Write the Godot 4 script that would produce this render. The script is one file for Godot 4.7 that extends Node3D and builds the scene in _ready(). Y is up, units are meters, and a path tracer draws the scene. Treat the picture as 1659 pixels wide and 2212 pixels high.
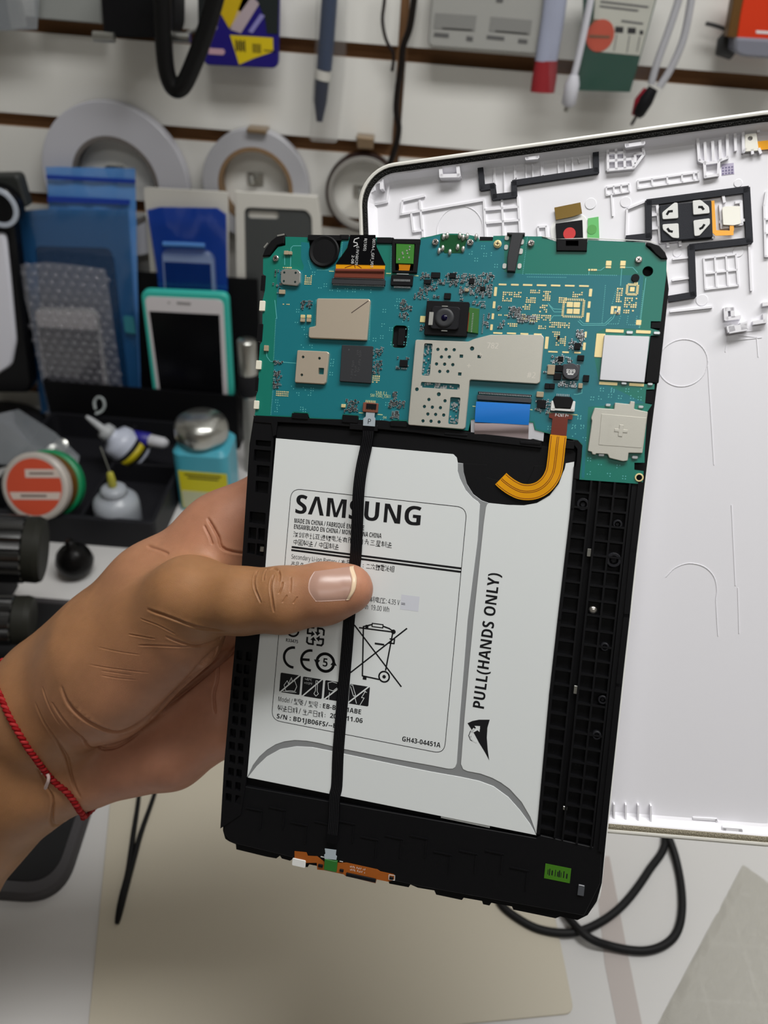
extends Node3D
# Repair bench: an opened tablet and its back cover held in one hand above a white workbench, slat wall behind.
# Mesh builders work in millimetres; U turns them into metres.

const U := 0.001
const TABLE_Y := 750.0
const WALL_Z := -800.0

var rng := RandomNumberGenerator.new()
var mats := {}
var taken := {}
var font_regular: SystemFont
var font_bold: SystemFont
var tablet: Node3D
var cover: Node3D


func _ready() -> void:
	rng.seed = 20
	# camera
	var cam := Camera3D.new()
	cam.name = "camera"
	add_child(cam)
	cam.basis = Basis(Vector3.RIGHT, deg_to_rad(-38.0)) * Basis(Vector3.BACK, deg_to_rad(4.6))
	cam.position = Vector3(0, 1.25, 0)
	var lens := CameraAttributesPhysical.new()
	lens.frustum_focal_length = 12.0 / (1106.0 / 1600.0)
	lens.frustum_focus_distance = 0.278
	lens.exposure_aperture = 7.0
	lens.frustum_near = 0.02
	lens.frustum_far = 20.0
	cam.attributes = lens
	cam.current = true
	# environment
	var env := Environment.new()
	env.background_mode = Environment.BG_COLOR
	env.background_color = Color(0.02, 0.02, 0.02)
	env.tonemap_mode = Environment.TONE_MAPPER_LINEAR
	env.tonemap_exposure = 1.3
	env.sdfgi_enabled = true
	env.ssao_enabled = true
	env.ssil_enabled = true
	var we := WorldEnvironment.new()
	we.name = "environment"
	we.environment = env
	add_child(we)
	# the room's lights: a hanging lamp over the bench and a ceiling panel behind the seat
	lamp_panel(Vector3(0.24, 1.98, -0.26), Vector2(0.9, 0.22), 0.80, "bench_lamp", "white hanging light panel above the workbench")
	lamp_panel(Vector3(0.1, 2.585, 1.1), Vector2(1.2, 0.3), 0.40, "ceiling_lamp", "long white ceiling light panel behind the bench seat")

	font_regular = SystemFont.new()
	font_regular.font_names = PackedStringArray(["Droid Sans"])
	font_bold = SystemFont.new()
	font_bold.font_names = PackedStringArray(["Droid Sans"])
	font_bold.font_weight = 700
	build_materials()
	build_room()
	build_bench()
	build_tablet()
	build_cover()
	build_hand()
	build_bench_things()
	build_wall_things()


func lamp_panel(at: Vector3, size: Vector2, energy: float, called: String, label: String) -> void:
	var l := AreaLight3D.new()
	l.name = "panel_glow"
	add_child(l, true)
	l.position = at + Vector3(0, -0.02, 0)
	l.rotation_degrees.x = -90
	l.area_size = size
	l.light_energy = energy
	l.light_color = Color(1.0, 0.998, 0.99)
	l.area_range = 8.0
	l.shadow_enabled = true
	var t := thing(called, label, "lamp", at * 1000.0)
	var b := MB.new()
	b.box(at * 1000.0 + Vector3(0, 2, 0), Vector3(size.x * 1000 + 30, 24, size.y * 1000 + 30))
	part(b, "housing", flat("housing", Color(0.8, 0.8, 0.8), 0.6), t)
	b = MB.new()
	b.box(at * 1000.0 + Vector3(0, -11, 0), Vector3(size.x * 1000, 3, size.y * 1000))
	var m := StandardMaterial3D.new()
	m.albedo_color = Color(0.95, 0.95, 0.95)
	m.emission_enabled = true
	m.emission = Color(1.0, 0.998, 0.99)
	m.emission_energy_multiplier = 1.0
	part(b, "diffuser", m, t)
	if at.y < 2.5:
		for x in [-0.4, 0.4]:
			b = MB.new()
			b.tube([Vector3((at.x + size.x * x) * 1000, at.y * 1000 + 12, at.z * 1000), Vector3((at.x + size.x * x) * 1000, 2600, at.z * 1000)], 2.0, 8)
			part(b, "hanger_rod", mats["housing"], t)


# ---------------------------------------------------------------- names, things and parts

func numbered(called: String) -> String:
	var n: int = taken.get(called, 0)
	taken[called] = n + 1
	return called if n == 0 else "%s_%03d" % [called, n]


func thing(called: String, label: String, category: String, base := Vector3.ZERO, group := "") -> Node3D:
	var o := Node3D.new()
	o.name = numbered(called)
	add_child(o)
	o.position = base * U
	o.set_meta("label", label)
	o.set_meta("category", category)
	if group != "":
		o.set_meta("group", group)
	return o


func framed(called: String, label: String, category: String, at: Transform3D) -> Node3D:
	var o := thing(called, label, category)
	o.transform = at
	return o


func commit(b: MB, m: Material) -> MeshInstance3D:
	var o := MeshInstance3D.new()
	b.s.generate_normals()
	o.mesh = b.s.commit()
	o.material_override = null
	o.mesh.surface_set_material(0, m)
	return o


# A mesh drawn in world millimetres (or in the frame of a framed thing) as a part of a thing.
func part(b: MB, called: String, m: Material, parent: Node3D, label := "") -> MeshInstance3D:
	if depth_of(parent) >= 3:
		parent = parent.get_parent()
	var o := commit(b, m)
	var key := str(parent.get_instance_id()) + called
	var n: int = taken.get(key, 0)
	taken[key] = n + 1
	o.name = called if n == 0 else "%s_%03d" % [called, n]
	parent.add_child(o, true)
	if parent.get_parent() == self and parent.basis.is_equal_approx(Basis.IDENTITY):
		o.position = -parent.position
	if label != "":
		o.set_meta("label", label)
	return o


func depth_of(o: Node) -> int:
	return 0 if o == self else 1 + depth_of(o.get_parent())


func struct(b: MB, called: String, m: Material) -> MeshInstance3D:
	var o := commit(b, m)
	o.name = numbered(called)
	o.set_meta("kind", "structure")
	add_child(o)
	return o


# ---------------------------------------------------------------- materials

func flat(key: String, c: Color, rough := 0.6, metal := 0.0, alpha := 1.0) -> StandardMaterial3D:
	if mats.has(key):
		return mats[key]
	var m := StandardMaterial3D.new()
	m.albedo_color = Color(c.r, c.g, c.b, alpha)
	m.roughness = rough
	m.metallic = metal
	if c.get_luminance() < 0.15 and metal == 0.0:
		m.metallic_specular = 0.3
	if alpha < 1.0:
		m.transparency = BaseMaterial3D.TRANSPARENCY_ALPHA
	mats[key] = m
	return m


func noise_tex(freq: float, size: int, as_normal: bool, ramp: Array = [], oct := 4, bump := 4.0) -> NoiseTexture2D:
	var n := FastNoiseLite.new()
	n.seed = 7
	n.noise_type = FastNoiseLite.TYPE_SIMPLEX_SMOOTH
	n.frequency = freq
	n.fractal_octaves = oct
	var t := NoiseTexture2D.new()
	t.width = size
	t.height = size
	t.seamless = true
	t.noise = n
	t.as_normal_map = as_normal
	t.bump_strength = bump
	if ramp.size() > 0:
		var g := Gradient.new()
		g.colors = PackedColorArray(ramp)
		var off := PackedFloat32Array()
		for i in ramp.size():
			off.append(float(i) / (ramp.size() - 1))
		g.offsets = off
		t.color_ramp = g
	return t


func grained(m: StandardMaterial3D, tex: Texture2D, per_metre: float, strength: float) -> StandardMaterial3D:
	m.normal_enabled = true
	m.normal_texture = tex
	m.normal_scale = strength
	m.uv1_triplanar = true
	m.uv1_scale = Vector3.ONE * per_metre
	return m


func build_materials() -> void:
	var fine := noise_tex(0.05, 512, true, [], 4, 6.0)
	flat("black_plastic", Color(0.115, 0.115, 0.13), 0.48)
	grained(mats["black_plastic"], fine, 90.0, 0.25)
	flat("deep_black", Color(0.045, 0.045, 0.055), 0.55)
	grained(mats["deep_black"], fine, 110.0, 0.12)
	flat("black_gloss", Color(0.045, 0.045, 0.055), 0.22)
	flat("black_matte", Color(0.10, 0.10, 0.11), 0.8)
	flat("pcb_green", Color(0.07, 0.46, 0.40), 0.36)
	flat("pcb_teal", Color(0.085, 0.445, 0.485), 0.36)
	flat("pcb_track", Color(0.38, 0.72, 0.72), 0.4)
	flat("gold", Color(0.97, 0.89, 0.66), 0.4, 0.45)
	flat("tin", Color(0.86, 0.86, 0.84), 0.3, 0.85)
	flat("solder", Color(0.75, 0.77, 0.78), 0.3, 0.7)
	flat("lid_metal", Color(0.80, 0.745, 0.67), 0.38, 0.5)
	grained(mats["lid_metal"], fine, 140.0, 0.12)
	flat("lid_silver", Color(0.80, 0.79, 0.75), 0.42, 0.55)
	grained(mats["lid_silver"], fine, 140.0, 0.15)
	flat("silver_sheet", Color(0.83, 0.83, 0.85), 0.35, 0.5)
	flat("chip", Color(0.16, 0.165, 0.18), 0.55)
	flat("chip_dark", Color(0.07, 0.07, 0.08), 0.5)
	flat("white_plastic", Color(0.90, 0.90, 0.89), 0.4)
	flat("ceramic", Color(0.66, 0.60, 0.50), 0.4)
	flat("copper_flex", Color(0.80, 0.50, 0.07), 0.25, 0.1)
	flat("orange_flex", Color(0.93, 0.64, 0.08), 0.22, 0.1)
	flat("brown_flex", Color(0.42, 0.15, 0.07), 0.3)
	flat("tan_flex", Color(0.50, 0.30, 0.24), 0.3)
	flat("blue_tape", Color(0.03, 0.44, 0.78), 0.35)
	flat("pale_flex", Color(0.76, 0.69, 0.70), 0.35, 0.1)
	flat("film_white", Color(0.88, 0.895, 0.895), 0.42)
	flat("pouch_silver", Color(0.63, 0.64, 0.65), 0.38, 0.4)
	flat("ink", Color(0.10, 0.10, 0.11), 0.55)
	flat("print_white", Color(0.85, 0.85, 0.85), 0.6)
	flat("print_cream", Color(0.80, 0.83, 0.60), 0.6)
	flat("screw_steel", Color(0.80, 0.78, 0.76), 0.25, 0.9)
	flat("green_label", Color(0.24, 0.46, 0.06), 0.5)
	flat("cover_white", Color(0.93, 0.925, 0.945), 0.28)
	flat("cover_rim", Color(0.84, 0.83, 0.80), 0.35)
	flat("foam_black", Color(0.17, 0.175, 0.20), 0.9)
	grained(mats["foam_black"], fine, 150.0, 1.0)
	flat("steel", Color(0.72, 0.72, 0.70), 0.28, 0.95)
	flat("brown_mdf", Color(0.52, 0.38, 0.25), 0.85)
	flat("wall_white", Color(0.86, 0.855, 0.835), 0.38)
	flat("room_white", Color(0.80, 0.79, 0.76), 0.8)
	var gunk := StandardMaterial3D.new()
	gunk.albedo_texture = noise_tex(0.09, 512, false, [Color(0.03, 0.03, 0.03), Color(0.04, 0.04, 0.04), Color(0.05, 0.05, 0.045), Color(0.10, 0.095, 0.08), Color(0.60, 0.58, 0.52)], 3)
	gunk.roughness = 0.6
	gunk.metallic_specular = 0.3
	grained(gunk, fine, 50.0, 1.6)
	mats["gunk"] = gunk
	var dust := StandardMaterial3D.new()
	dust.albedo_texture = noise_tex(0.09, 512, false, [Color(0.30, 0.27, 0.22), Color(0.45, 0.42, 0.35), Color(0.58, 0.55, 0.47), Color(0.66, 0.63, 0.55)], 3)
	dust.roughness = 0.7
	grained(dust, fine, 50.0, 1.4)
	mats["gunk_brown"] = dust


# ---------------------------------------------------------------- geometry

func p2(a: Array) -> PackedVector2Array:
	var o := PackedVector2Array()
	for i in range(0, a.size() - 1, 2):
		o.append(Vector2(a[i], a[i + 1]))
	return o


func p3(a: Array) -> Array:
	var o := []
	for i in range(0, a.size() - 2, 3):
		o.append(Vector3(a[i], a[i + 1], a[i + 2]))
	return o


func rrect(cx: float, cy: float, w: float, h: float, r: float, seg := 5) -> PackedVector2Array:
	var o := PackedVector2Array()
	r = minf(r, minf(w, h) * 0.499)
	var cs := [Vector2(w / 2 - r, h / 2 - r), Vector2(-w / 2 + r, h / 2 - r), Vector2(-w / 2 + r, -h / 2 + r), Vector2(w / 2 - r, -h / 2 + r)]
	for k in 4:
		for i in seg + 1:
			var a := PI / 2 * (k + float(i) / seg)
			o.append(Vector2(cx, cy) + cs[k] + Vector2(cos(a), sin(a)) * r)
	return o


func disc(cx: float, cy: float, r: float, n := 16) -> PackedVector2Array:
	var o := PackedVector2Array()
	for i in n:
		o.append(Vector2(cx + cos(TAU * i / n) * r, cy + sin(TAU * i / n) * r))
	return o


# Rounds the corners of a polygon.
func rounded(poly: PackedVector2Array, r: float, seg := 5) -> PackedVector2Array:
	var o := PackedVector2Array()
	var n := poly.size()
	for i in n:
		var p := poly[i]
		var a := poly[(i + n - 1) % n] - p
		var b := poly[(i + 1) % n] - p
		var q := minf(r, minf(a.length(), b.length()) * 0.45)
		var p0 := p + a.normalized() * q
		var p1 := p + b.normalized() * q
		for k in seg + 1:
			var t := float(k) / seg
			o.append(p0.lerp(p, t).lerp(p.lerp(p1, t), t))
	return o


func smooth2(pts: PackedVector2Array, n := 6) -> PackedVector2Array:
	var o := PackedVector2Array()
	for i in pts.size() - 1:
		var p0 := pts[maxi(i - 1, 0)]
		var p3_ := pts[mini(i + 2, pts.size() - 1)]
		for k in n:
			o.append(pts[i].cubic_interpolate(pts[i + 1], p0, p3_, float(k) / n))
	o.append(pts[pts.size() - 1])
	return o


func smooth3(pts: Array, n := 8) -> Array:
	var o := []
	for i in pts.size() - 1:
		var a: Vector3 = pts[i]
		var b: Vector3 = pts[i + 1]
		var p0: Vector3 = pts[maxi(i - 1, 0)]
		var p3_: Vector3 = pts[mini(i + 2, pts.size() - 1)]
		for k in n:
			o.append(a.cubic_interpolate(b, p0, p3_, float(k) / n))
	o.append(pts[pts.size() - 1])
	return o


class MB:
	var s := SurfaceTool.new()

	func _init() -> void:
		s.begin(Mesh.PRIMITIVE_TRIANGLES)
		s.set_smooth_group(-1)

	func v(a: Vector3) -> void:
		s.add_vertex(a * 0.001)

	func tri(a: Vector3, b: Vector3, c: Vector3) -> void:
		v(a)
		v(b)
		v(c)

	func quad(a: Vector3, b: Vector3, c: Vector3, d: Vector3) -> void:
		tri(a, b, c)
		tri(a, c, d)

	func box(c: Vector3, e: Vector3, bs := Basis.IDENTITY) -> void:
		var h := e / 2
		var q := []
		for i in 8:
			q.append(c + bs * Vector3(h.x if i & 1 else -h.x, h.y if i & 2 else -h.y, h.z if i & 4 else -h.z))
		for f in [[4, 6, 7, 5], [1, 3, 2, 0], [5, 7, 3, 1], [0, 2, 6, 4], [6, 2, 3, 7], [0, 4, 5, 1]]:
			quad(q[f[0]], q[f[1]], q[f[2]], q[f[3]])

	func ccw(p: PackedVector2Array) -> PackedVector2Array:
		var o := p.duplicate()
		var area := 0.0
		for i in p.size():
			area += p[i].cross(p[(i + 1) % p.size()])
		if area < 0:
			o.reverse()
		return o

	func inset(p: PackedVector2Array, d: float) -> PackedVector2Array:
		var o := PackedVector2Array()
		var n := p.size()
		for i in n:
			var a := (p[i] - p[(i + n - 1) % n]).normalized()
			var b := (p[(i + 1) % n] - p[i]).normalized()
			var m := (a.orthogonal() + b.orthogonal()) * -1.0
			var nn := Vector2(-a.y, a.x) + Vector2(-b.y, b.x)
			var l := nn.length_squared()
			o.append(p[i] + nn * (2.0 / maxf(l, 0.6)) * d if m.length() >= 0 else p[i])
		return o

	func cap(p: PackedVector2Array, z: float, up: bool, x: Transform3D) -> void:
		var big := PackedVector2Array()
		for q in p:
			big.append(q * 1000.0)
		var t := Geometry2D.triangulate_polygon(big)
		if t.is_empty():
			t = ears(p)
		for i in range(0, t.size(), 3):
			var a := p[t[i]]
			var b := p[t[i + 1]]
			var c := p[t[i + 2]]
			var cw := (b - a).cross(c - a) < 0
			if cw != up:
				var w := b
				b = c
				c = w
			tri(x * Vector3(a.x, a.y, z), x * Vector3(b.x, b.y, z), x * Vector3(c.x, c.y, z))

	# Ear clipping for outlines with bridges to their holes (counter-clockwise).
	func ears(p: PackedVector2Array) -> PackedInt32Array:
		var out := PackedInt32Array()
		var ix := []
		for i in p.size():
			ix.append(i)
		var i := 0
		var missed := 0
		while ix.size() > 3 and missed <= ix.size():
			var n := ix.size()
			i = i % n
			var a := p[ix[(i + n - 1) % n]]
			var b := p[ix[i]]
			var c := p[ix[(i + 1) % n]]
			var turn := (b - a).cross(c - b)
			var ok := turn > 0
			if ok:
				for k in n:
					var q := p[ix[k]]
					if q == a or q == b or q == c:
						continue
					if (b - a).cross(q - a) > 1e-6 and (c - b).cross(q - b) > 1e-6 and (a - c).cross(q - c) > 1e-6:
						ok = false
						break
			elif turn > -1e-9 and absf(turn) < 1e-9:
				ix.remove_at(i)
				missed = 0
				continue
			if ok:
				out.append_array(PackedInt32Array([ix[(i + n - 1) % n], ix[i], ix[(i + 1) % n]]))
				ix.remove_at(i)
				missed = 0
			else:
				i += 1
				missed += 1
		if missed > ix.size():
			print("CAPFAIL ", p.size(), " left ", ix.size(), " ", p[0])
		if ix.size() == 3:
			out.append_array(PackedInt32Array([ix[0], ix[1], ix[2]]))
		return out

	func side(p: PackedVector2Array, z0: float, z1: float, x: Transform3D, q := PackedVector2Array()) -> void:
		var top := p if q.is_empty() else q
		var n := p.size()
		for i in n:
			var j := (i + 1) % n
			quad(x * Vector3(top[i].x, top[i].y, z1), x * Vector3(top[j].x, top[j].y, z1), x * Vector3(p[j].x, p[j].y, z0), x * Vector3(p[i].x, p[i].y, z0))

	# Outline extruded from z0 to z1, its upper edge chamfered by ch, with holes.
	func prism(poly: PackedVector2Array, z0: float, z1: float, ch := 0.0, x := Transform3D.IDENTITY, holes := []) -> void:
		var p := ccw(poly)
		var top := p
		if ch > 0:
			top = inset(p, ch)
			side(p, z0, z1 - ch, x)
			side(p, z1 - ch, z1, x, top)
		else:
			side(p, z0, z1, x)
		var upper := top
		var lower := p
		var hs := []
		for h in holes:
			var w := ccw(h)
			w.reverse()
			hs.append(w)
			side(w, z0, z1, x)
		if hs.size() > 0:
			upper = bridged(top, hs)
			lower = bridged(p, hs)
		cap(upper, z1, true, x)
		cap(lower, z0, false, x)

	func bridged(outer: PackedVector2Array, holes: Array) -> PackedVector2Array:
		var hs := holes.duplicate()
		hs.sort_custom(func(a, b): return far_right(a) > far_right(b))
		var p := PackedVector2Array()
		for i in outer.size():
			var e := outer[(i + 1) % outer.size()]
			var k := maxi(int(outer[i].distance_to(e) / 2.5), 1)
			for j in k:
				p.append(outer[i].lerp(e, float(j) / k))
		var used := {}
		for n in hs.size():
			var h: PackedVector2Array = hs[n]
			var hi := 0
			for i in h.size():
				if h[i].x > h[hi].x:
					hi = i
			var order := []
			for i in p.size():
				order.append([p[i].distance_squared_to(h[hi]), i])
			order.sort_custom(func(a, b): return a[0] < b[0])
			var at: int = order[0][1]
			for o in order:
				var ok := true
				var a: Vector2 = p[o[1]]
				if used.has(a):
					continue
				for i in p.size():
					var c := p[i]
					var d := p[(i + 1) % p.size()]
					if c == a or d == a:
						continue
					if Geometry2D.segment_intersects_segment(a, h[hi], c, d) != null:
						ok = false
						break
				if ok:
					for k in range(n, hs.size()):
						var w: PackedVector2Array = hs[k]
						for i in w.size():
							if k == n and (i == hi or (i + 1) % w.size() == hi):
								continue
							if Geometry2D.segment_intersects_segment(a, h[hi], w[i], w[(i + 1) % w.size()]) != null:
								ok = false
								break
						if not ok:
							break
				if ok:
					at = o[1]
					break
			used[p[at]] = true
			used[h[hi]] = true
			var q := PackedVector2Array()
			for i in at + 1:
				q.append(p[i])
			for i in h.size() + 1:
				q.append(h[(hi + i) % h.size()])
			for i in range(at, p.size()):
				q.append(p[i])
			p = q
		return p

	func far_right(p: PackedVector2Array) -> float:
		var m := -1e9
		for a in p:
			m = maxf(m, a.x)
		return m

	# Round bar along a path; r is one radius or one for each point; squash flattens it along its second axis.
	func tube(path: Array, r, sides := 10, squash := 1.0, hint := Vector3.UP) -> void:
		var n := path.size()
		var rings := []
		var up := hint
		for i in n:
			var a: Vector3 = path[maxi(i - 1, 0)]
			var b: Vector3 = path[mini(i + 1, n - 1)]
			var t := (b - a).normalized()
			if absf(t.dot(up)) > 0.97:
				up = Vector3.RIGHT if absf(t.x) < 0.8 else Vector3.BACK
			var sx := t.cross(up).normalized()
			up = sx.cross(t).normalized()
			var rad: float = r[i] if r is Array else r
			var ring := []
			for k in sides:
				var w := TAU * k / sides
				ring.append(path[i] + (sx * cos(w) + up * sin(w) * squash) * rad)
			rings.append(ring)
		s.set_smooth_group(0)
		for i in n - 1:
			for k in sides:
				var j := (k + 1) % sides
				quad(rings[i][k], rings[i + 1][k], rings[i + 1][j], rings[i][j])
		s.set_smooth_group(-1)
		for k in range(1, sides - 1):
			tri(rings[0][0], rings[0][k], rings[0][k + 1])
			tri(rings[n - 1][0], rings[n - 1][k + 1], rings[n - 1][k])

	# Profile of (radius, height) turned about the local y axis. Sharp edges where a point is doubled.
	func lathe(prof: PackedVector2Array, sides := 28, x := Transform3D.IDENTITY, smooth := true) -> void:
		for i in prof.size() - 1:
			if prof[i].is_equal_approx(prof[i + 1]):
				continue
			s.set_smooth_group(i + 1 if not smooth else 0)
			for k in sides:
				var a := TAU * k / sides
				var b := TAU * (k + 1) / sides
				var q := [Vector3(cos(a) * prof[i].x, prof[i].y, sin(a) * prof[i].x), Vector3(cos(a) * prof[i + 1].x, prof[i + 1].y, sin(a) * prof[i + 1].x), Vector3(cos(b) * prof[i + 1].x, prof[i + 1].y, sin(b) * prof[i + 1].x), Vector3(cos(b) * prof[i].x, prof[i].y, sin(b) * prof[i].x)]
				if prof[i].x < 1e-4:
					tri(x * q[0], x * q[1], x * q[2])
				elif prof[i + 1].x < 1e-4:
					tri(x * q[0], x * q[1], x * q[3])
				else:
					quad(x * q[0], x * q[1], x * q[2], x * q[3])
		s.set_smooth_group(-1)

	# Flat band of width w and thickness t along a path; side is the direction across it (or Vector3.ZERO: across the path, level).
	func band(path: Array, w, t: float, normal := Vector3.BACK) -> void:
		var n := path.size()
		var l := []
		var r := []
		var ups := []
		for i in n:
			var d: Vector3 = (path[mini(i + 1, n - 1)] - path[maxi(i - 1, 0)]).normalized()
			var sx := d.cross(normal).normalized()
			var wd: float = w[i] if w is Array else w
			l.append(path[i] - sx * wd / 2)
			r.append(path[i] + sx * wd / 2)
			ups.append(sx.cross(d).normalized() * t / 2)
		for i in n - 1:
			var a: Vector3 = ups[i]
			var b: Vector3 = ups[i + 1]
			s.set_smooth_group(1)
			quad(l[i] + a, l[i + 1] + b, r[i + 1] + b, r[i] + a)
			s.set_smooth_group(2)
			quad(r[i] - a, r[i + 1] - b, l[i + 1] - b, l[i] - a)
			s.set_smooth_group(-1)
			quad(r[i] + a, r[i + 1] + b, r[i + 1] - b, r[i] - a)
			quad(l[i] - a, l[i + 1] - b, l[i + 1] + b, l[i] + a)
		quad(l[0] + ups[0], r[0] + ups[0], r[0] - ups[0], l[0] - ups[0])
		quad(l[n - 1] - ups[n - 1], r[n - 1] - ups[n - 1], r[n - 1] + ups[n - 1], l[n - 1] + ups[n - 1])

	func ball(c: Vector3, r: Vector3, n := 14) -> void:
		var prof := PackedVector2Array()
		for i in n + 1:
			var a := PI * i / n
			prof.append(Vector2(sin(a), cos(a)))
		lathe(prof, n * 2, Transform3D(Basis.from_scale(r), c))


# Lettering laid on a plane: from (x0, y0), width w (0 keeps the font's), capital height cap, turned by ang.
func lettering(b: MB, what: String, bold: bool, x0: float, y0: float, w: float, cap: float, z: float, ang := 0.0, x := Transform3D.IDENTITY, thick := 0.03) -> float:
	var t := TextMesh.new()
	t.font = font_bold if bold else font_regular
	t.text = what
	t.font_size = 64
	t.pixel_size = 1.0
	t.depth = 1.0
	t.curve_step = 4.0
	t.horizontal_alignment = HORIZONTAL_ALIGNMENT_LEFT
	t.vertical_alignment = VERTICAL_ALIGNMENT_BOTTOM
	var arr := t.get_mesh_arrays()
	var vs: PackedVector3Array = arr[Mesh.ARRAY_VERTEX]
	var ix = arr[Mesh.ARRAY_INDEX]
	if vs.is_empty():
		return 0.0
	var lo := Vector3.INF
	var hi := -Vector3.INF
	for p in vs:
		lo = lo.min(p)
		hi = hi.max(p)
	var ky := cap / (64.0 * 0.714)
	# the baseline: descent sits below it
	var base := 0.0
	if "gpqyj(),/Q".contains(what[0]) or what.contains("y") or what.contains("(") or what.contains("/") or what.contains("g") or what.contains(","):
		base = lo.y + (hi.y - lo.y - 64.0 * 0.76)
		base = maxf(base, lo.y)
	else:
		base = lo.y
	var kx := ky if w <= 0 else w / (hi.x - lo.x)
	var c := cos(ang)
	var sn := sin(ang)
	var order := []
	if ix == null or ix.size() == 0:
		for i in vs.size():
			order.append(i)
	else:
		order = Array(ix)
	for i in order:
		var p := vs[i]
		var q := Vector2((p.x - lo.x) * kx, (p.y - base) * ky)
		b.v(x * Vector3(x0 + q.x * c - q.y * sn, y0 + q.x * sn + q.y * c, z + (thick if p.z > 0 else 0.0)))
	return (hi.x - lo.x) * kx


# A straight printed or engraved line on a plane.
func stroke(b: MB, a: Vector2, c: Vector2, w: float, z: float, thick := 0.03, x := Transform3D.IDENTITY) -> void:
	var d := (c - a).normalized()
	var n := Vector2(-d.y, d.x) * w / 2
	b.prism(PackedVector2Array([a + n, a - n, c - n, c + n]), z, z + thick, 0.0, x)


func strokes(b: MB, pts: PackedVector2Array, w: float, z: float, thick := 0.03, closed := false, x := Transform3D.IDENTITY) -> void:
	var n := pts.size()
	for i in (n if closed else n - 1):
		var d := (pts[(i + 1) % n] - pts[i]).normalized() * w * 0.3
		stroke(b, pts[i] - d, pts[(i + 1) % n] + d, w, z, thick, x)


# ---------------------------------------------------------------- the room

func build_room() -> void:
	var b := MB.new()
	b.box(Vector3(0, -50, 700), Vector3(3400, 100, 3400))
	var fl := flat("floor", Color(0.50, 0.46, 0.42), 0.5)
	struct(b, "floor", fl)
	b = MB.new()
	b.box(Vector3(0, 2650, 700), Vector3(3400, 100, 3400))
	struct(b, "ceiling", mats["room_white"])
	b = MB.new()
	b.box(Vector3(-1650, 1300, 700), Vector3(100, 2600, 3400))
	struct(b, "wall_left", mats["room_white"])
	b = MB.new()
	b.box(Vector3(1650, 1300, 700), Vector3(100, 2600, 3400))
	struct(b, "wall_right", mats["room_white"])
	b = MB.new()
	b.box(Vector3(0, 1300, 2350), Vector3(3200, 2600, 100))
	struct(b, "wall_front", mats["room_white"])
	# slat wall: brown backing, slats with a white laminate face, T grooves between, a seam between two sheets
	b = MB.new()
	b.box(Vector3(0, 1300, WALL_Z - 56), Vector3(3200, 2600, 92))
	var wall := struct(b, "wall_back", mats["brown_mdf"])
	var seam: float = [-18.55, 1130.85][0]
	var grooves := [776.0, 853.0, 930.0, 1006.0, 1080.0, 1162.0, 1238.0, 1314.0]
	var y0 := 700.0
	for i in grooves.size() + 1:
		var y1: float = grooves[i] - 6.0 if i < grooves.size() else 2600.0
		for sx in [[-1600.0, seam - 3.0], [seam + 5.0, 1600.0]]:
			var w: float = sx[1] - sx[0]
			b = MB.new()
			b.box(Vector3((sx[0] + sx[1]) / 2, (y0 + y1) / 2, WALL_Z - 5.5), Vector3(w, y1 - y0, 9.0))
			var s := part(b, "slat", mats["brown_mdf"], wall)
			b = MB.new()
			b.box(Vector3((sx[0] + sx[1]) / 2, (y0 + y1) / 2, WALL_Z - 0.5), Vector3(w, y1 - y0, 1.0))
			part(b, "laminate", mats["wall_white"], s)
		y0 = y1 + 12.0


func build_bench() -> void:
	var t := thing("workbench", "white laminate workbench top under the repair tools", "table", Vector3(0, TABLE_Y - 30, -350))
	var b := MB.new()
	b.box(Vector3(0, TABLE_Y - 15, -350), Vector3(2400, 30, 898))
	part(b, "top", flat("bench_white", Color(0.79, 0.785, 0.78), 0.35), t)
	for x in [-1150.0, 1150.0]:
		for z in [-740.0, 50.0]:
			b = MB.new()
			b.box(Vector3(x, (TABLE_Y - 30) / 2, z), Vector3(50, TABLE_Y - 30, 50))
			part(b, "leg", mats["steel"], t)


# ---------------------------------------------------------------- the opened tablet (local frame: x across, y up, z out of the board towards the viewer)

# Boxes given as [cx, cy, w, h, ...] become one chamfered block each.
func blocks(b: MB, a: Array, z0: float, z1: float, ch := 0.0, r := 0.0) -> void:
	for i in range(0, a.size() - 3, 4):
		b.prism(rrect(a[i], a[i + 1], a[i + 2], a[i + 3], maxf(r, maxf(0.02, ch * 1.3)), 1 if r < 0.2 else 4), z0, z1, ch)


func each_block(a: Array, z0: float, z1: float, called: String, m: Material, parent: Node3D, ch := 0.1, r := 0.0, label := "") -> void:
	for i in range(0, a.size() - 3, 4):
		var b := MB.new()
		blocks(b, a.slice(i, i + 4), z0, z1, ch, r)
		part(b, called, m, parent, label if i == 0 else "")


func build_tablet() -> void:
	tablet = framed("tablet", "opened tablet with bare teal circuit board above a white battery, held in the hand", "tablet", Transform3D(Vector3(0.97466, 0.12079, 0.18826), Vector3(0.00648, 0.82607, -0.56353), Vector3(-0.22358, 0.55048, 0.80436), Vector3(0.01725, 1.06479, -0.20362)))
	tablet_frame()
	var board := circuit_board()
	board_shields(board)
	board_chips(board)
	board_connectors(board)
	board_small(board)
	var battery := battery_pack()
	battery_print(battery)
	tablet_cables()


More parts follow.
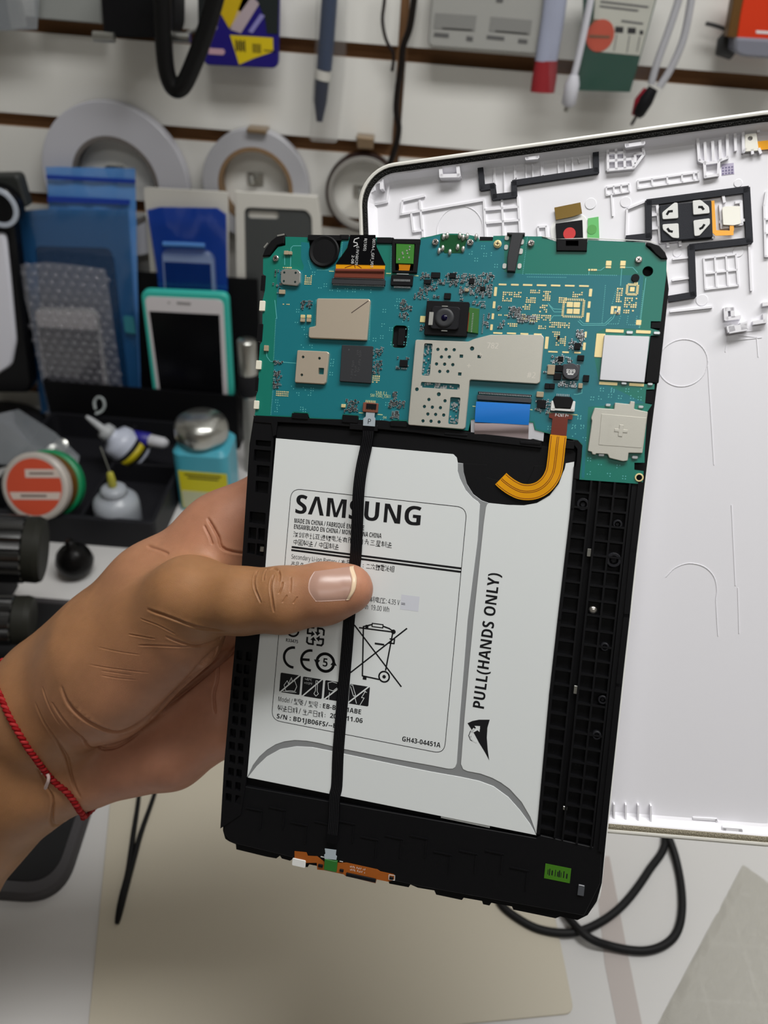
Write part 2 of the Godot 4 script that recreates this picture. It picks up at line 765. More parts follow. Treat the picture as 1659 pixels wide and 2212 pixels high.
func tablet_frame() -> void:
	var b := MB.new()
	b.prism(rrect(0, 0, 148.6, 243.2, 11.0, 8), -7.2, -5.4, 0.5)
	part(b, "screen_glass", mats["white_plastic"], tablet, "white edge of the front glass")
	# moulded black frame with a jagged lower edge
	b = MB.new()
	var outline := p2([-64.75, 120.74, -39.17, 121.15, -14.59, 121.37, 18.87, 121.58, 50.59, 121.3, 63.57, 121.06, 69.1, 118.37, 72.79, 113.05, 74.41, 106.13])
	outline.append_array(p2([74.44, 87.47, 73.99, 71.75, 73.62, 46.35, 73.31, 14.11, 73.32, -21.92, 73.39, -46.86, 73.46, -72.1, 73.64, -92.49, 73.83, -105.32, 72.79, -112.45, 70.16, -118.25, 66.87, -120.93]))
	outline.append_array(p2([60.66, -120.97, 59.12, -122.03, 43.79, -122.21, 43.18, -121.1, 35.55, -121.41, 34.98, -122.61, 32.58, -122.62, 32.13, -121.47, 25.23, -121.76, 24.63, -122.8, 14.8, -122.84, 13.96, -121.39, 7.57, -121.72, 4.65, -121.08, 4.04, -122.32, -3.55, -122.52, -4.22, -121.2, -8.41, -121.37, -9.43, -122.34, -21.74, -121.67, -31.19, -121.65, -36.14, -121.77, -36.8, -123.04, -41.79, -123.35, -43.14, -120.99, -44.22, -121.98, -47.74, -121.77, -48.6, -120.81, -50.05, -122.26, -54.36, -122.41, -67.33, -122.06, -67.69, -120.02, -70.55, -119.45, -72.43, -118.68, -73.7, -115.46]))
	outline.append_array(p2([-74.34, -102.11, -74.33, -86.81, -74.08, -69.67, -73.68, -54.52, -73.43, -37.63, -73.13, -6.84, -73.37, 15.83, -73.66, 41.16, -73.1, 51.09, -72.7, 62.73, -73.08, 84.01, -73.12, 103.35, -73.07, 112.09, -70.48, 117.36, -67.67, 119.83]))
	b.prism(outline, -5.4, -2.4, 0.0)
	# the raised left strip, pierced by square pockets
	var strip := p2([-72.76, 51.65, -64.19, 49.94, -63.4, 24.03, -63.31, -19.61, -73.32, -19.23, -73.13, -6.84, -73.37, 15.83, -73.66, 41.16])
	var holes := []
	var hs := [-67.99, 42.07, 6.43, 2.17, -68.05, 37.2, 7.02, 4.54, -67.29, 31.16, 5.47, 4.65, -67.25, 25.05, 5.35, 4.65, -68.1, 12.88, 6.68, 4.62, -69.7, 6.72, 3.27, 4.6, -65.95, 6.69, 2.88, 4.75, -69.68, 0.66, 3.39, 4.34, -65.92, 0.58, 3.28, 4.83]
	for i in range(0, hs.size(), 4):
		holes.append(rrect(hs[i], hs[i + 1], hs[i + 2], hs[i + 3], 0.3, 2))
	b.prism(strip, -2.4, 0.0, 0.0, Transform3D.IDENTITY, holes)
	strip = p2([-63.31, -19.61, -63.38, -30.67, -64.37, -71.81, -64.48, -92.62, -65.59, -106.16, -73.85, -113.56, -74.33, -86.81, -74.08, -69.67, -73.43, -37.63, -73.32, -19.23])
	holes = []
	for k in 12:
		var y := -42.0 - k * 5.3
		holes.append(rrect(-71.3 + sin(k * 1.7) * 0.4, y, 2.6, 3.6, 0.4, 2))
		holes.append(rrect(-67.6 + cos(k * 2.3) * 0.3, y, 2.4, 3.6, 0.4, 2))
	b.prism(strip, -2.4, 0.0, 0.0, Transform3D.IDENTITY, holes)
	# bridge above the battery, with catches
	b.prism(p2([-72.82, 52.36, -59.11, 52.78, -44.21, 53.13, -20.78, 54.27, -8.37, 53.11, 13.94, 52.23, 37.1, 51.17, 37.35, 48.56, 14.21, 49.4, -8.14, 50.57, -25.84, 50.97, -44.03, 51.04, -62.72, 50.58, -63.07, 45.56, -64.14, 44.77, -65.32, 49.85, -72.24, 49.89]), -2.4, 0.35, 0.15)
	blocks(b, [-33.79, 53.81, 6.16, 2.91, -53.72, 53.45, 6.54, 2.04, -15.01, 53.25, 6.41, 1.96, -28.31, 51.07, 10.89, 2.15], -2.4, 0.8, 0.15)
	blocks(b, [33.27, 50.03, 7.32, 1.03, 46.83, 50.52, 3.37, 2.9, 6.42, 51.09, 8.56, 0.76], -2.4, 0.6, 0.15)
	b.prism(p2([47.74, 52.4, 49.51, 52.31, 51.21, 50.64, 51.35, 47.05, 51.32, 38.68, 49.55, 38.75, 49.79, 45.11, 49.6, 49.16, 48.12, 50.85]), -2.4, 0.3, 0.1)
	# the ribbed right strip: outer wall, inner wall and a lattice of ribs
	var inner := p2([49.62, 42.69, 49.99, 27.98, 49.48, -11.92, 49.25, -38.97, 49.89, -90.46])
	var outer := p2([73.23, 39.91, 73.14, 15.72, 73.34, -7.1, 73.26, -31.87, 73.33, -92.56])
	strokes(b, inner, 1.2, -2.4, 2.5)
	strokes(b, p2([72.1, 39.01, 71.92, 15.58, 72.12, -7.26, 72.03, -32.06, 72.16, -92.12]), 2.0, -2.4, 2.5)
	for k in 25:
		var t := (k + 0.4) / 25.0
		var y := lerpf(inner[0].y, inner[4].y, t) - 1.0
		var xa := lerpf(inner[0].x, inner[4].x, t)
		var xd := lerpf(outer[0].x, outer[4].x, t)
		var w := xd - xa
		# columns: cells, cable channel, cells, cells, outer ledge
		stroke(b, Vector2(xa, y), Vector2(xa + w * 0.25, y), 0.7, -2.4, 2.3)
		stroke(b, Vector2(xa + w * 0.37, y - 0.4), Vector2(xa + w * 0.80, y - 0.4), 0.7, -2.4, 2.3)
	for f in [0.25, 0.37, 0.585, 0.80]:
		stroke(b, inner[0].lerp(outer[0], f), inner[4].lerp(outer[4], f), 0.7, -2.4, 2.35)
	stroke(b, inner[0].lerp(outer[0], 0.88), inner[4].lerp(outer[4], 0.88), 2.4, -2.4, 1.9)
	# the flat lower panel
	b.prism(p2([-65.11, -94.64, 49.28, -92.68, 50.8, -91.32, 72.32, -92.08, 73.12, -104.62, 68.81, -117.7, 7.41, -119.93, -29.46, -119.59, -68.6, -118.66, -72.5, -115.22, -72.15, -109.37]), -2.4, -0.5, 0.2)
	for k in 12:
		var q := Vector2(-60 + k * 9.5, -103.0 + sin(k * 2.1) * 2.5)
		b.box(Vector3(q.x, q.y, -0.35), Vector3(7.0, 0.5, 0.5))
		b.box(Vector3(q.x + 3.0, q.y - 4.0, -0.35), Vector3(0.5, 7.0, 0.5))
	part(b, "frame", mats["deep_black"], tablet, "black moulded frame with rib pockets")
	# bosses, ejector marks and glints of metal in the pockets
	var rings := [-67.41, 19.03, 2.1, 65.83, 11.61, 2.6, 53.5, 30.04, 2.2, 65.82, 24.26, 1.6, 65.96, -19.35, 1.5, 67.14, -38.28, 1.6, 66.46, -51.32, 1.6]
	for i in range(0, rings.size(), 3):
		b = MB.new()
		b.prism(disc(rings[i], rings[i + 1], rings[i + 2], 18), -2.4, -0.2, 0.2, Transform3D.IDENTITY, [disc(rings[i], rings[i + 1], rings[i + 2] * 0.62, 18)])
		b.prism(disc(rings[i], rings[i + 1], rings[i + 2] * 0.35, 12), -2.4, -0.9)
		part(b, "screw_boss", mats["black_plastic"], tablet)
	var glint := [57.28, 13.26, 1.38, 2.81, 57.73, -36.2, 1.57, 2.96, 58.3, -79.77, 1.52, 1.34, -65.48, 0.87, 1.61, 2.05, 66.52, -112.25, 1.67, 1.27, -62.61, -100.39, 1.79, 2.13]
	each_block(glint, -1.6, -0.6, "spring_contact", mats["steel"], tablet, 0.1)
	b = MB.new()
	var sc: Array = [60.7, -6.94]
	b.lathe(PackedVector2Array([Vector2(0, 0.5), Vector2(0.9, 0.35), Vector2(1.4, 0), Vector2(1.5, -1)]), 18, Transform3D(Basis(Vector3.RIGHT, PI / 2), Vector3(sc[0], sc[1], -1.2)))
	part(b, "screw", mats["screw_steel"], tablet, "round steel screw head in the ribbed strip")
	# green label
	b = MB.new()
	blocks(b, [58.07, -104.05, 9.11, 5.48], -0.5, -0.35)
	var gl := part(b, "green_sticker", mats["green_label"], tablet, "small green barcode sticker")
	b = MB.new()
	var g: Array = [58.09, -104.19, 7.34, 3.38]
	for k in 9:
		b.box(Vector3(g[0] - g[2] / 2 + g[2] * (k + 0.3 + 0.3 * sin(k * 5.0)) / 9.0, g[1] + 0.6 * sin(k * 3.1), -0.34), Vector3(0.25 + 0.12 * (k % 3), g[3] * (0.55 + 0.2 * (k % 2)), 0.03))
	part(b, "print", mats["ink"], gl)
	b = MB.new()
	blocks(b, [66.77, -108.35, 2.19, 3.91], -0.5, 0.1, 0.1)
	part(b, "clip", flat("clear_clip", Color(0.30, 0.31, 0.33), 0.2), tablet)


func circuit_board() -> Node3D:
	var o := p2([-65.42, 120.69, -55.94, 120.6, -55.69, 118.17, -54.92, 112.84, -52.74, 110.45, -49.01, 109.28, -45, 110.64, -43.45, 113.57, -43.24, 118.88, -42.91, 120.9, -24.21, 121.1, -23.64, 119.22, -22.56, 108.24, -13.2, 108.25, -13.15, 121.05, -9.1, 121.81, -5.33, 122.8])
	o.append_array(p2([1.87, 122.81, 5.37, 122.28, 7.88, 121.7, 8.49, 120.41, 13.12, 120.49, 13.2, 122.21, 17.53, 122.38, 22.34, 122.26, 28.05, 122.25, 30.41, 122.29, 35.27, 120.58, 35.7, 117.21, 45.88, 117.41, 45.86, 121.32, 64.87, 120.82, 65.17, 119.63, 68.38, 116.95, 70.31, 115.4, 72.47, 114.94, 72.83, 110.21, 72.74, 100.59, 72.71, 94.61, 69.49, 94.47, 69.65, 92.08, 72.61, 91.38, 72.89, 89.91, 69.91, 89.59, 69.85, 88.01, 69.48, 73.11, 72.95, 73.32, 73.04, 71.56, 70.39, 71.3, 70.52, 66.63, 72.88, 66.32]))
	o.append_array(p2([71.52, 63.7, 72.14, 49.63, 72.49, 46.34, 69.13, 46.06, 69.38, 43.63, 72.45, 43.45, 72.62, 38.94, 51.41, 38.64, 51.18, 47.03, 50.99, 50.62, 49.07, 52.27, 45.29, 52.71, 38.73, 53.97, 34.44, 54.79, 33.55, 57.37, 11.43, 56.9, 10.79, 52.76]))
	o.append_array(p2([-11.39, 53.17, -12.26, 54.56, -17.73, 54.41, -18.6, 52.99, -30.23, 52.79, -31.21, 55.17, -36.61, 55.29, -36.94, 53.14, -49.97, 52.96, -50.92, 54.79, -56.48, 54.71, -57.4, 52.94, -72.48, 52.54, -72.32, 53.92, -72.43, 59.99, -71.94, 62.04, -72.02, 67.08, -72.42, 74.61, -72.39, 79.62, -71.76, 81.16, -72.07, 87.64, -72.69, 96.59, -72.11, 100.08, -72.48, 105.92, -73.38, 106.49, -73.78, 112.67, -70.92, 113.17, -68.02, 116.87, -65.14, 117.42]))
	var holes := [disc(66.76, 111.19, 1.75, 18), disc(71.21, 41.12, 1.0, 16), rrect(-17.64, 85.26, 5.44, 8.13, 1.4, 4)]
	var b := MB.new()
	b.prism(o, -1.0, 0.0, 0.0, Transform3D.IDENTITY, holes)
	var board := part(b, "circuit_board", mats["pcb_green"], tablet, "teal circuit board covered in components")
	# copper planes under the mask read as a bluer teal, raised a hair
	b = MB.new()
	b.prism(p2([-58.94, 118.85, -55.72, 118.56, -54.42, 111.78, -48.95, 108.61, -44.46, 110.41, -43.08, 116.95, -42.42, 119.37, -39.62, 119.42, -44.51, 110.94, -44.11, 106.31, -22.54, 106.91, -13.18, 108.02, -13.09, 120.34, -9.05, 121.34, -5.28, 122.24, 1.92, 121.75]) + p2([8.04, 120.02, 13.4, 120.11, 17.12, 121.61, 18.27, 109.69, 24.58, 109.14, 26, 109.18, 57.06, 109.69, 65.58, 109.73, 65.74, 91.07, 64.32, 91.71, 54.4, 91.28, 51.83, 89.52, 52.23, 81.06, 54.39, 73.39, 70.52, 66.63]) + p2([51.81, 64.14, 52.52, 48.49, 53.03, 39.06, 52.03, 39.42, 51.29, 51.1, 49.04, 52.63, 45.47, 53.08, 38.91, 54.4, 34.85, 55.19, 33.87, 57.85, 11.2, 57.34, 10.48, 53.02]) + p2([-11.44, 53.75, -12.05, 54.96, -17.86, 54.79, -18.94, 53.35, -29.86, 53.2, -30.88, 55.59, -36.95, 55.66, -37.39, 53.56, -49.69, 53.38, -50.69, 55.21, -56.83, 55.09, -57.86, 53.31, -65.89, 53.05, -66.01, 72.94, -66.76, 89.85, -66.9, 96.79, -67.57, 108.13, -57.27, 108.39, -57.08, 109.86, -58.43, 112.76]), 0.0, 0.03, 0.0, Transform3D.IDENTITY, [rrect(-17.64, 85.26, 5.66, 8.31, 1.4, 4)])
	var cp := part(b, "copper_plane", mats["pcb_teal"], board)
	# tracks
	b = MB.new()
	for tr in [[-64.81, 110.16, -65.11, 113.84], [-62.39, 109.73, -62.8, 116.58, -61.97, 117.33, -58.81, 117.39], [-69.6, 77.26, -69.17, 75.28, -67.68, 73.6, -56.72, 73.44], [-67.7, 96.76, -66.33, 89.87], [58.17, 112.12, 58.33, 106.11], [59.28, 112.29, 61.74, 112.35, 63.48, 110.64], [52.5, 112.21, 51.24, 111.11, 49.87, 111.08], [47.37, 110.92, 47.42, 109.52], [66.34, 108.88, 66.09, 92.02], [45.43, 93.49, 46.96, 92.14, 54.74, 92.47, 56.99, 94.9, 57.53, 96.32], [45.85, 93.98, 47.36, 92.72, 54.45, 93.02, 56.49, 95.34], [35.65, 93.09, 36.87, 95.04, 40.14, 95.17], [34.57, 99.22, 36.63, 97.4, 39.93, 97.29], [35.11, 98.53, 36.97, 96.37, 40.01, 96.49], [46.58, 68.16, 47.74, 68.23, 49.22, 68.8, 49.1, 69.99]]:
		strokes(b, p2(tr), 0.22, 0.03, 0.02)
	part(b, "track", mats["pcb_track"], board).set_meta("kind", "stuff")
	# via dots
	b = MB.new()
	for ln in [[26, 109.18, 56.63, 109.54], [26.58, 108.19, 39.76, 108.37], [25.21, 122.21, 24.81, 109.15], [53.36, 105.96, 53.51, 93.35], [65.91, 104.5, 65.84, 92.24], [57.13, 104.68, 56.24, 100], [59.41, 95.69, 58.97, 93.34], [61.88, 95.79, 61.72, 92.99], [64.79, 95.9, 64.4, 93.11], [55.14, 92.95, 58.77, 93.1], [61.72, 92.99, 64.42, 92.97], [-66.76, 89.85, -66.36, 73.92], [-65.54, 70.46, -65.76, 53.37], [-42.63, 118.89, -42.73, 111.18], [-23.66, 117.8, -23.16, 108.32], [-29.73, 96.15, -29.13, 83.64], [-51.11, 97.33, -50.72, 86.57], [-51.54, 108.54, -45.34, 108.7], [-55.47, 111.85, -54.18, 108.96]]:
		var pa := Vector2(ln[0], ln[1])
		var pb := Vector2(ln[2], ln[3])
		var n := int(pa.distance_to(pb) / 0.62)
		for i in n + 1:
			dot(b, pa.lerp(pb, float(i) / n), 0.2)
	var groups := [-50.01, 101.52, -45.51, 101.66, -42.56, 101.51, -39.59, 101.51, -36.63, 101.46, -33.58, 101.46, -30.55, 101.41, -47.96, 103.04, -52.99, 107.28, -58.1, 93.16, -58.3, 89.2, -55.44, 86.61, -54.17, 83.96, -55.15, 79.96, -51.73, 80.03, -57.8, 64.17, -55.48, 61.82, -53.01, 63.96, -49.85, 63.91, -50.75, 62.12, -63.75, 58.54, -63.05, 56.57, -63.73, 55.02, -53.44, 56.47, -52.32, 55.79, -24.31, 94.43, -24.34, 89.16, -24.45, 84.82, -27.12, 83.74, -19.44, 98.43, -19.97, 96.03, -16.56, 91.15, -15.1, 88.59, -14.84, 85.74, -15.32, 82.85, -21.23, 87.85, -20.26, 82.61, -42.72, 75.17, -42.85, 73.69, -42.82, 70.26, -29.8, 53.65, -24.74, 54.01, -21.71, 53.98, -20.27, 60.4, 9.93, 118.13, 5.71, 116.12, 7.9, 113.76, 10.91, 115.51, 13.57, 115.81, 15.17, 111.77, 55.84, 70.4, 59.48, 70.63, 64.24, 70.68, 68.28, 70.93, 52.95, 67.14, 55.45, 67.54, 58.79, 68.46, 62.01, 68.19, 66.06, 68.45, 68.57, 68.14, 49.22, 60.45, 47.7, 56.99, 50.48, 57.2, 39.33, 55.9, 49.16, 60.15, 47.53, 56.66, 50.58, 56.89, 48.02, 54, 51.63, 52.92, 54, 45.91, 57.76, 43.98, 63.98, 44.29, 54.34, 41.21, 61.08, 41.12, 66.28, 40.69, 55.74, 70.19, 59.39, 70.19, 58.72, 68.38, 62.17, 68.15, 52.81, 67.11]
	for i in range(0, groups.size(), 2):
		for dx in [-0.45, 0.45]:
			for dy in [-0.45, 0.45]:
				if rng.randf() < 0.8:
					dot(b, Vector2(groups[i] + dx, groups[i + 1] + dy), 0.24)
	var vias := part(b, "via", mats["pcb_track"], board)
	vias.set_meta("kind", "stuff")
	# silk screen
	b = MB.new()
	lettering(b, "TAB E L", false, -25, 63.74, 4.6, 1.1, 0.04)
	lettering(b, "SM-T560_T561", false, -26.9, 62.4, 7.6, 1.1, 0.04)
	lettering(b, "04", false, -21.29, 54.89, 1.3, 0.9, 0.04)
	for s in [[-23.43, 56.3, -21.66, 56.27], [-30.65, 56.39, -29.12, 56.39], [-24.78, 108.04, -23.03, 108.03], [-46.85, 108.27, -45.04, 108.22], [-14.11, 107.52, -12.74, 107.46], [11.59, 61.67, 13.58, 61.6], [31.34, 61.87, 32.79, 61.82], [38.24, 61.15, 48.41, 61.09]]:
		strokes(b, p2(s), 0.3, 0.04, 0.02)
	part(b, "silkscreen", mats["print_cream"], board)
	# gold frame pads for missing shields
	var dash: Array = [18.12, 105.27, 2.77, 0.59, 22.45, 105.31, 2.75, 0.59, 26.9, 105.37, 3.3, 0.62, 31.74, 105.42, 3.37, 0.61, 36.58, 105.47, 3.25, 0.61, 41.39, 105.55, 3.31, 0.56, 46.2, 105.6, 3.29, 0.56, 48.63, 103.4, 1, 2.64, 48.59, 99.28, 0.87, 2.27, 48.57, 94.91, 1.06, 3.2, 15.84, 102.73, 0.99, 3.19, 15.8, 98.05, 0.91, 2.43, 15.73, 93.99, 0.83, 2.05, 15.63, 90.11, 0.88, 2.05, 18.06, 88.16, 3.26, 0.53, 22.9, 88.28, 3.24, 0.53, 27.44, 88.29, 2.78, 0.55, 32.09, 88.35, 2.72, 0.55, 35.47, 85.55, 1.13, 4.25, 48.43, 88.99, 0.76, 2.04, 48.38, 84.93, 0.91, 2.6, 37.92, 82.52, 3.26, 0.5, 42.26, 82.59, 2.25, 0.55, 46.33, 82.65, 2.29, 0.55]
	each_block(dash, 0.03, 0.1, "solder_pad", mats["gold"], board, 0.0, 0.1)
	each_block([57.99, 90.69, 5.97, 1.05, 67.44, 90.76, 4.8, 1.04, 53.57, 85.49, 2.93, 8.09, 57.7, 72.59, 6.09, 0.96, 67.07, 72.73, 4.82, 0.93], 0.03, 0.14, "shield_pad", mats["gold"], board, 0.0, 0.1)
	each_block([53.65, 113.56, 1.85, 1.67, 58.37, 113.68, 1.79, 1.67, 53.7, 112.2, 1.75, 0.7, 58.42, 112.31, 1.69, 0.7, 65.56, 93.85, 1.75, 1.78], 0.03, 0.1, "antenna_pad", mats["gold"], board)
	# dark recess floor behind the slot, the lens of the microphone port
	b = MB.new()
	b.prism(rrect(-17.64, 85.26, 6.52, 9.04, 1.0, 3), -2.4, -1.4)
	b.prism(rrect(-17.14, 85.28, 2.8, 6.33, 0.4, 3), -1.4, -0.5, 0.15)
	part(b, "socket", mats["chip_dark"], board)
	return board


func dot(b: MB, p: Vector2, r: float) -> void:
	b.prism(PackedVector2Array([p + Vector2(r, 0), p + Vector2(0, r), p - Vector2(r, 0), p - Vector2(0, r)]), 0.03, 0.06)


func board_shields(board: Node3D) -> void:
	var b := MB.new()
	b.prism(rounded(p2([-50, 97.76, -30.17, 98.25, -29.71, 97.6, -29.74, 83.03, -51.98, 82.97, -52.55, 83.54, -52.63, 86.88, -50.01, 87.48, -50.48, 97.36]), 0.5, 3), 0.0, 1.5, 0.25)
	var s := part(b, "shield_lid", mats["lid_metal"], board, "large champagne metal shield with a scratch")
	b = MB.new()
	strokes(b, p2([-36.39, 92.91, -30.35, 97.48]), 0.3, 1.5, 0.03)
	part(b, "scratch", flat("scratch", Color(0.30, 0.24, 0.22), 0.5), s)
	b = MB.new()
	b.prism(rounded(p2([-56.58, 78.16, -44.8, 78.25, -43.98, 77.81, -44.23, 66.73, -44.79, 66, -56.36, 66, -56.61, 66.48]), 0.5, 3), 0.0, 1.5, 0.25, Transform3D.IDENTITY, [disc(-54, 75.71, 0.55, 12), disc(-47.48, 75.56, 0.55, 12), disc(-53.96, 68.98, 0.55, 12), rrect(-46.4, 70.84, 2.19, 2.44, 0.2, 2)])
	part(b, "shield_lid", mats["lid_metal"], board, "small square champagne shield with holes")
	b = MB.new()
	b.prism(rounded(p2([-64.4, 108.4, -59.1, 108.25, -57.86, 107.3, -57.69, 103.39, -58.6, 102.23, -64.28, 102.55, -65.48, 103.5, -65.65, 107.44]), 0.4, 3), 0.0, 1.3, 0.2, Transform3D.IDENTITY, [disc(-64.23, 106.98, 0.45, 10), disc(-59.68, 106.96, 0.45, 10), disc(-64.17, 103.74, 0.45, 10), disc(-59.6, 103.58, 0.45, 10)])
	part(b, "shield_lid", mats["tin"], board, "white metal can with clipped corners")
	# pierced plate
	var holes := [rrect(-6.41, 77.26, 3.11, 11.6, 0.5, 3), rrect(-0.76, 68.11, 14.3, 2.04, 0.5, 3), rrect(5.22, 59.47, 3.7, 9.74, 0.5, 3)]
	var hp := [-2.77, 81.08, 0.21, 81.23, 3.19, 81.24, -1.22, 78.46, 1.66, 78.61, -2.78, 75.86, 0.17, 75.93, 3.16, 75.9, -1.37, 73.23, 1.57, 73.4, -4.4, 62.89, 1.54, 62.8, -5.83, 60.25, -2.89, 60.21, 0.08, 60.22, -4.31, 57.62, -1.44, 57.68, 1.53, 57.65, -5.88, 55.01, -2.91, 55.13, 0.07, 55.06]
	for i in range(0, hp.size(), 2):
		holes.append(disc(hp[i], hp[i + 1], 0.62, 12))
	holes.append(disc(-9.18, 66.32, 0.7, 12))
	holes.append(disc(-0.95, 65.02, 0.75, 12))
	holes.append(disc(9.57, 82.02, 0.8, 12))
	for q in [[5.97, 79.12, 1.3, 1.16], [12.4, 79.26, 1.29, 1.15], [6, 72.73, 1.26, 1.16]]:
		holes.append(rrect(q[0], q[1], q[2], q[3], 0.1, 1))
	b = MB.new()
	var o := p2([-10.91, 84.2])
	o.append_array(p2([7.96, 84.39, 9.84, 85.4, 15.57, 87.17, 33.55, 87.99, 34.45, 87.08, 34.56, 71.5, 33.67, 70.86, 10.22, 70.93, 9.77, 70.51, 9.76, 53.73, 9.22, 53.09]))
	o.append_array(p2([-11.05, 53.2, -11.39, 53.75, -11.37, 83.9]))
	b.prism(rounded(o, 0.4, 2), 0.0, 1.6, 0.2, Transform3D.IDENTITY, holes)
	s = part(b, "shield_plate", mats["lid_silver"], board, "L-shaped pierced metal shield plate")
	b = MB.new()
	lettering(b, "782", false, 14.81, 82.38, 4.0, 2.0, 1.6)
	lettering(b, "#2", false, 29.85, 72.76, 2.9, 2.0, 1.6)
	for c in [[9.01, 75.87], [12.73, 79.98]]:
		stroke(b, Vector2(c[0] - 0.7, c[1]), Vector2(c[0] + 0.7, c[1]), 0.2, 1.6)
		stroke(b, Vector2(c[0], c[1] - 0.7), Vector2(c[0], c[1] + 0.7), 0.2, 1.6)
	part(b, "marking", flat("etch", Color(0.88, 0.86, 0.82), 0.5, 0.3), s)
	# board under the plate, seen through its slots
	b = MB.new()
	b.prism(rrect(-1, 69.24, 17.45, 28.7, 0.5, 2), 0.0, 0.4)
	part(b, "hidden_board", mats["pcb_teal"], board)
	b = MB.new()
	for r in [[-6.38, 77.21, 2.63, 11.05], [-0.79, 68.13, 13.72, 1.55], [5.27, 59.48, 3.18, 9.3]]:
		smd_field(b, r, 0.4, 30)
	var st := part(b, "covered_component", mats["solder"], board)
	st.set_meta("kind", "stuff")
	# bare steel slug and the plus-shaped lid on the right
	b = MB.new()
	b.prism(rounded(p2([54.64, 88.95, 69.6, 89.16, 69.49, 73.49, 54.65, 73.55]), 0.3, 2), 0.0, 1.0, 0.15)
	part(b, "shield_lid", mats["silver_sheet"], board, "plain bright square metal lid")
	b = MB.new()
	b.prism(rounded(p2([60.46, 66.05, 65.38, 65.85, 65.44, 66.91, 67.06, 66.84, 67.07, 64.28, 71.61, 63.62, 71.32, 49.48, 66.76, 49.2, 66.78, 46.53, 65.29, 46.14, 60.57, 46.91, 59.92, 48.2, 56.04, 48.1, 55.91, 47.64, 54.77, 47.77, 54.51, 48.56, 53.14, 48.77, 53.51, 59.34, 53.08, 60.2, 53.92, 63.84, 60.47, 63.83]), 0.3, 2), 0.0, 1.3, 0.2)
	s = part(b, "shield_lid", mats["lid_silver"], board, "silver metal lid with an embossed plus")
	b = MB.new()
	b.prism(p2([56.45, 61.96, 71.4, 61.58, 70.92, 51.22, 56.6, 51.15]), 1.3, 1.42, 0.08)
	b.prism(p2([62.8, 58.67, 64.22, 58.6, 64.24, 57.09, 65.7, 57.02, 65.64, 55.99, 64.18, 56.02, 64.08, 54.54, 62.7, 54.66, 62.72, 56.09, 61.26, 56.16, 61.33, 57.14, 62.79, 57.11]), 1.42, 1.62, 0.1)
	worn_marks(b, [59.91, 60.91, 59.39, 52.53], 1.0, 1.42)
	part(b, "emboss", mats["lid_silver"], s)
	each_block([58.4, 65.18, 1.81, 0.9, 69.25, 65.27, 1.78, 0.85, 57.91, 47.85, 2.06, 1.09, 69.05, 47.87, 2.02, 1.08], 0.0, 0.7, "lid_clip", mats["solder"], board, 0.2, 0.4)
	each_block([62.94, 90.32, 2.26, 0.97, 71.81, 90.51, 2.15, 1.01, 62.88, 72.93, 1.9, 0.87, 71.47, 73.14, 1.74, 0.83], 0.0, 0.6, "lid_clip", mats["solder"], board, 0.15, 0.4)


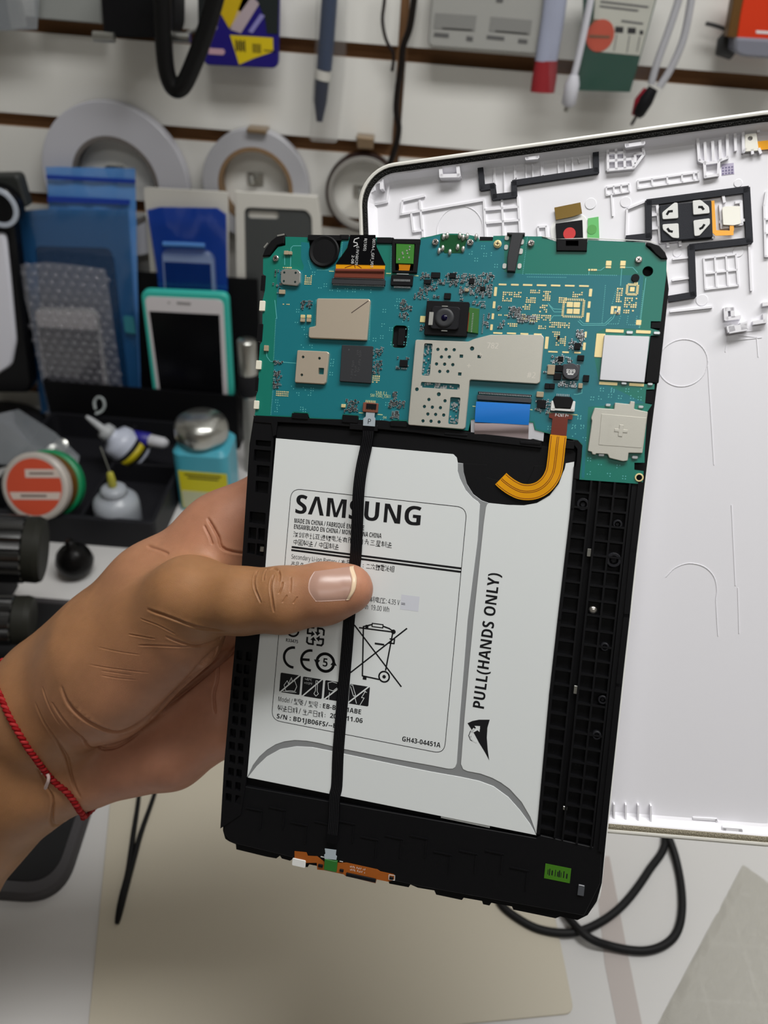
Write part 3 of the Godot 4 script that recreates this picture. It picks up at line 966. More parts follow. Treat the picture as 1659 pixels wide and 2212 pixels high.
func board_chips(board: Node3D) -> void:
	var b := MB.new()
	b.prism(rounded(p2([-39.25, 81.02, -27.24, 81.12, -26.84, 67.47, -39.01, 67.53]), 0.3, 2), 0.0, 1.1, 0.15)
	var c := part(b, "memory_chip", mats["chip"], board, "large black memory chip")
	b = MB.new()
	b.prism(disc(-36.34, 79.41, 0.3, 10), 1.1, 1.12)
	for ln in [[-34.17, 75.63, -34.59, 68.77], [-33.09, 73.73, -33.15, 69.83], [-32.68, 79.59, -32.92, 77.64], [-31.75, 79.4, -31.96, 71.36]]:
		worn_marks(b, ln, 0.8, 1.1)
	part(b, "marking", flat("chip_mark", Color(0.28, 0.28, 0.29), 0.6), c)
	each_block([-15.2, 75.55, 2.9, 2.48, -6.23, 107.71, 3.33, 2.02, -9.03, 105.28, 2.57, 1.57, -1.19, 100.41, 2.41, 2.12, 0.02, 107.76, 2.32, 1.8], 0.0, 0.9, "chip", mats["chip_dark"], board, 0.1)
	each_block([40.61, 76.78, 2.67, 2.24, 40.37, 73.95, 2.59, 2.34, 47.59, 80.78, 2.32, 1.87, 50.1, 73.85, 2.08, 2.25, 37.14, 70.4, 1.71, 1.91, 38.88, 70.46, 1.79, 1.81, 35.82, 63.96, 3.05, 2.89, 7.03, 106.01, 1.9, 1.88, 11.2, 103.47, 1.85, 1.39, 46.07, 84.77, 2.09, 2.27, 40.82, 80.11, 1.8, 1.57, 39.38, 87.54, 0.8, 0.91], 0.0, 0.9, "chip", mats["chip_dark"], board, 0.1)
	each_block([-64.38, 114.54, 1.71, 1.44, -62.78, 114.48, 1.48, 1.24, -64.84, 99.87, 2.42, 1.6, -55.69, 89.61, 1.79, 1.31, -53.23, 89.71, 1.68, 1.31, -69.53, 78.39, 1.8, 2.16], 0.0, 0.8, "capacitor", mats["ceramic"], board, 0.1)
	each_block([-55.76, 91.03, 1.68, 1.21, -53.25, 91.13, 1.67, 1.21, -36.89, 58.52, 1.66, 1.27], 0.0, 0.7, "capacitor", mats["gold"], board, 0.1)
	each_block([37.94, 76.13, 2.52, 3.45, 34.97, 67.28, 2.48, 1.96, 5.62, 102.69, 1.35, 1.17, 48.42, 71.13, 1.48, 1.81], 0.0, 1.1, "capacitor", mats["ceramic"], board, 0.15)
	each_block([-9.58, 91.91, 2.02, 2.29], 0.0, 0.3, "flash_pad", flat("pale_gold", Color(0.93, 0.88, 0.62), 0.5), board)
	each_block([-72.48, 94.33, 2.2, 3.85, -72.14, 71.86, 2.12, 3.4, -71.83, 56.57, 2.01, 3.26], 0.0, 0.8, "side_contact", flat("contact", Color(0.93, 0.91, 0.84), 0.4), board, 0.15)
	# ring inductor
	b = MB.new()
	var q: Array = [44.69, 75.82]
	b.prism(rrect(44.79, 75.76, 5.76, 5.25, 0.3, 2), 0.0, 0.8, 0.1)
	b.lathe(PackedVector2Array([Vector2(0, 2.0), Vector2(2.6, 2.0), Vector2(2.8, 1.8), Vector2(2.8, 0.8)]), 24, Transform3D(Basis(Vector3.RIGHT, PI / 2), Vector3(q[0], q[1], 0)), false)
	c = part(b, "inductor", flat("ferrite", Color(0.25, 0.25, 0.27), 0.5), board, "round grey coil with white marking")
	b = MB.new()
	lettering(b, "6R8", true, q[0] + 1.5, q[1] + 0.75, 3.0, 1.4, 2.0, PI)
	b.box(Vector3(q[0], q[1] - 1.0, 2.01), Vector3(2.0, 0.5, 0.03))
	part(b, "marking", mats["print_white"], c)
	# rear camera
	b = MB.new()
	b.prism(rrect(-0.55, 92.15, 15.47, 12.22, 0.4, 2), 0.0, 2.2, 0.2)
	var lensc := [-1.17, 92.1]
	c = part(b, "rear_camera", mats["chip_dark"], board, "square black camera module")
	b = MB.new()
	b.prism(rrect(-0.93, 92.11, 10.31, 8.21, 1.2, 4), 2.2, 3.2, 0.3)
	part(b, "housing", mats["black_plastic"], c)
	b = MB.new()
	b.lathe(PackedVector2Array([Vector2(0, 3.3), Vector2(1.6, 3.5), Vector2(2.6, 3.6), Vector2(3.4, 3.5), Vector2(3.5, 3.2)]), 28, Transform3D(Basis(Vector3.RIGHT, PI / 2), Vector3(lensc[0], lensc[1], 0)))
	part(b, "lens_ring", mats["chip"], c)
	b = MB.new()
	b.lathe(PackedVector2Array([Vector2(0, 4.0), Vector2(0.6, 3.9), Vector2(1.1, 3.55)]), 20, Transform3D(Basis(Vector3.RIGHT, PI / 2), Vector3(lensc[0], lensc[1], 0)))
	part(b, "lens", flat("lens_glass", Color(0.06, 0.05, 0.16), 0.08), c)
	b = MB.new()
	blocks(b, [-5.99, 91.67, 1.53, 4.61, -1.34, 96.21, 2.16, 0.25, -0.77, 87.52, 2.17, 0.23], 3.0, 3.3)
	part(b, "contact", mats["tin"], c)
	b = MB.new()
	var cf: Array = [5.18, 91.39, 4.73, 6.7]
	var path := []
	for i in 9:
		path.append(Vector3(cf[0] - cf[2] / 2 + cf[2] * i / 8.0, cf[1], 1.4 + 0.5 * sin(i * 1.3)))
	b.band(path, cf[3], 0.15)
	part(b, "flex", flat("copper_brown", Color(0.52, 0.24, 0.13), 0.28, 0.3), c)
	b = MB.new()
	b.prism(p2([6.82, 96.65, 10.75, 96.21, 11.13, 87.51, 7.26, 87.83]), 0.0, 1.2, 0.1)
	var gp := part(b, "connector_board", flat("cam_green", Color(0.20, 0.42, 0.16), 0.4), c)
	b = MB.new()
	for k in 12:
		var y := lerpf(cf[1] + cf[3] * 0.45, cf[1] - cf[3] * 0.5, k / 11.0)
		b.box(Vector3(cf[0] + cf[2] * 0.75, y, 1.22), Vector3(0.5, 0.2, 0.06))
		b.box(Vector3(cf[0] + cf[2] * 1.55, y, 0.2), Vector3(0.4, 0.2, 0.3))
	part(b, "pin", mats["solder"], gp)
	# screws
	for sc in [[-68.45, 112.39], [-7.44, 119.5], [5.23, 119.59], [26.69, 119.73], [63.35, 114.87]]:
		screw(board, Vector2(sc[0], sc[1]), mats["screw_steel"])
	for rg in [[15.02, 119.33, 15.99, 119.35, 1], [71.21, 41.12, 72.22, 41.21, 0]]:
		var r := Vector2(rg[0], rg[1]).distance_to(Vector2(rg[2], rg[3])) * 1.45
		b = MB.new()
		b.prism(disc(rg[0], rg[1], r, 22), 0.0, 0.35, 0.08, Transform3D.IDENTITY, [disc(rg[0], rg[1], 1.0, 16)])
		part(b, "gold_ring", mats["gold"], board)
		if rg[4] == 1:
			screw(board, Vector2(rg[0], rg[1]), mats["gold"])


# A row of short worn strokes where lettering can no longer be read.
func worn_marks(b: MB, ln: Array, tall: float, z: float) -> void:
	var a := Vector2(ln[0], ln[1])
	var c := Vector2(ln[2], ln[3])
	var n := maxi(int(a.distance_to(c) / (tall * 0.75)), 2)
	var d := (c - a).normalized()
	var up := Vector2(-d.y, d.x)
	for i in n:
		if (i * 7) % 5 == 3:
			continue
		var p := a.lerp(c, (i + 0.5) / n)
		stroke(b, p - up * tall * 0.45, p + up * tall * (0.2 + 0.25 * (i % 2)), 0.16, z, 0.02)
		if i % 3 != 1:
			stroke(b, p + up * tall * 0.4 * ((i % 3) - 1), p + up * tall * 0.4 * ((i % 3) - 1) + d * tall * 0.4, 0.16, z, 0.02)


func screw(parent: Node3D, c: Vector2, m: Material) -> void:
	var b := MB.new()
	b.lathe(PackedVector2Array([Vector2(0, 0.75), Vector2(0.9, 0.8), Vector2(1.15, 0.6), Vector2(1.25, 0.0)]), 20, Transform3D(Basis(Vector3.RIGHT, PI / 2), Vector3(c.x, c.y, 0.1)), false)
	var s := part(b, "screw", m, parent)
	b = MB.new()
	var a := rng.randf() * PI
	for k in 2:
		var d := Vector2(cos(a + k * PI / 2), sin(a + k * PI / 2)) * 0.75
		stroke(b, c - d, c + d, 0.28, 0.86, 0.03)
	part(b, "cross_slot", mats["chip_dark"], s)


# Rows of contact teeth across a connector: [cx, cy, w, h].
func teeth(b: MB, a: Array, n: int, z0: float, z1: float, fill := 0.5) -> void:
	for i in n:
		b.box(Vector3(a[0] - a[2] / 2 + a[2] * (i + 0.5) / n, a[1], (z0 + z1) / 2), Vector3(a[2] / n * fill, a[3], z1 - z0))


func board_connectors(board: Node3D) -> void:
	# touch flex: black fan, amber window, brown tail, connector with teeth
	var b := MB.new()
	blocks(b, [-34.94, 104.41, 20.45, 2], 0.0, 1.3, 0.1)
	var c := part(b, "flex_connector", mats["chip"], board, "wide connector of the touch flex")
	b = MB.new()
	teeth(b, [-34.88, 105.56, 19.38, 0.31], 36, 1.2, 1.5)
	teeth(b, [-34.88, 103.25, 19.82, 0.46], 40, 0.0, 1.0)
	part(b, "pin", mats["solder"], c)
	b = MB.new()
	b.prism(p2([-44.03, 108.94, -25.25, 109.32, -25.07, 105.53, -44.45, 105.46]), 1.0, 1.7, 0.3)
	var st: Array = [-43.86, 108.18, -25.32, 108.37]
	b.tube([Vector3(st[0], st[1], 1.5), Vector3(st[2], st[3], 1.5)], 0.75, 12)
	part(b, "stiffener", flat("bar_brown", Color(0.46, 0.24, 0.19), 0.16), c)
	b = MB.new()
	b.prism(p2([-44.03, 110.73, -25.11, 110.71, -25.11, 109, -43.86, 108.72]), 1.2, 1.45)
	part(b, "amber_window", mats["orange_flex"], c)
	b = MB.new()
	b.prism(p2([-39.35, 121.25, -29.74, 121.4, -28.97, 117.25, -25, 110.61, -44.02, 110.54, -40.06, 116.56]), 1.3, 1.6)
	var fan := part(b, "touch_flex", mats["black_gloss"], tablet, "black touch flex with white lettering")
	b = MB.new()
	lettering(b, "007A-L_GFF_V01", false, -30.81, 119.96, 10.2, 1.0, 1.6, -PI / 2)
	lettering(b, "R(1505)", false, -33.81, 120.01, 4.4, 1.0, 1.6, -PI / 2)
	lettering(b, "G FV160129", false, -36.58, 117.2, 6.8, 1.0, 1.6, -PI / 2)
	lettering(b, "2-08", false, -38.1, 113.83, 3.0, 1.0, 1.6, -PI / 2)
	var u: Array = [-36.89, 119.01]
	strokes(b, PackedVector2Array([Vector2(u[0] + 1.0, u[1] + 1.2), Vector2(u[0] - 0.6, u[1] + 0.7), Vector2(u[0] - 0.9, u[1] - 0.4), Vector2(u[0] + 0.4, u[1] - 0.6), Vector2(u[0] + 0.7, u[1] - 1.3), Vector2(u[0] - 0.7, u[1] - 1.9)]), 0.3, 1.6)
	part(b, "print", mats["print_white"], fan)
	b = MB.new()
	strokes(b, p2([-40.37, 109.31, -36.93, 110.54, -36.43, 109.41]), 0.25, 1.46, 0.02)
	strokes(b, p2([-35.92, 110.47, -34.06, 109.37]), 0.25, 1.46, 0.02)
	part(b, "trace", mats["brown_flex"], c)
	# round speaker / sensor boot in its notch
	b = MB.new()
	var q: Array = [-49.42, 115.38, -43.62, 115.5]
	b.lathe(PackedVector2Array([Vector2(0, 0.6), Vector2(4.4, 0.6), Vector2(5.4, 0.9), Vector2(5.9, 0.5), Vector2(6.0, -2.4)]), 36, Transform3D(Basis(Vector3.RIGHT, PI / 2), Vector3(q[0], q[1], 0)), false)
	part(b, "round_boot", mats["deep_black"], tablet, "round black rubber boot")
	each_block([-49.6, 120.41, 13.35, 2.1, -26.21, 119.84, 6.41, 2.17, -18.28, 119.44, 10.73, 1.93, -42.03, 120.77, 3.72, 1.76], -2.4, 0.5, "board_clip", mats["deep_black"], tablet, 0.15)
	each_block([-72.94, 103.03, 1.76, 5.7, -72.71, 84.24, 2.16, 6.66, -72.46, 64.41, 1.29, 5.22], -2.4, 0.4, "edge_stop", mats["deep_black"], tablet)
	each_block([71.31, 93.21, 3.05, 1.99, 72.08, 81.63, 4.29, 15.55, 71.63, 68.86, 2.42, 4.33, 10.74, 121.15, 4.78, 1.6], -2.4, -0.2, "edge_stop", mats["deep_black"], tablet)
	for cl in [[-73.01, 115.79, -70.85, 118.89, -68.45, 120.79, -65.48, 121.42, -65.56, 118, -68.31, 117.16, -70.94, 113.37, -73.91, 113.01], [65.25, 120.64, 66.67, 120.58, 69.41, 119.71, 71.63, 117.48, 72.59, 115.4, 70.67, 115.27, 68.56, 116.87, 66.67, 118.93, 65.36, 119.55]]:
		b = MB.new()
		b.prism(p2(cl), -2.4, 0.7, 0.25)
		part(b, "corner_clip", mats["deep_black"], tablet)
	b = MB.new()
	b.prism(p2([35.29, 121.34, 45.74, 121.51, 45.98, 117.32, 35.7, 117.21]), -2.4, 0.8, 0.2, Transform3D.IDENTITY, [p2([38.52, 120.78, 42.77, 120.85, 42.96, 118.99, 38.7, 118.91])])
	part(b, "camera_notch", mats["deep_black"], tablet)
	b = MB.new()
	strokes(b, p2([30.42, 122.2, 35.2, 121.33, 45.8, 121.88, 64.83, 121.28, 68.43, 120.7]), 0.22, 0.0, 0.3)
	strokes(b, p2([-73.33, 116.38, -72.11, 117.88]), 0.6, 0.7, 0.1)
	strokes(b, p2([-68.24, 120.79, -65.73, 121.32]), 0.6, 0.7, 0.1)
	part(b, "metal_edge", mats["tin"], tablet).set_meta("kind", "stuff")
	# front camera
	b = MB.new()
	b.prism(p2([-23.48, 119.6, -13.01, 119.5, -13.2, 108.3, -22.46, 108.24]), -2.4, 0.9, 0.15, Transform3D.IDENTITY, [p2([-22.21, 118.68, -14.63, 118.63, -14.64, 109.01, -21.34, 109.03])])
	c = part(b, "camera_well", mats["deep_black"], tablet)
	b = MB.new()
	b.prism(p2([-21.79, 118.5, -15.01, 118.43, -14.76, 111.47, -21.26, 111.5]), -2.0, 1.0, 0.1)
	var fc := part(b, "front_camera", flat("fc_green", Color(0.22, 0.50, 0.16), 0.4), tablet, "small green front camera board")
	b = MB.new()
	for d in [[-16.59, 117.55], [-17.54, 116.12], [-19.15, 115.43], [-17.26, 115.18], [-18.59, 113.64], [-16.54, 113.69], [-20.11, 112.95], [-18.96, 114.96], [-16.6, 116.52]]:
		b.prism(rrect(d[0], d[1], 0.5, 0.6, 0.1, 1), 1.0, 1.1)
	part(b, "test_pad", mats["tin"], fc)
	b = MB.new()
	b.prism(p2([-20.26, 111.33, -15.82, 111.25, -16, 109.92, -16.15, 108.41, -20.21, 108.58, -19.93, 109.83]), 0.4, 0.7)
	part(b, "flex", mats["copper_flex"], fc)
	b = MB.new()
	blocks(b, [-18.5, 105.41, 8.13, 3.75], 0.0, 1.2, 0.15)
	c = part(b, "flex_connector", mats["chip_dark"], board)
	b = MB.new()
	teeth(b, [-18.42, 105.36, 6.33, 0.77], 14, 1.1, 1.35)
	teeth(b, [-18.21, 103.07, 6.32, 0.61], 14, 0.0, 0.8)
	blocks(b, [-18.3, 107.64, 4.47, 0.35], 0.6, 1.3)
	part(b, "pin", mats["solder"], c)
	# micro USB solder area and jack
	b = MB.new()
	b.prism(p2([-5.77, 122.33, 2.29, 122.36, 3.92, 120.63, 2.94, 115.98, -3.73, 115.84, -5.86, 118.13]), 0.03, 0.12)
	part(b, "solder_patch", flat("flux_green", Color(0.06, 0.30, 0.16), 0.25), board)
	b = MB.new()
	var blobs := [-4.64, 121.51, -4.6, 117.46, -5.81, 116.5, -3.34, 121.99, -1.84, 116.11, 2.5, 121.37, 2.88, 117.27, 1.2, 122.08, 3.93, 121.88, 7.15, 121.69, 0.84, 117.96]
	for i in range(0, blobs.size(), 2):
		b.ball(Vector3(blobs[i], blobs[i + 1], 0.2), Vector3(0.7, 1.2, 0.8), 6)
	part(b, "solder_joint", mats["tin"], board).set_meta("kind", "stuff")
	b = MB.new()
	b.prism(p2([18.05, 123.05, 24.27, 123.05, 24.26, 122.2, 23.7, 122.09, 23.15, 118.86, 22.66, 114.09, 22.14, 109.55, 19.34, 109.62, 18.97, 114.49, 19.32, 118.79, 19.68, 122.03, 18.12, 122.29]), 0.0, 1.6, 0.25)
	part(b, "audio_jack", mats["chip"], board, "black audio jack body")
	each_block([18.04, 121.62, 1.42, 1.69, 18.12, 118.29, 1.32, 1.69, 23.49, 120.24, 1.32, 1.78, 23.43, 116.96, 1.33, 1.87, 18.17, 111.74, 1.33, 1.79, 23.45, 111.87, 1.32, 1.78], 0.03, 0.25, "jack_pad", mats["tin"], board, 0.0, 0.5)
	# key-flex connector with its tag
	b = MB.new()
	blocks(b, [-26.24, 58.55, 5.73, 3.52], 0.0, 1.3, 0.15)
	c = part(b, "flex_connector", mats["tan_flex"], board, "small brown connector with gold pins")
	b = MB.new()
	blocks(b, [-25.86, 58.89, 3.86, 2.03], 1.2, 1.42)
	part(b, "slot", mats["chip_dark"], c)
	b = MB.new()
	teeth(b, [-25.79, 57.75, 4, 0.7], 6, 1.3, 1.55, 0.4)
	teeth(b, [-26.51, 60.8, 4.03, 0.86], 6, 0.0, 0.8, 0.4)
	part(b, "pin", mats["gold"], c)
	# display connector, blue tape and pale ribbon
	b = MB.new()
	blocks(b, [22.62, 64.85, 19.24, 1.68], 0.0, 1.5, 0.15)
	blocks(b, [22.62, 66.82, 19.1, 0.4], 0.0, 1.1, 0.1)
	c = part(b, "display_connector", flat("connector_grey", Color(0.23, 0.24, 0.26), 0.5), board, "long grey display connector")
	b = MB.new()
	teeth(b, [22.74, 66.38, 18.46, 0.43], 32, 1.0, 1.25, 0.45)
	part(b, "pin", mats["solder"], c)
	b = MB.new()
	b.prism(p2([11.3, 56.79, 12.91, 57, 33.47, 57.27, 34.26, 54.78, 37.64, 54.12, 37.68, 51.03, 34.02, 51.66, 31.84, 50.94, 11.85, 50.98]), -0.6, -0.3)
	part(b, "display_plate", mats["silver_sheet"], tablet, "silver plate under the display ribbon")
	b = MB.new()
	var x0: Array = [22.42, 63.45, 22.53, 56.14, 22.87, 50.29]
	var top := Vector2(x0[0], x0[1])
	var mid := Vector2(x0[2], x0[3])
	var low := Vector2(x0[4], x0[5])
	b.band([Vector3(top.x, top.y, 1.1), Vector3(lerpf(top.x, mid.x, 0.3), lerpf(top.y, mid.y, 0.3), 1.6), Vector3(mid.x, mid.y, 1.2)], 19.2, 0.16)
	part(b, "ribbon_tape", mats["blue_tape"], tablet, "blue tape on the display ribbon")
	b = MB.new()
	b.band([Vector3(mid.x, mid.y, 1.15), Vector3(lerpf(mid.x, low.x, 0.45), lerpf(mid.y, low.y, 0.45), 0.9), Vector3(lerpf(mid.x, low.x, 0.5), lerpf(mid.y, low.y, 0.5), 0.5), Vector3(low.x, low.y, -0.2)], 19.2, 0.14)
	part(b, "display_ribbon", mats["pale_flex"], tablet, "pale pink display ribbon")
	b = MB.new()
	for i in 30:
		var x := low.x - 9.0 + i * 0.62
		stroke(b, Vector2(x + (mid.x - low.x), mid.y - 0.2), Vector2(x + (mid.x - low.x) * 0.5, lerpf(mid.y, low.y, 0.42)), 0.14, 1.2, 0.03)
	# battery connector
	b = MB.new()
	blocks(b, [39.91, 63.57, 1.59, 3.51, 46.53, 63.83, 1.54, 3.58, 43.34, 62.41, 7.95, 0.9], 0.0, 1.7, 0.15)
	c = part(b, "battery_connector", mats["white_plastic"], board, "white and black battery connector")
	b = MB.new()
	b.prism(p2([40.2, 66.96, 45.6, 67.03, 46.58, 65.93, 46, 62.99, 40.61, 62.85, 39.56, 65.84]), 0.0, 2.0, 0.25)
	part(b, "latch", mats["chip_dark"], c)
	b = MB.new()
	teeth(b, [42.85, 67.59, 4.62, 0.79], 8, 0.0, 0.5, 0.35)
	part(b, "pin", mats["solder"], c)


# Loose field of tiny parts in the rectangle [cx, cy, w, h], laid on a jittered grid.
func smd_field(b: MB, a: Array, z0: float, n: int, lo := 0.35, hi := 0.75) -> void:
	for i in n:
		var p := Vector2(a[0] + (rng.randf() - 0.5) * a[2], a[1] + (rng.randf() - 0.5) * a[3])
		var w := rng.randf_range(lo, hi)
		b.box(Vector3(p.x, p.y, z0 + 0.2), Vector3(w, w * rng.randf_range(0.5, 1.4), 0.4))


func pad_grid(b: MB, a: Array, step: float, size: float, keep: float, z0: float, z1: float) -> void:
	var nx := maxi(int(a[2] / step), 1)
	var ny := maxi(int(a[3] / step), 1)
	for i in nx:
		for j in ny:
			if rng.randf() < keep:
				b.box(Vector3(a[0] - a[2] / 2 + step * (i + 0.5), a[1] - a[3] / 2 + step * (j + 0.5), (z0 + z1) / 2), Vector3(size * rng.randf_range(0.8, 1.1), size * rng.randf_range(0.7, 1.1), z1 - z0))


func board_small(board: Node3D) -> void:
	# bare gold pads where parts were lifted off
	var b := MB.new()
	for r in [[20.52, 101.37, 4.26, 4.18], [23.84, 101.96, 3.1, 2.29], [28.52, 100.44, 3.6, 2.74], [29.9, 103.39, 3.98, 1.87], [34.17, 102.06, 3.48, 4.15], [33.32, 97.52, 3.15, 3.21], [19.35, 94.71, 3.74, 1.06], [23.29, 91.5, 4.29, 1.99], [29.36, 94.27, 7.02, 3.55], [34.39, 94.35, 3.65, 2.47], [33.71, 91.17, 3.52, 2.09], [39.56, 91.95, 7.82, 2.28], [38.56, 88.69, 3.28, 2.23], [40.41, 86.52, 3.9, 3.86], [44.38, 102.75, 3.72, 2.46], [39.57, 100.82, 3.08, 2.73], [27.33, 98.01, 3.13, 2.75], [58.52, 103.22, 2.62, 5.72], [62.28, 100.56, 4.43, 3.78], [62.2, 97.43, 4.29, 1.51], [63.37, 107.42, 1.48, 1.34]]:
		pad_grid(b, r, 0.72, 0.5, 0.8, 0.03, 0.12)
	for r in [[-54.63, 105.04, 3.5, 4.3], [-25.09, 69.33, 3.31, 3.2], [-61.73, 61.6, 5.28, 2.32], [-62.68, 95.7, 3.57, 1.35], [-63.53, 109.09, 4.03, 0.64]]:
		pad_grid(b, r, 0.75, 0.52, 0.92, 0.03, 0.12)
	blocks(b, [53.68, 112.2, 1.78, 0.51, 47.41, 111.15, 0.66, 0.64, 48.33, 111.18, 0.66, 0.64, 49.08, 111.17, 0.61, 0.59, 49.7, 111.19, 0.56, 0.59], 0.03, 0.12)
	blocks(b, [56.48, 97.72, 1, 2.67, 58.66, 97.71, 1, 2.66, 57.44, 98.74, 0.84, 0.71, 57.63, 96.88, 0.84, 0.71], 0.03, 0.12)
	var g := part(b, "bare_pads", mats["gold"], board)
	g.set_meta("kind", "stuff")
	each_block([42.04, 99.07, 2.15, 1.9, 44.41, 99.06, 2.23, 1.9, 42.22, 96.76, 2.04, 1.81, 44.54, 96.8, 2.23, 1.89, 62.32, 104.96, 1.6, 1.57], 0.03, 0.12, "thermal_pad", mats["gold"], board)
	b = MB.new()
	for q in [[43.36, 97.89, 6.82, 5.88, 11], [62.33, 104.91, 3.39, 3.27, 7]]:
		var n: int = q[4]
		for i in n:
			var t := (i + 0.5) / n - 0.5
			for e in [Vector2(t, 0.5), Vector2(t, -0.5), Vector2(0.5, t), Vector2(-0.5, t)]:
				var along: bool = absf(e.y) == 0.5
				b.box(Vector3(q[0] + e.x * q[2], q[1] + e.y * q[3], 0.08), Vector3(0.32 if along else 0.8, 0.8 if along else 0.32, 0.1))
	g = part(b, "chip_footprint", mats["gold"], board)
	g.set_meta("kind", "stuff")
	# tiny parts: pale end caps and dark bodies
	b = MB.new()
	var d := MB.new()
	var fields := [[-9.72, 107.5, 4.09, 2.24, 16], [-4.95, 105.64, 4.53, 1.98, 16], [-8.73, 103.29, 6.76, 2.15, 28], [-11.01, 100.27, 5.1, 2.43, 16], [-0.24, 106.59, 5.21, 4.52, 26], [-5.17, 100.22, 2.08, 1.58, 8], [3.82, 101.34, 1.3, 4.16, 8], [6.26, 105.02, 6.1, 7.09, 70], [11.81, 104.82, 5.92, 8.27, 80], [1.16, 106.57, 1.9, 4.32, 14], [10.72, 98.25, 4.81, 1.52, 12], [13.88, 93.89, 1.45, 1.4, 6], [13.75, 90.86, 1.33, 1.64, 6], [17.79, 97.06, 1.57, 1.15, 6], [19.2, 91.21, 2.45, 2.79, 8], [23.36, 95.71, 3.44, 3.23, 70], [27.74, 93.72, 6.47, 2.61, 50], [39.78, 79.94, 4.03, 2.65, 26], [43.77, 79.91, 1.58, 1.82, 8], [36.62, 76.06, 1.3, 3.52, 8], [46.48, 88.81, 2.46, 3.67, 30], [45.45, 85.22, 4.27, 3.11, 30], [43.77, 71.57, 6.48, 1.52, 24], [44.4, 78.16, 5.64, 0.41, 6], [36.24, 63.05, 5.7, 4.69, 34], [58.29, 97.74, 1.64, 2.73, 4], [-25.13, 78.28, 3.47, 5.14, 22], [-25, 73.45, 3.49, 4.17, 26], [-33.59, 58.99, 5.21, 4.46, 46], [-16.54, 60.53, 5.73, 2.77, 44], [-17.46, 63.98, 1.59, 3.77, 14], [-16.82, 56.76, 2.99, 2.7, 20], [-16.28, 96.17, 4.19, 2.7, 24], [-16.71, 92.82, 3.66, 2.24, 14], [-15.53, 75.65, 4.13, 4.58, 16], [-17.22, 98.39, 1.58, 1.13, 6], [-66.93, 105.19, 3.41, 5.82, 18], [-55.91, 95.33, 1.84, 3.13, 14], [-53.45, 95.42, 1.94, 3.12, 14], [-64.23, 66.91, 3.12, 6.58, 40], [-64.49, 73.32, 3.41, 1.02, 12], [-66.47, 100.26, 1.07, 1.94, 6], [-9.62, 89.07, 1.92, 2.29, 8]]
	for f in fields:
		var n: int = f[4]
		for i in n:
			var p := Vector2(f[0] + (rng.randf() - 0.5) * f[2], f[1] + (rng.randf() - 0.5) * f[3])
			p = Vector2(snappedf(p.x, 0.55), snappedf(p.y, 0.55))
			var up := rng.randf() < 0.5
			var e := Vector2(0.28, 0.0) if up else Vector2(0.0, 0.28)
			var sz := Vector3(0.26, 0.46, 0.4) if up else Vector3(0.46, 0.26, 0.4)
			b.box(Vector3(p.x + e.x, p.y + e.y, 0.2), sz)
			b.box(Vector3(p.x - e.x, p.y - e.y, 0.2), sz)
			if rng.randf() < 0.7:
				d.box(Vector3(p.x, p.y, 0.2), Vector3(0.32, 0.44, 0.44) if up else Vector3(0.44, 0.32, 0.44))
	g = part(b, "tiny_terminals", mats["solder"], board)
	g.set_meta("kind", "stuff")
	g = part(d, "tiny_components", mats["chip_dark"], board)
	g.set_meta("kind", "stuff")
	b = MB.new()
	b.prism(disc(62.91, 108.79, 1.35, 18), 0.03, 0.5, 0.1)
	part(b, "black_dot", mats["chip_dark"], board)
	# pins of the free connector footprint
	b = MB.new()
	teeth(b, [-16.77, 57.63, 2.77, 0.78], 7, 0.03, 0.3, 0.4)
	teeth(b, [-16.79, 55.89, 2.72, 0.78], 7, 0.03, 0.3, 0.4)
	part(b, "footprint_pin", mats["solder"], board)


# ---------------------------------------------------------------- battery

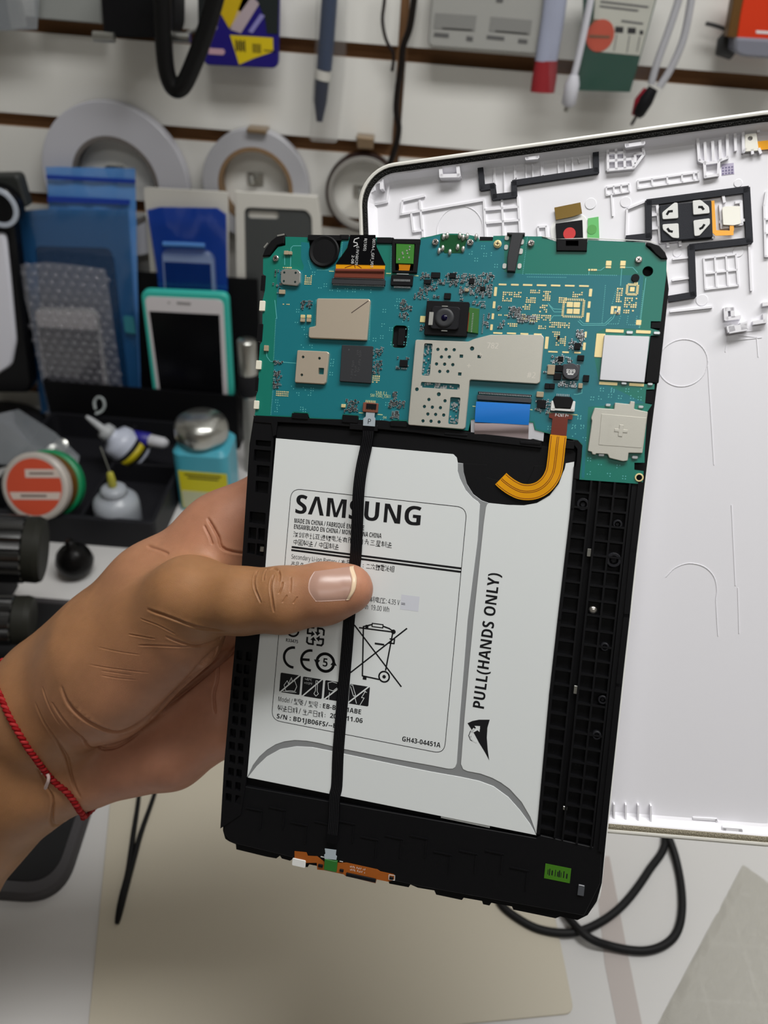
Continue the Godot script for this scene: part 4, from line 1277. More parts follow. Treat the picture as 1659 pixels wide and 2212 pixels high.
func battery_pack() -> Node3D:
	var b := MB.new()
	var body := p2([-63.07, 44.4, 6.04, 43.88, 7.48, 42.69, 7.97, 40.95])
	body.append_array(p2([9.99, 40.85, 10.53, 37.62, 12.08, 33.54, 14.76, 30.04, 17.98, 28.09, 20.84, 27.34, 27.76, 27.31, 33.2, 27.7, 37.6, 28.96, 41.78, 32.11, 44.47, 36.47, 45.43, 40.2, 45.98, 41.84, 46.17, 43.9, 49.04, 44.69, 49.11, 38.71, 49.64, 11.36]))
	body.append_array(p2([49.13, -91.29]))
	body.append_array(p2([-64.06, -90.67]))
	b.prism(body, -2.4, -0.5, 0.2)
	var bat := part(b, "battery", mats["pouch_silver"], tablet, "large white lithium battery with black print")
	# white label film in three pieces; the silver pouch shows between them
	b = MB.new()
	var left := p2([-63.07, 44.4, 6.04, 43.88, 7.48, 42.69, 7.97, 40.95])
	left.append_array(p2([8.24, 37.89, 9.34, 35.17, 11.84, 31.17, 14.66, 28.62, 16.74, 27.41, 17.47, 26.55, 17.88, 13.43]))
	left.append_array(p2([17, -16.45, 17.3, -33.4, 17.54, -52.15, 18.02, -70.18, 17.61, -71.65, 16.7, -72.49, 15.07, -72.78, 8.41, -72.64]))
	left.append_array(p2([-6.39, -72.67, -25.13, -72.32, -30.22, -72.04, -35.96, -71.68, -40.8, -71.69, -45.64, -72.23, -49.84, -73.49, -53.4, -75.29, -56.9, -78.18, -59.77, -81.38, -62.27, -85.45, -64.2, -90.58]))
	b.prism(left, -0.5, -0.3, 0.05)
	part(b, "label_film", mats["film_white"], bat, "white printed film on the left of the battery")
	b = MB.new()
	var right := p2([20.84, 27.34, 27.76, 27.31, 33.2, 27.7, 37.6, 28.96, 41.78, 32.11, 44.47, 36.47, 45.43, 40.2, 45.98, 41.84, 46.17, 43.9, 49.04, 44.69, 49.11, 38.71, 49.64, 11.36])
	right.append_array(p2([49.21, -91.06, 48.26, -88.88, 46.42, -85.11, 42.89, -80.28, 38.15, -76.21, 34.77, -74.41, 31.45, -73.25, 27.06, -72.45, 22.17, -72.39, 20.6, -71.95, 19.61, -70.17, 19.25, -51.87, 19.12, -33.13, 19.13, -16.17]))
	right.append_array(p2([19.48, 20.18, 19.71, 25.59, 20.06, 26.8]))
	b.prism(right, -0.5, -0.28, 0.05)
	part(b, "label_film", mats["film_white"], bat, "white pull film on the right of the battery")
	b = MB.new()
	var low := p2([-63.94, -90.65, -60.57, -85.44, -56.68, -80.84, -51.41, -76.92, -44.83, -74.64, -38.19, -73.84, -30.35, -74, -24.97, -74.22, -6.2, -74.77])
	low.append_array(p2([8.63, -75.08, 19.68, -75.03, 26.79, -75.28, 32.28, -76.32, 37.91, -79.3, 42.56, -83.38, 46.68, -87.81, 49.01, -91.21, 49.25, -91.49]))
	b.prism(low, -0.5, -0.3, 0.05)
	part(b, "label_film", mats["film_white"], bat, "white film along the bottom of the battery")
	# black tape over the cell tabs
	b = MB.new()
	var tape := p2([-63.37, 49.32, -49.32, 49.85, -28.97, 49.41, -19.06, 49.44, 5.04, 49.61, 12.56, 49.02])
	tape.append_array(p2([2.4, 48.67, 25.61, 49.54, 48.08, 49.04, 49.3, 47.78, 49.3, 44.8, 46.21, 43.9, 45.98, 41.84, 45.43, 40.2, 44.47, 36.47, 41.78, 32.11, 37.6, 28.96, 33.2, 27.7, 27.76, 27.31, 20.84, 27.34, 17.98, 28.09, 14.76, 30.04, 12.08, 33.54, 10.53, 37.62, 9.99, 40.85, 7.86, 40.9, 7.43, 42.98, 5.66, 44.24]))
	tape.append_array(p2([6.03, 44.07, -63.08, 44.59]))
	b.prism(tape, -2.4, -0.75, 0.1)
	b.prism(p2([10, 40.76, 18.6, 41.11, 19.04, 36.5, 23.28, 35.71, 33.35, 35.47, 35.15, 40.22, 35.41, 42.08, 38.97, 42.47, 40.04, 40.65, 45.78, 41.14, 44.91, 36.51, 41.78, 32.11, 37.59, 29.05, 33.19, 27.84, 27.75, 27.45, 20.83, 27.48, 17.97, 28.19, 14.75, 30.13, 12.13, 33.54, 10.53, 37.62]), -0.75, -0.55, 0.05)
	part(b, "tab_tape", mats["deep_black"], bat, "black tape over the battery tabs")
	b = MB.new()
	b.band([Vector3(14.01, -91.09, -0.9), Vector3(32.37, -91.34, -0.9)], 2.0, 0.2)
	part(b, "fold_tab", mats["film_white"], bat)
	return bat


# Stroke patterns of the printed characters: polylines of grid points xyxy..., y down, 10 x 10 cells.
const STROKES := {
	"深": "0021 0324 0917 31338381 5244 6274 3686 6459 6639 6689", "圳": "0333 2028 0838 5154 5439 7179 9099", "市": "5052 0292 242824 24848786 5259",
	"比": "2029 0444 0949 7079 7999 9996", "亚": "0191 3138 6168 1436 8466 0898", "迪": "1121 0424 2428 0999 41458186 4181 4686 4383 6186",
	"锂": "2004 1333 0535 2228 2846 5195 51559195 5393 7179 5797 4999", "电": "11717616 1116 1373 4048 4898 9897", "池": "0021 0322 0926 4248 4899 3595 9596 6067",
	"有": "0292 5017 3339 3383 8389 3585 3787", "限": "1019 1040 4043 4315 50905259 9094 5292 5494 5978 7599", "公": "4015 6095 5417 1787 8799",
	"司": "0171 7179 0343 15454818 1518", "为": "2031 0373 5030 5018 7379 5567", "三": "1181 2474 0898", "星": "2080 20242484 8084 2282 2517 2686 5569 3888 0999",
	"制": "2013 0252 0454 3039 161618 1656 5658 7077 9099", "造": "1121 0424 2428 0999 5043 4282 6145 3595 46498989 4686", "中": "12828616 1612 5059",
	"國": "00909909 0900 2272 5265 6578 24444626 2426 2767", "国": "00909909 0900 2272 2575 2878 5258 6677", "製": "1013 0242 2005 0454 6064 9095 0696 5517 3539 6698",
	"產": "5052 1292 3244 6234 1594 1519 3545 5459 3686 3787 2999", "品": "20707323 2320 05454909 0905 55959959 5955", "名": "4014 2171 7118 2538 35858939 3935",
	"二": "1272 0898", "次": "0123 0926 5034 4293 6559 6599", "鋰": "2003 2043 1343 0545 2229 0949 5195 51559195 5393 7179 5797 4999",
	"電": "1080 4044 0192 0293 2232 2434 6272 6474 15757818 1518 4548 4999", "組": "2003 0343 3306 0646 2629 5059 9099 5090 5393 5696 4999",
	"产": "5051 1191 3244 6264 1494 1409", "离": "5051 0191 3355 5333 22258582 1619 1686 8689 5537 3777", "子": "1181 8144 4449 4939 0595",
	"压": "0191 0109 3373 5358 2898 7687", "型": "0141 0343 1015 3035 6064 9095 2777 5559 0999", "號": "00404303 0300 0545 2527 2747 4749 7072 7292 6264 6495 5259 7596 7679 8999",
	"号": "20808323 2320 0595 3537 3777 7779 7959", "日": "10808919 1910 1484", "期": "0242 1117 3137 1434 0747 1809 3849 60909960 6393 6696", "生": "2013 1383 5059 2575 0999", "称": "3012 0242 2029 2406 5042 5292 7079 5548 8599"
}


func ideographs(b: MB, what: String, x0: float, y0: float, w: float, h: float, z: float) -> void:
	var n := what.length()
	var step := w / n
	for i in n:
		var c := what[i]
		var at := Vector2(x0 + step * i, y0 + h)
		if not STROKES.has(c):
			if c == "/":
				stroke(b, Vector2(at.x + step * 0.3, y0), Vector2(at.x + step * 0.6, y0 + h), h * 0.1, z)
			elif c == ":":
				for k in [0.25, 0.65]:
					b.box(Vector3(at.x + step * 0.4, y0 + h * k, z + 0.015), Vector3(h * 0.12, h * 0.12, 0.03))
			continue
		for pl in STROKES[c].split(" "):
			var last := Vector2.ZERO
			for k in range(0, pl.length() - 1, 2):
				var p := at + Vector2(int(pl[k]) / 9.0 * step * 0.86 + step * 0.06, -int(pl[k + 1]) / 9.0 * h)
				if k > 0:
					stroke(b, last, p, h * 0.085, z)
				last = p


func line_of(b: MB, what: String, bold: bool, a: Array, cap: float, z: float) -> void:
	lettering(b, what, bold, a[0], a[1], a[2] - a[0], cap, z)


func battery_print(bat: Node3D) -> void:
	var z := -0.29
	var b := MB.new()
	var ml: Array = [-52.85, 16.28, -3.78, 16.54]
	lettering(b, "SΛMSUNG", true, ml[0], ml[1], ml[2] - ml[0], 7.0, z)
	line_of(b, "MADE IN CHINA / FABRIQUÉ EN CHINE", true, [-52.89, 13.04, -25, 12.73], 1.75, z)
	line_of(b, "ENSAMBLADO EN CHINA / MONTADO NA CHINA", true, [-52.87, 10.26, -18.03, 10.17], 1.75, z)
	var q: Array = [-52.92, 7.16, -13.62, 6.91]
	ideographs(b, "深圳市比亚迪锂电池有限公司为三星制造", q[0], q[1], q[2] - q[0], 2.1, z)
	q = [-52.78, 4.17, -34.14, 4.34]
	ideographs(b, "中國製造/中国制造", q[0], q[1], q[2] - q[0], 2.1, z)
	strokes(b, p2([-52.96, 3.15, 12.76, 2.48]), 0.75, z)
	strokes(b, p2([-53.02, 1.95, 12.78, 1.2]), 0.75, z)
	line_of(b, "Secondary Li-ion Battery /", false, [-52.95, -1.35, -33.55, -1.31], 1.7, z)
	q = [-33.12, -1.56, -25, -1.5]
	ideographs(b, "產品名称", q[0], q[1], q[2] - q[0], 2.1, z)
	q = [-24.88, -1.78, -12, -1.83]
	ideographs(b, ":二次鋰電池組", q[0], q[1], q[2] - q[0], 2.1, z)
	q = [-53, -4.57, -36.45, -4.52]
	ideographs(b, "产品名:锂离子电池", q[0], q[1], q[2] - q[0], 2.1, z)
	q = [-22.78, -14.21, -14.27, -14.11]
	ideographs(b, "限制电压", q[0], q[1], q[2] - q[0], 2.2, z)
	line_of(b, ": 4.35 V", false, [-14.12, -14.09, -8.84, -13.9], 1.9, z)
	strokes(b, p2([-8.23, -13.09, -6.85, -13.06]), 0.2, z)
	strokes(b, p2([-8.18, -13.57, -6.81, -13.54]), 0.2, z)
	line_of(b, "mAh  19.00 Wh", false, [-24.24, -17.16, -12.62, -17.02], 1.9, z)
	# frame of the label
	var fr := rounded(p2([-55.2, 25.64, 12.91, 24.96, 13.08, -67.39, -55.92, -65.76]), 4.0, 8)
	strokes(b, fr, 0.22, z, 0.03, true)
	# lower block
	q = [-52.5, -33.99, -47.51, -33.76]
	lettering(b, "R33475", true, q[0], q[1], q[2] - q[0], 1.25, z)
	arc(b, [-49.96, -29.2], 2.3, PI * 1.12, PI * 1.95, 0.7, z)
	recycle(b, [-40.68, -30.25], 3.6, z)
	arc(b, [-48.84, -39.79], 3.9, PI * 0.5, PI * 1.5, 1.0, z)
	arc(b, [-41.67, -39.92], 3.9, PI * 0.5, PI * 1.5, 1.0, z)
	strokes(b, p2([-45.77, -40.05, -42.52, -39.81]), 1.0, z)
	q = [-35.85, -39.88]
	arc(b, q, 3.4, PI * 0.06, PI * 0.94, 1.1, z)
	arc(b, q, 3.4, PI * 1.06, PI * 1.94, 1.1, z)
	for s in [-1.0, 1.0]:
		b.prism(PackedVector2Array([Vector2(q[0] + s * 4.7, q[1] + s * -0.6), Vector2(q[0] + s * 2.1, q[1] + s * -0.6), Vector2(q[0] + s * 3.4, q[1] + s * 1.4)]), z, z + 0.03)
	lettering(b, "5", true, q[0] - 0.95, q[1] - 1.6, 1.9, 3.2, z)
	# four warning squares with knocked-out drawings
	for sq in [[-49.41, -50.29, 8.42, 7.71], [-40.24, -50.46, 8.26, 7.67], [-31.23, -50.37, 8.08, 7.45], [-21.39, -50.45, 7.94, 7.63]]:
		b.prism(rrect(sq[0], sq[1], sq[2], sq[3], 0.5, 3), z, z + 0.03)
	line_of(b, "Model /", false, [-53.72, -57.86, -47.77, -57.74], 1.8, z)
	q = [-47.32, -58.02, -35.22, -57.72]
	ideographs(b, "型號/型号:", q[0], q[1], q[2] - q[0], 2.2, z)
	line_of(b, "EB-BT561ABE", true, [-35.34, -57.74, -20.03, -57.8], 1.8, z)
	q = [-53.79, -61.55, -32.95, -61.2]
	ideographs(b, "製造日期/生产日期:", q[0], q[1], q[2] - q[0], 2.2, z)
	line_of(b, "2015.11.06", true, [-32.18, -61.08, -19.14, -61.24], 1.8, z)
	line_of(b, "S/N : BD1JB06FS/--B", true, [-53.77, -64.81, -29.26, -64.45], 1.8, z)
	line_of(b, "GH43-04451A", true, [-3.26, -65.34, 11.4, -65.54], 1.8, z)
	# crossed-out bin
	for ln in [[-25.52, -23.86, -5.48, -44.6], [-5.32, -22.42, -25.66, -42.41], [-22.01, -23.95, -20.76, -42.82], [-10.44, -24.36, -11.96, -39.33], [-20.76, -42.82, -14.22, -43.21], [-23.53, -24.56, -10.14, -24.43], [-22.01, -23.95, -18.64, -22.64], [-14.42, -22.75, -11.96, -23.32, -10.28, -24.23], [-11.33, -27.2, -9.61, -27.18, -9.64, -28.77, -11.47, -28.8]]:
		strokes(b, p2(ln), 0.55, z)
	strokes(b, p2([-18.68, -22.19, -14.47, -22.19, -14.47, -23.44, -18.69, -23.44]), 0.4, z, 0.03, true)
	blocks(b, [-15.21, -29.73, 3.7, 0.73, -19.8, -43.48, 1.46, 1.39, -20.63, -23.71, 1.15, 1.21], z, z + 0.03)
	q = [-12.31, -41.89, -10.27, -24.34]
	arc(b, q, 2.0, 0.0, TAU, 0.6, z)
	b.prism(disc(q[0], q[1], 0.7, 14), z, z + 0.03)
	b.prism(disc(q[2], q[3], 0.9, 14), z, z + 0.03)
	part(b, "print", mats["ink"], bat, "black printed text and symbols")
	b = MB.new()
	blocks(b, [-5.03, -12.67, 6.98, 5.62], z, z + 0.02)
	part(b, "faded_patch", flat("faded_patch", Color(0.83, 0.84, 0.875), 0.45), bat)
	# drawings knocked out of the squares
	b = MB.new()
	var zw := z + 0.031
	for ln in [[-53.39, -54.37, -45.5, -46.21], [-44.19, -54.58, -36.2, -46.21], [-35.04, -54.18, -29.53, -48.9], [-25.31, -53.91, -17.65, -46.37]]:
		strokes(b, p2(ln), 0.5, zw)
	for ln in [[-50.89, -53.39, -51.81, -51.17, -50.62, -49.22, -50.03, -50.43, -49.02, -47.8, -48.46, -49.48, -47.6, -48.76, -46.56, -50.95, -47.25, -52.94, -49.08, -52.99, -50.89, -53.39], [-52.09, -53.7, -46.61, -53.31], [-38.98, -47.45, -38.88, -51.52, -39.38, -52.65, -38.47, -53.5, -37.59, -52.48, -38.15, -51.52, -38.26, -47.45, -38.98, -47.45], [-34.11, -47.57, -32.38, -46.9, -30.57, -47.2], [-34.11, -47.57, -33.6, -50.11, -31.78, -50.41, -30.41, -49.04], [-33.2, -51.21, -33.25, -54.13], [-24.97, -47.04, -24.27, -46.93, -22.76, -50.73, -23.55, -51.15, -25.03, -47.62], [-23.14, -51.08, -22.14, -53.81], [-18.98, -48.41, -20.37, -51.22, -19.32, -51.23, -20.7, -54.16], [-19.84, -48.66, -18.47, -48.91]]:
		strokes(b, p2(ln), 0.22, zw)
	lettering(b, ">45°C", false, -43.53, -47.91, 2.9, 0.85, zw)
	lettering(b, ">113°F", false, -43.65, -49.45, 3.3, 0.85, zw)
	part(b, "light_print", mats["film_white"], bat)
	# pull notice on the right film
	b = MB.new()
	q = [26.18, -48.15, 27.26, 2.14]
	var d := Vector2(q[2] - q[0], q[3] - q[1])
	lettering(b, "PULL(HANDS ONLY)", true, q[0], q[1], d.length(), 4.1, -0.27, d.angle())
	b.prism(p2([20.58, -54.42, 22.27, -53.31, 24.62, -52.43, 28.54, -51.78, 27.97, -54.85, 28.12, -58.68, 28.85, -62.98, 29.77, -66.91, 28, -64.23, 25.42, -60.92, 23.53, -58.08]), -0.27, -0.24)
	strokes(b, p2([23.62, -56.13, 21.93, -57.24, 21.45, -58.99, 22.24, -60.52, 24.47, -61.08]), 0.25, -0.27)
	part(b, "pull_print", mats["ink"], bat)
	b = MB.new()
	strokes(b, p2([23.13, -56.1, 22.39, -57.45, 22.28, -59.13, 23.22, -60.52, 24.34, -60.88]), 0.7, -0.239)
	strokes(b, p2([22.9, -57.08, 24.91, -55.47]), 0.9, -0.239)
	b.prism(p2([23.24, -54.98, 25.27, -54.75, 25.26, -56.96, 24.57, -56.52]), -0.239, -0.22)
	part(b, "light_print", mats["film_white"], bat)


func arc(b: MB, c: Array, r: float, a0: float, a1: float, w: float, z: float) -> void:
	var pts := PackedVector2Array()
	for i in 21:
		var a := lerpf(a0, a1, i / 20.0)
		pts.append(Vector2(c[0] + cos(a) * r, c[1] + sin(a) * r))
	strokes(b, pts, w, z)


func recycle(b: MB, c: Array, r: float, z: float) -> void:
	for k in 4:
		var t := Transform2D(PI / 2 * k, Vector2(c[0], c[1]))
		strokes(b, t * PackedVector2Array([Vector2(r * 0.25, -r * 0.9), Vector2(r * 0.75, -r * 0.9), Vector2(r * 0.9, -r * 0.7), Vector2(r * 0.9, -r * 0.2), Vector2(r * 0.35, -r * 0.25)]), 0.75, z)
		b.prism(t * PackedVector2Array([Vector2(r * 0.45, -r * 0.55), Vector2(r * 0.08, -r * 0.2), Vector2(r * 0.5, r * 0.12)]), z, z + 0.03)


func tablet_cables() -> void:
	# key flex: black ribbon running the length of the battery
	var b := MB.new()
	var pts := p3([-26.33, 51.47, 0.9, -26.26, 47.64, 1, -26.78, 42.81, 0.8, -27.41, 36.98, 1.4, -27.64, 30.71, 2.2, -27.52, 24.95, 2.6, -27.3, 17.72, 2.2, -27.18, 10.41, 1.4, -27.1, 3.05, 0.8, -27.31, -3.88, 0.4, -27.72, -21.54, 0.2, -27.6, -28.92, 0.4, -27.56, -37.53, 0.4, -27.61, -46.2, 0.3, -27.67, -56.09, 0.2, -27.68, -66.6, 0.1, -27.6, -75.39, 0, -27.1, -87.09, -0.1, -27.48, -91.45, 0.2, -27.04, -101.51, 0.4, -26.99, -109.86, 0.6])
	b.band(smooth3(pts, 4), 4.5, 0.22)
	var f := part(b, "key_ribbon", mats["black_gloss"], tablet, "long black ribbon cable over the battery")
	b = MB.new()
	var sm := smooth3(pts, 4)
	for k in 6:
		var path := []
		for i in range(2, sm.size() - 2):
			var dd: Vector3 = (sm[i + 1] - sm[i - 1]).normalized()
			path.append(sm[i] + dd.cross(Vector3.BACK).normalized() * (-1.7 + 0.68 * k) + Vector3(0, 0, 0.12))
		b.band(path, 0.22, 0.06)
	part(b, "conductor", flat("ribbon_line", Color(0.13, 0.13, 0.14), 0.4), f)
	b = MB.new()
	b.prism(p2([-27.67, 56.8, -24.34, 56.83, -24.39, 55.17, -23.94, 54.62, -23.89, 51.71, -28.44, 51.72, -28.58, 54.39, -27.72, 55.04]), 0.9, 1.1)
	f = part(b, "ribbon_tag", flat("tag_grey", Color(0.66, 0.70, 0.73), 0.4), tablet, "pale grey ribbon end marked P")
	b = MB.new()
	lettering(b, "P", false, -26.68, 52.48, 1.1, 1.9, 1.1)
	part(b, "print", mats["ink"], f)
	# battery flex: brown neck, amber hook
	b = MB.new()
	b.prism(p2([38.72, 60.92, 40.46, 61.22, 45.32, 61.1, 46.89, 60.67, 46.86, 59.24, 45.36, 59.31, 45.45, 53.2, 40.07, 53.11, 40.09, 59.12, 38.86, 59.48]), 0.7, 0.95)
	f = part(b, "battery_flex_neck", mats["brown_flex"], tablet, "red brown neck of the battery flex")
	b = MB.new()
	lettering(b, "P-CNT P+", true, 40.89, 59.99, 4.6, 1.1, 0.95)
	part(b, "print", mats["print_white"], f)
	b = MB.new()
	var hook := p3([42.74, 53.45, 0.95, 42.64, 49.47, 0.9, 42.61, 44.49, 0.7, 42.3, 40.38, 0.6, 40.95, 36.98, 0.6, 38.53, 34.29, 0.5, 35.43, 32.81, 0.4, 31.83, 32.57, 0.3, 28.53, 33.64, 0.2, 25.61, 35.32, 0, 24.1, 36.48, -0.3])
	b.band(smooth3(hook, 6), 5.7, 0.18)
	f = part(b, "battery_flex", mats["orange_flex"], tablet, "amber hook-shaped battery flex")
	b = MB.new()
	sm = smooth3(hook, 6)
	for off in [-2.35, -0.2, 0.35, 2.35]:
		var path := []
		for i in range(1, sm.size() - 1):
			var dd: Vector3 = (sm[i + 1] - sm[i - 1]).normalized()
			path.append(sm[i] + dd.cross(Vector3.BACK).normalized() * off + Vector3(0, 0, 0.1))
		b.band(path, 0.2, 0.04)
	part(b, "trace", mats["brown_flex"], f)
	# touch-key flex along the lower edge
	b = MB.new()
	b.prism(p2([-42.01, -116.56, -37.17, -116.04, -36.44, -117.3, -32.64, -116.69, -29.28, -118.42, -24.44, -117.51, -20.66, -116.71, -14.61, -116.75, -8.31, -116.79, -7.19, -117.32, -1.73, -117.34, -1.19, -119.38, -3.8, -120.6, -8.26, -120.68, -8.53, -122.3, -20.51, -122.01, -21.47, -121.49, -29.13, -121.56, -32.19, -121.91, -32.55, -119.23, -40.39, -120.9, -41.74, -119.83]), -0.5, -0.25)
	f = part(b, "touch_key_flex", flat("flex_brown", Color(0.62, 0.33, 0.10), 0.4), tablet, "orange brown key flex on the lower edge")
	b = MB.new()
	blocks(b, [-39.79, -120.67, 5.52, 2.95], -0.25, 0.15, 0.1, 0.5)
	part(b, "white_pad", mats["white_plastic"], f)
	b = MB.new()
	blocks(b, [-26.71, -118.6, 5.11, 4.39], -0.25, 0.8, 0.15)
	part(b, "green_connector", flat("key_green", Color(0.16, 0.42, 0.16), 0.4), f)
	b = MB.new()
	blocks(b, [-14.4, -121.1, 11.88, 1.41, -30.88, -119.94, 1.83, 1.14, -22.27, -120.02, 1.55, 1, -2.54, -118.78, 1.51, 0.99], -0.25, 0.3, 0.1)
	part(b, "black_part", mats["chip_dark"], f)
	b = MB.new()
	worn_marks(b, [-19.3, -117.75, -13, -117.85], 0.7, -0.24)
	worn_marks(b, [-19.19, -118.94, -12.9, -119.04], 0.7, -0.24)
	blocks(b, [-30.41, -116.34, 1.45, 0.31, -22.75, -116.55, 1.36, 0.2], -0.25, -0.1)
	strokes(b, p2([-3.58, -117.75, -1.35, -117.62, -1.29, -119.52, -3.53, -119.65]), 0.25, -0.24, 0.03, true)
	part(b, "print", mats["print_white"], f)
	b = MB.new()
	b.prism(p2([-29.54, -112.39, -24.91, -112.03, -24.98, -114.11, -24.45, -114.48, -24.58, -115.84, -29.32, -116.42, -29.58, -114.83, -29.14, -114.25]), 0.5, 0.7)
	part(b, "ribbon_tag", flat("tag_grey", Color(0.66, 0.70, 0.73), 0.4), tablet, "pale grey lower ribbon end")


# ---------------------------------------------------------------- the white back cover (local frame: rim at z = 0, floor at z = -5)

# Sweeps a profile of (inset, z) round a rounded rectangle, from outline point i0 to i1.
func rim(b: MB, w: float, h: float, r: float, prof: Array, i0 := 0, i1 := -1, seg := 10) -> void:
	var loops := []
	for p in prof:
		loops.append(rrect(0, 0, w - 2 * p[0], h - 2 * p[0], maxf(r - p[0], 0.5), seg))
	var n: int = loops[0].size()
	if i1 < 0:
		i1 = n
	b.s.set_smooth_group(-1)
	for i in range(i0, i1):
		for k in prof.size() - 1:
			var a: Vector2 = loops[k][i % n]
			var c: Vector2 = loops[k][(i + 1) % n]
			var d: Vector2 = loops[k + 1][(i + 1) % n]
			var e: Vector2 = loops[k + 1][i % n]
			b.quad(Vector3(e.x, e.y, prof[k + 1][1]), Vector3(d.x, d.y, prof[k + 1][1]), Vector3(c.x, c.y, prof[k][1]), Vector3(a.x, a.y, prof[k][1]))


func ribs(b: MB, lists: Array, w: float, z0: float, z1: float) -> void:
	for l in lists:
		strokes(b, p2(l), w, z0, z1 - z0)


func build_cover() -> void:
	cover = framed("back_cover", "white plastic back cover of the tablet, inside out, held behind it", "cover", Transform3D(Vector3(0.96366, 0.22944, 0.13681), Vector3(-0.11713, 0.82319, -0.55555), Vector3(-0.24009, 0.51934, 0.82015), Vector3(0.06995, 1.09039, -0.22320)))
	var w := 158.25
	var h := 257.4
	var r := 15.0
	var b := MB.new()
	rim(b, w, h, r, [[1.5, -6.6], [0.0, -5.0], [0.0, -1.0], [0.3, -0.25], [1.0, 0.0], [1.6, -0.1], [1.7, -1.4]])
	b.cap(b.ccw(rrect(0, 0, w - 3, h - 3, r - 1.5, 10)), -6.6, false, Transform3D.IDENTITY)
	part(b, "rim", mats["cover_rim"], cover, "creamy white outer rim")
	var seg := 10
	b = MB.new()
	rim(b, w, h, r, [[1.65, -1.2], [1.7, -0.75], [2.6, -0.6], [3.5, -0.9], [3.6, -1.6]], 0, 2 * (seg + 1))
	part(b, "adhesive", mats["gunk"], cover, "dirty black adhesive line along the upper and left rim")
	b = MB.new()
	rim(b, w, h, r, [[1.65, -1.2], [1.7, -0.75], [2.6, -0.6], [3.4, -0.9], [3.6, -1.6]], 2 * (seg + 1), 4 * (seg + 1))
	part(b, "adhesive", mats["gunk_brown"], cover, "brown dusty adhesive line along the lower rim")
	# inner shell with its moulded ribs
	b = MB.new()
	rim(b, w, h, r, [[3.5, -1.4], [4.0, -1.7], [5.6, -4.4], [6.6, -5.0]])
	b.cap(b.ccw(rrect(0, 0, w - 13.2, h - 13.2, r - 6.6, 10)), -5.0, true, Transform3D.IDENTITY)
	b.cap(b.ccw(rrect(0, 0, w - 13.2, h - 13.2, r - 6.6, 10)), -6.0, false, Transform3D.IDENTITY)
	var z0 := -5.0
	ribs(b, [[-26.77, 124.14, -26.59, 116.98], [-23.23, 124.4, -23.25, 113.46], [-19.47, 124.99, -19.42, 118.09], [-15.29, 124.98, -15.23, 118.02], [-12.92, 124.66, -12.81, 118.08], [-9.76, 124.6, -9.61, 118.17], [-3.69, 125.39, -3.55, 118.22], [-1.19, 125.41, -1.04, 118.25], [1.31, 125.6, 1.46, 118.39], [7.38, 125.66, 7.61, 118.44], [13.07, 125.41, 13.11, 116.95]], 0.5, z0, -4.4)
	# arches
	for ar in [[-31, 117.91, -30.86, 122.66, -30.14, 124.22, -28.93, 124.53, -27.71, 123.9, -27.12, 122.36, -27.17, 117.79], [-18.93, 118.57, -18.93, 122.93, -18.23, 124.46, -17.05, 124.78, -15.96, 124.16, -15.41, 122.75], [-9.17, 118.4, -9.14, 122.9, -8.57, 124.44, -7.29, 124.98, -6.05, 124.28, -5.54, 122.78], [3.88, 120.99, 3.23, 123.92, 3.96, 125.24, 5.38, 125.58, 6.77, 124.86, 7.2, 123.38]]:
		strokes(b, smooth2(p2(ar), 3), 0.45, z0, 0.5)
	# lattice at the left and below the gasket
	ribs(b, [[-63.29, 110.36, -31.69, 111.86], [-62.31, 115.36, -53.68, 116.2], [-62.31, 115.36, -62.99, 110.33], [-55.51, 114.54, -54.69, 101.06], [-59.02, 110.24, -58.47, 103.36, -54.61, 103.41], [-31.02, 112.15, -30.67, 97.51], [-24.37, 111.71, -23.99, 97.71], [-18.45, 111.54, -17.86, 97.5], [-30.84, 108.26, -18.26, 107.87], [-30.51, 103.42, -18.1, 103.02], [-73.46, 115.56, -69.1, 115.8], [-67.31, 123.36, -68.4, 115.72, -73.47, 115.37], [-11.38, 99.79, -8.38, 99.64, -8.19, 95.99], [-11.38, 99.79, -11.19, 96.13]], 0.8, z0, -4.3)
	# rib block with a clipped corner
	ribs(b, [[13.77, 126.01, 13.73, 116.69, 22.59, 116.42, 25.94, 120.51, 25.58, 124.03], [13.96, 122.47, 19.41, 122.09], [13.85, 119.85, 22.11, 119.45], [16.53, 125.45, 16.57, 116.68], [19.39, 125.41, 19.5, 116.65], [22.12, 119.63, 22.48, 116.43], [22.99, 121.08, 25.88, 120.93], [22.99, 121.08, 23.12, 118.27]], 0.9, z0, -3.4)
	ribs(b, [[23.96, 111.94, 44.02, 112.37, 44.22, 109.75, 24, 109.33, 23.96, 111.94], [28.67, 112.04, 28.83, 109.31], [33.79, 112.15, 33.91, 109.45], [38.67, 112.22, 38.79, 109.6], [42.56, 112.25, 42.68, 109.68], [13.05, 111.08, 20.84, 111.24, 20.96, 108.66, 13.12, 108.33, 13.05, 111.08], [15.63, 111.11, 15.75, 108.44], [18.17, 111.19, 18.28, 108.52], [14.82, 108.24, 15.17, 100.81]], 0.6, z0, -4.5)
	ribs(b, [[43.75, 124.73, 44.23, 116.06, 45.93, 115.08, 46.18, 110.19, 50.34, 110.41, 50.62, 114.99, 53.42, 115.86, 53.28, 124.69], [46.12, 121.75, 46.36, 115.29], [48.61, 121.78, 48.82, 115.34], [50.95, 121.83, 51.12, 115.22], [46.21, 114.74, 50.37, 114.79], [55.68, 126.22, 56, 117.95], [58.26, 125.85, 58.47, 117.05], [63, 125.54, 63.21, 123.1], [58.47, 117.05, 59.11, 117.9], [61.23, 117.24, 61.3, 116.11], [63.34, 117.32, 63.86, 115.95]], 0.9, z0, -3.6)
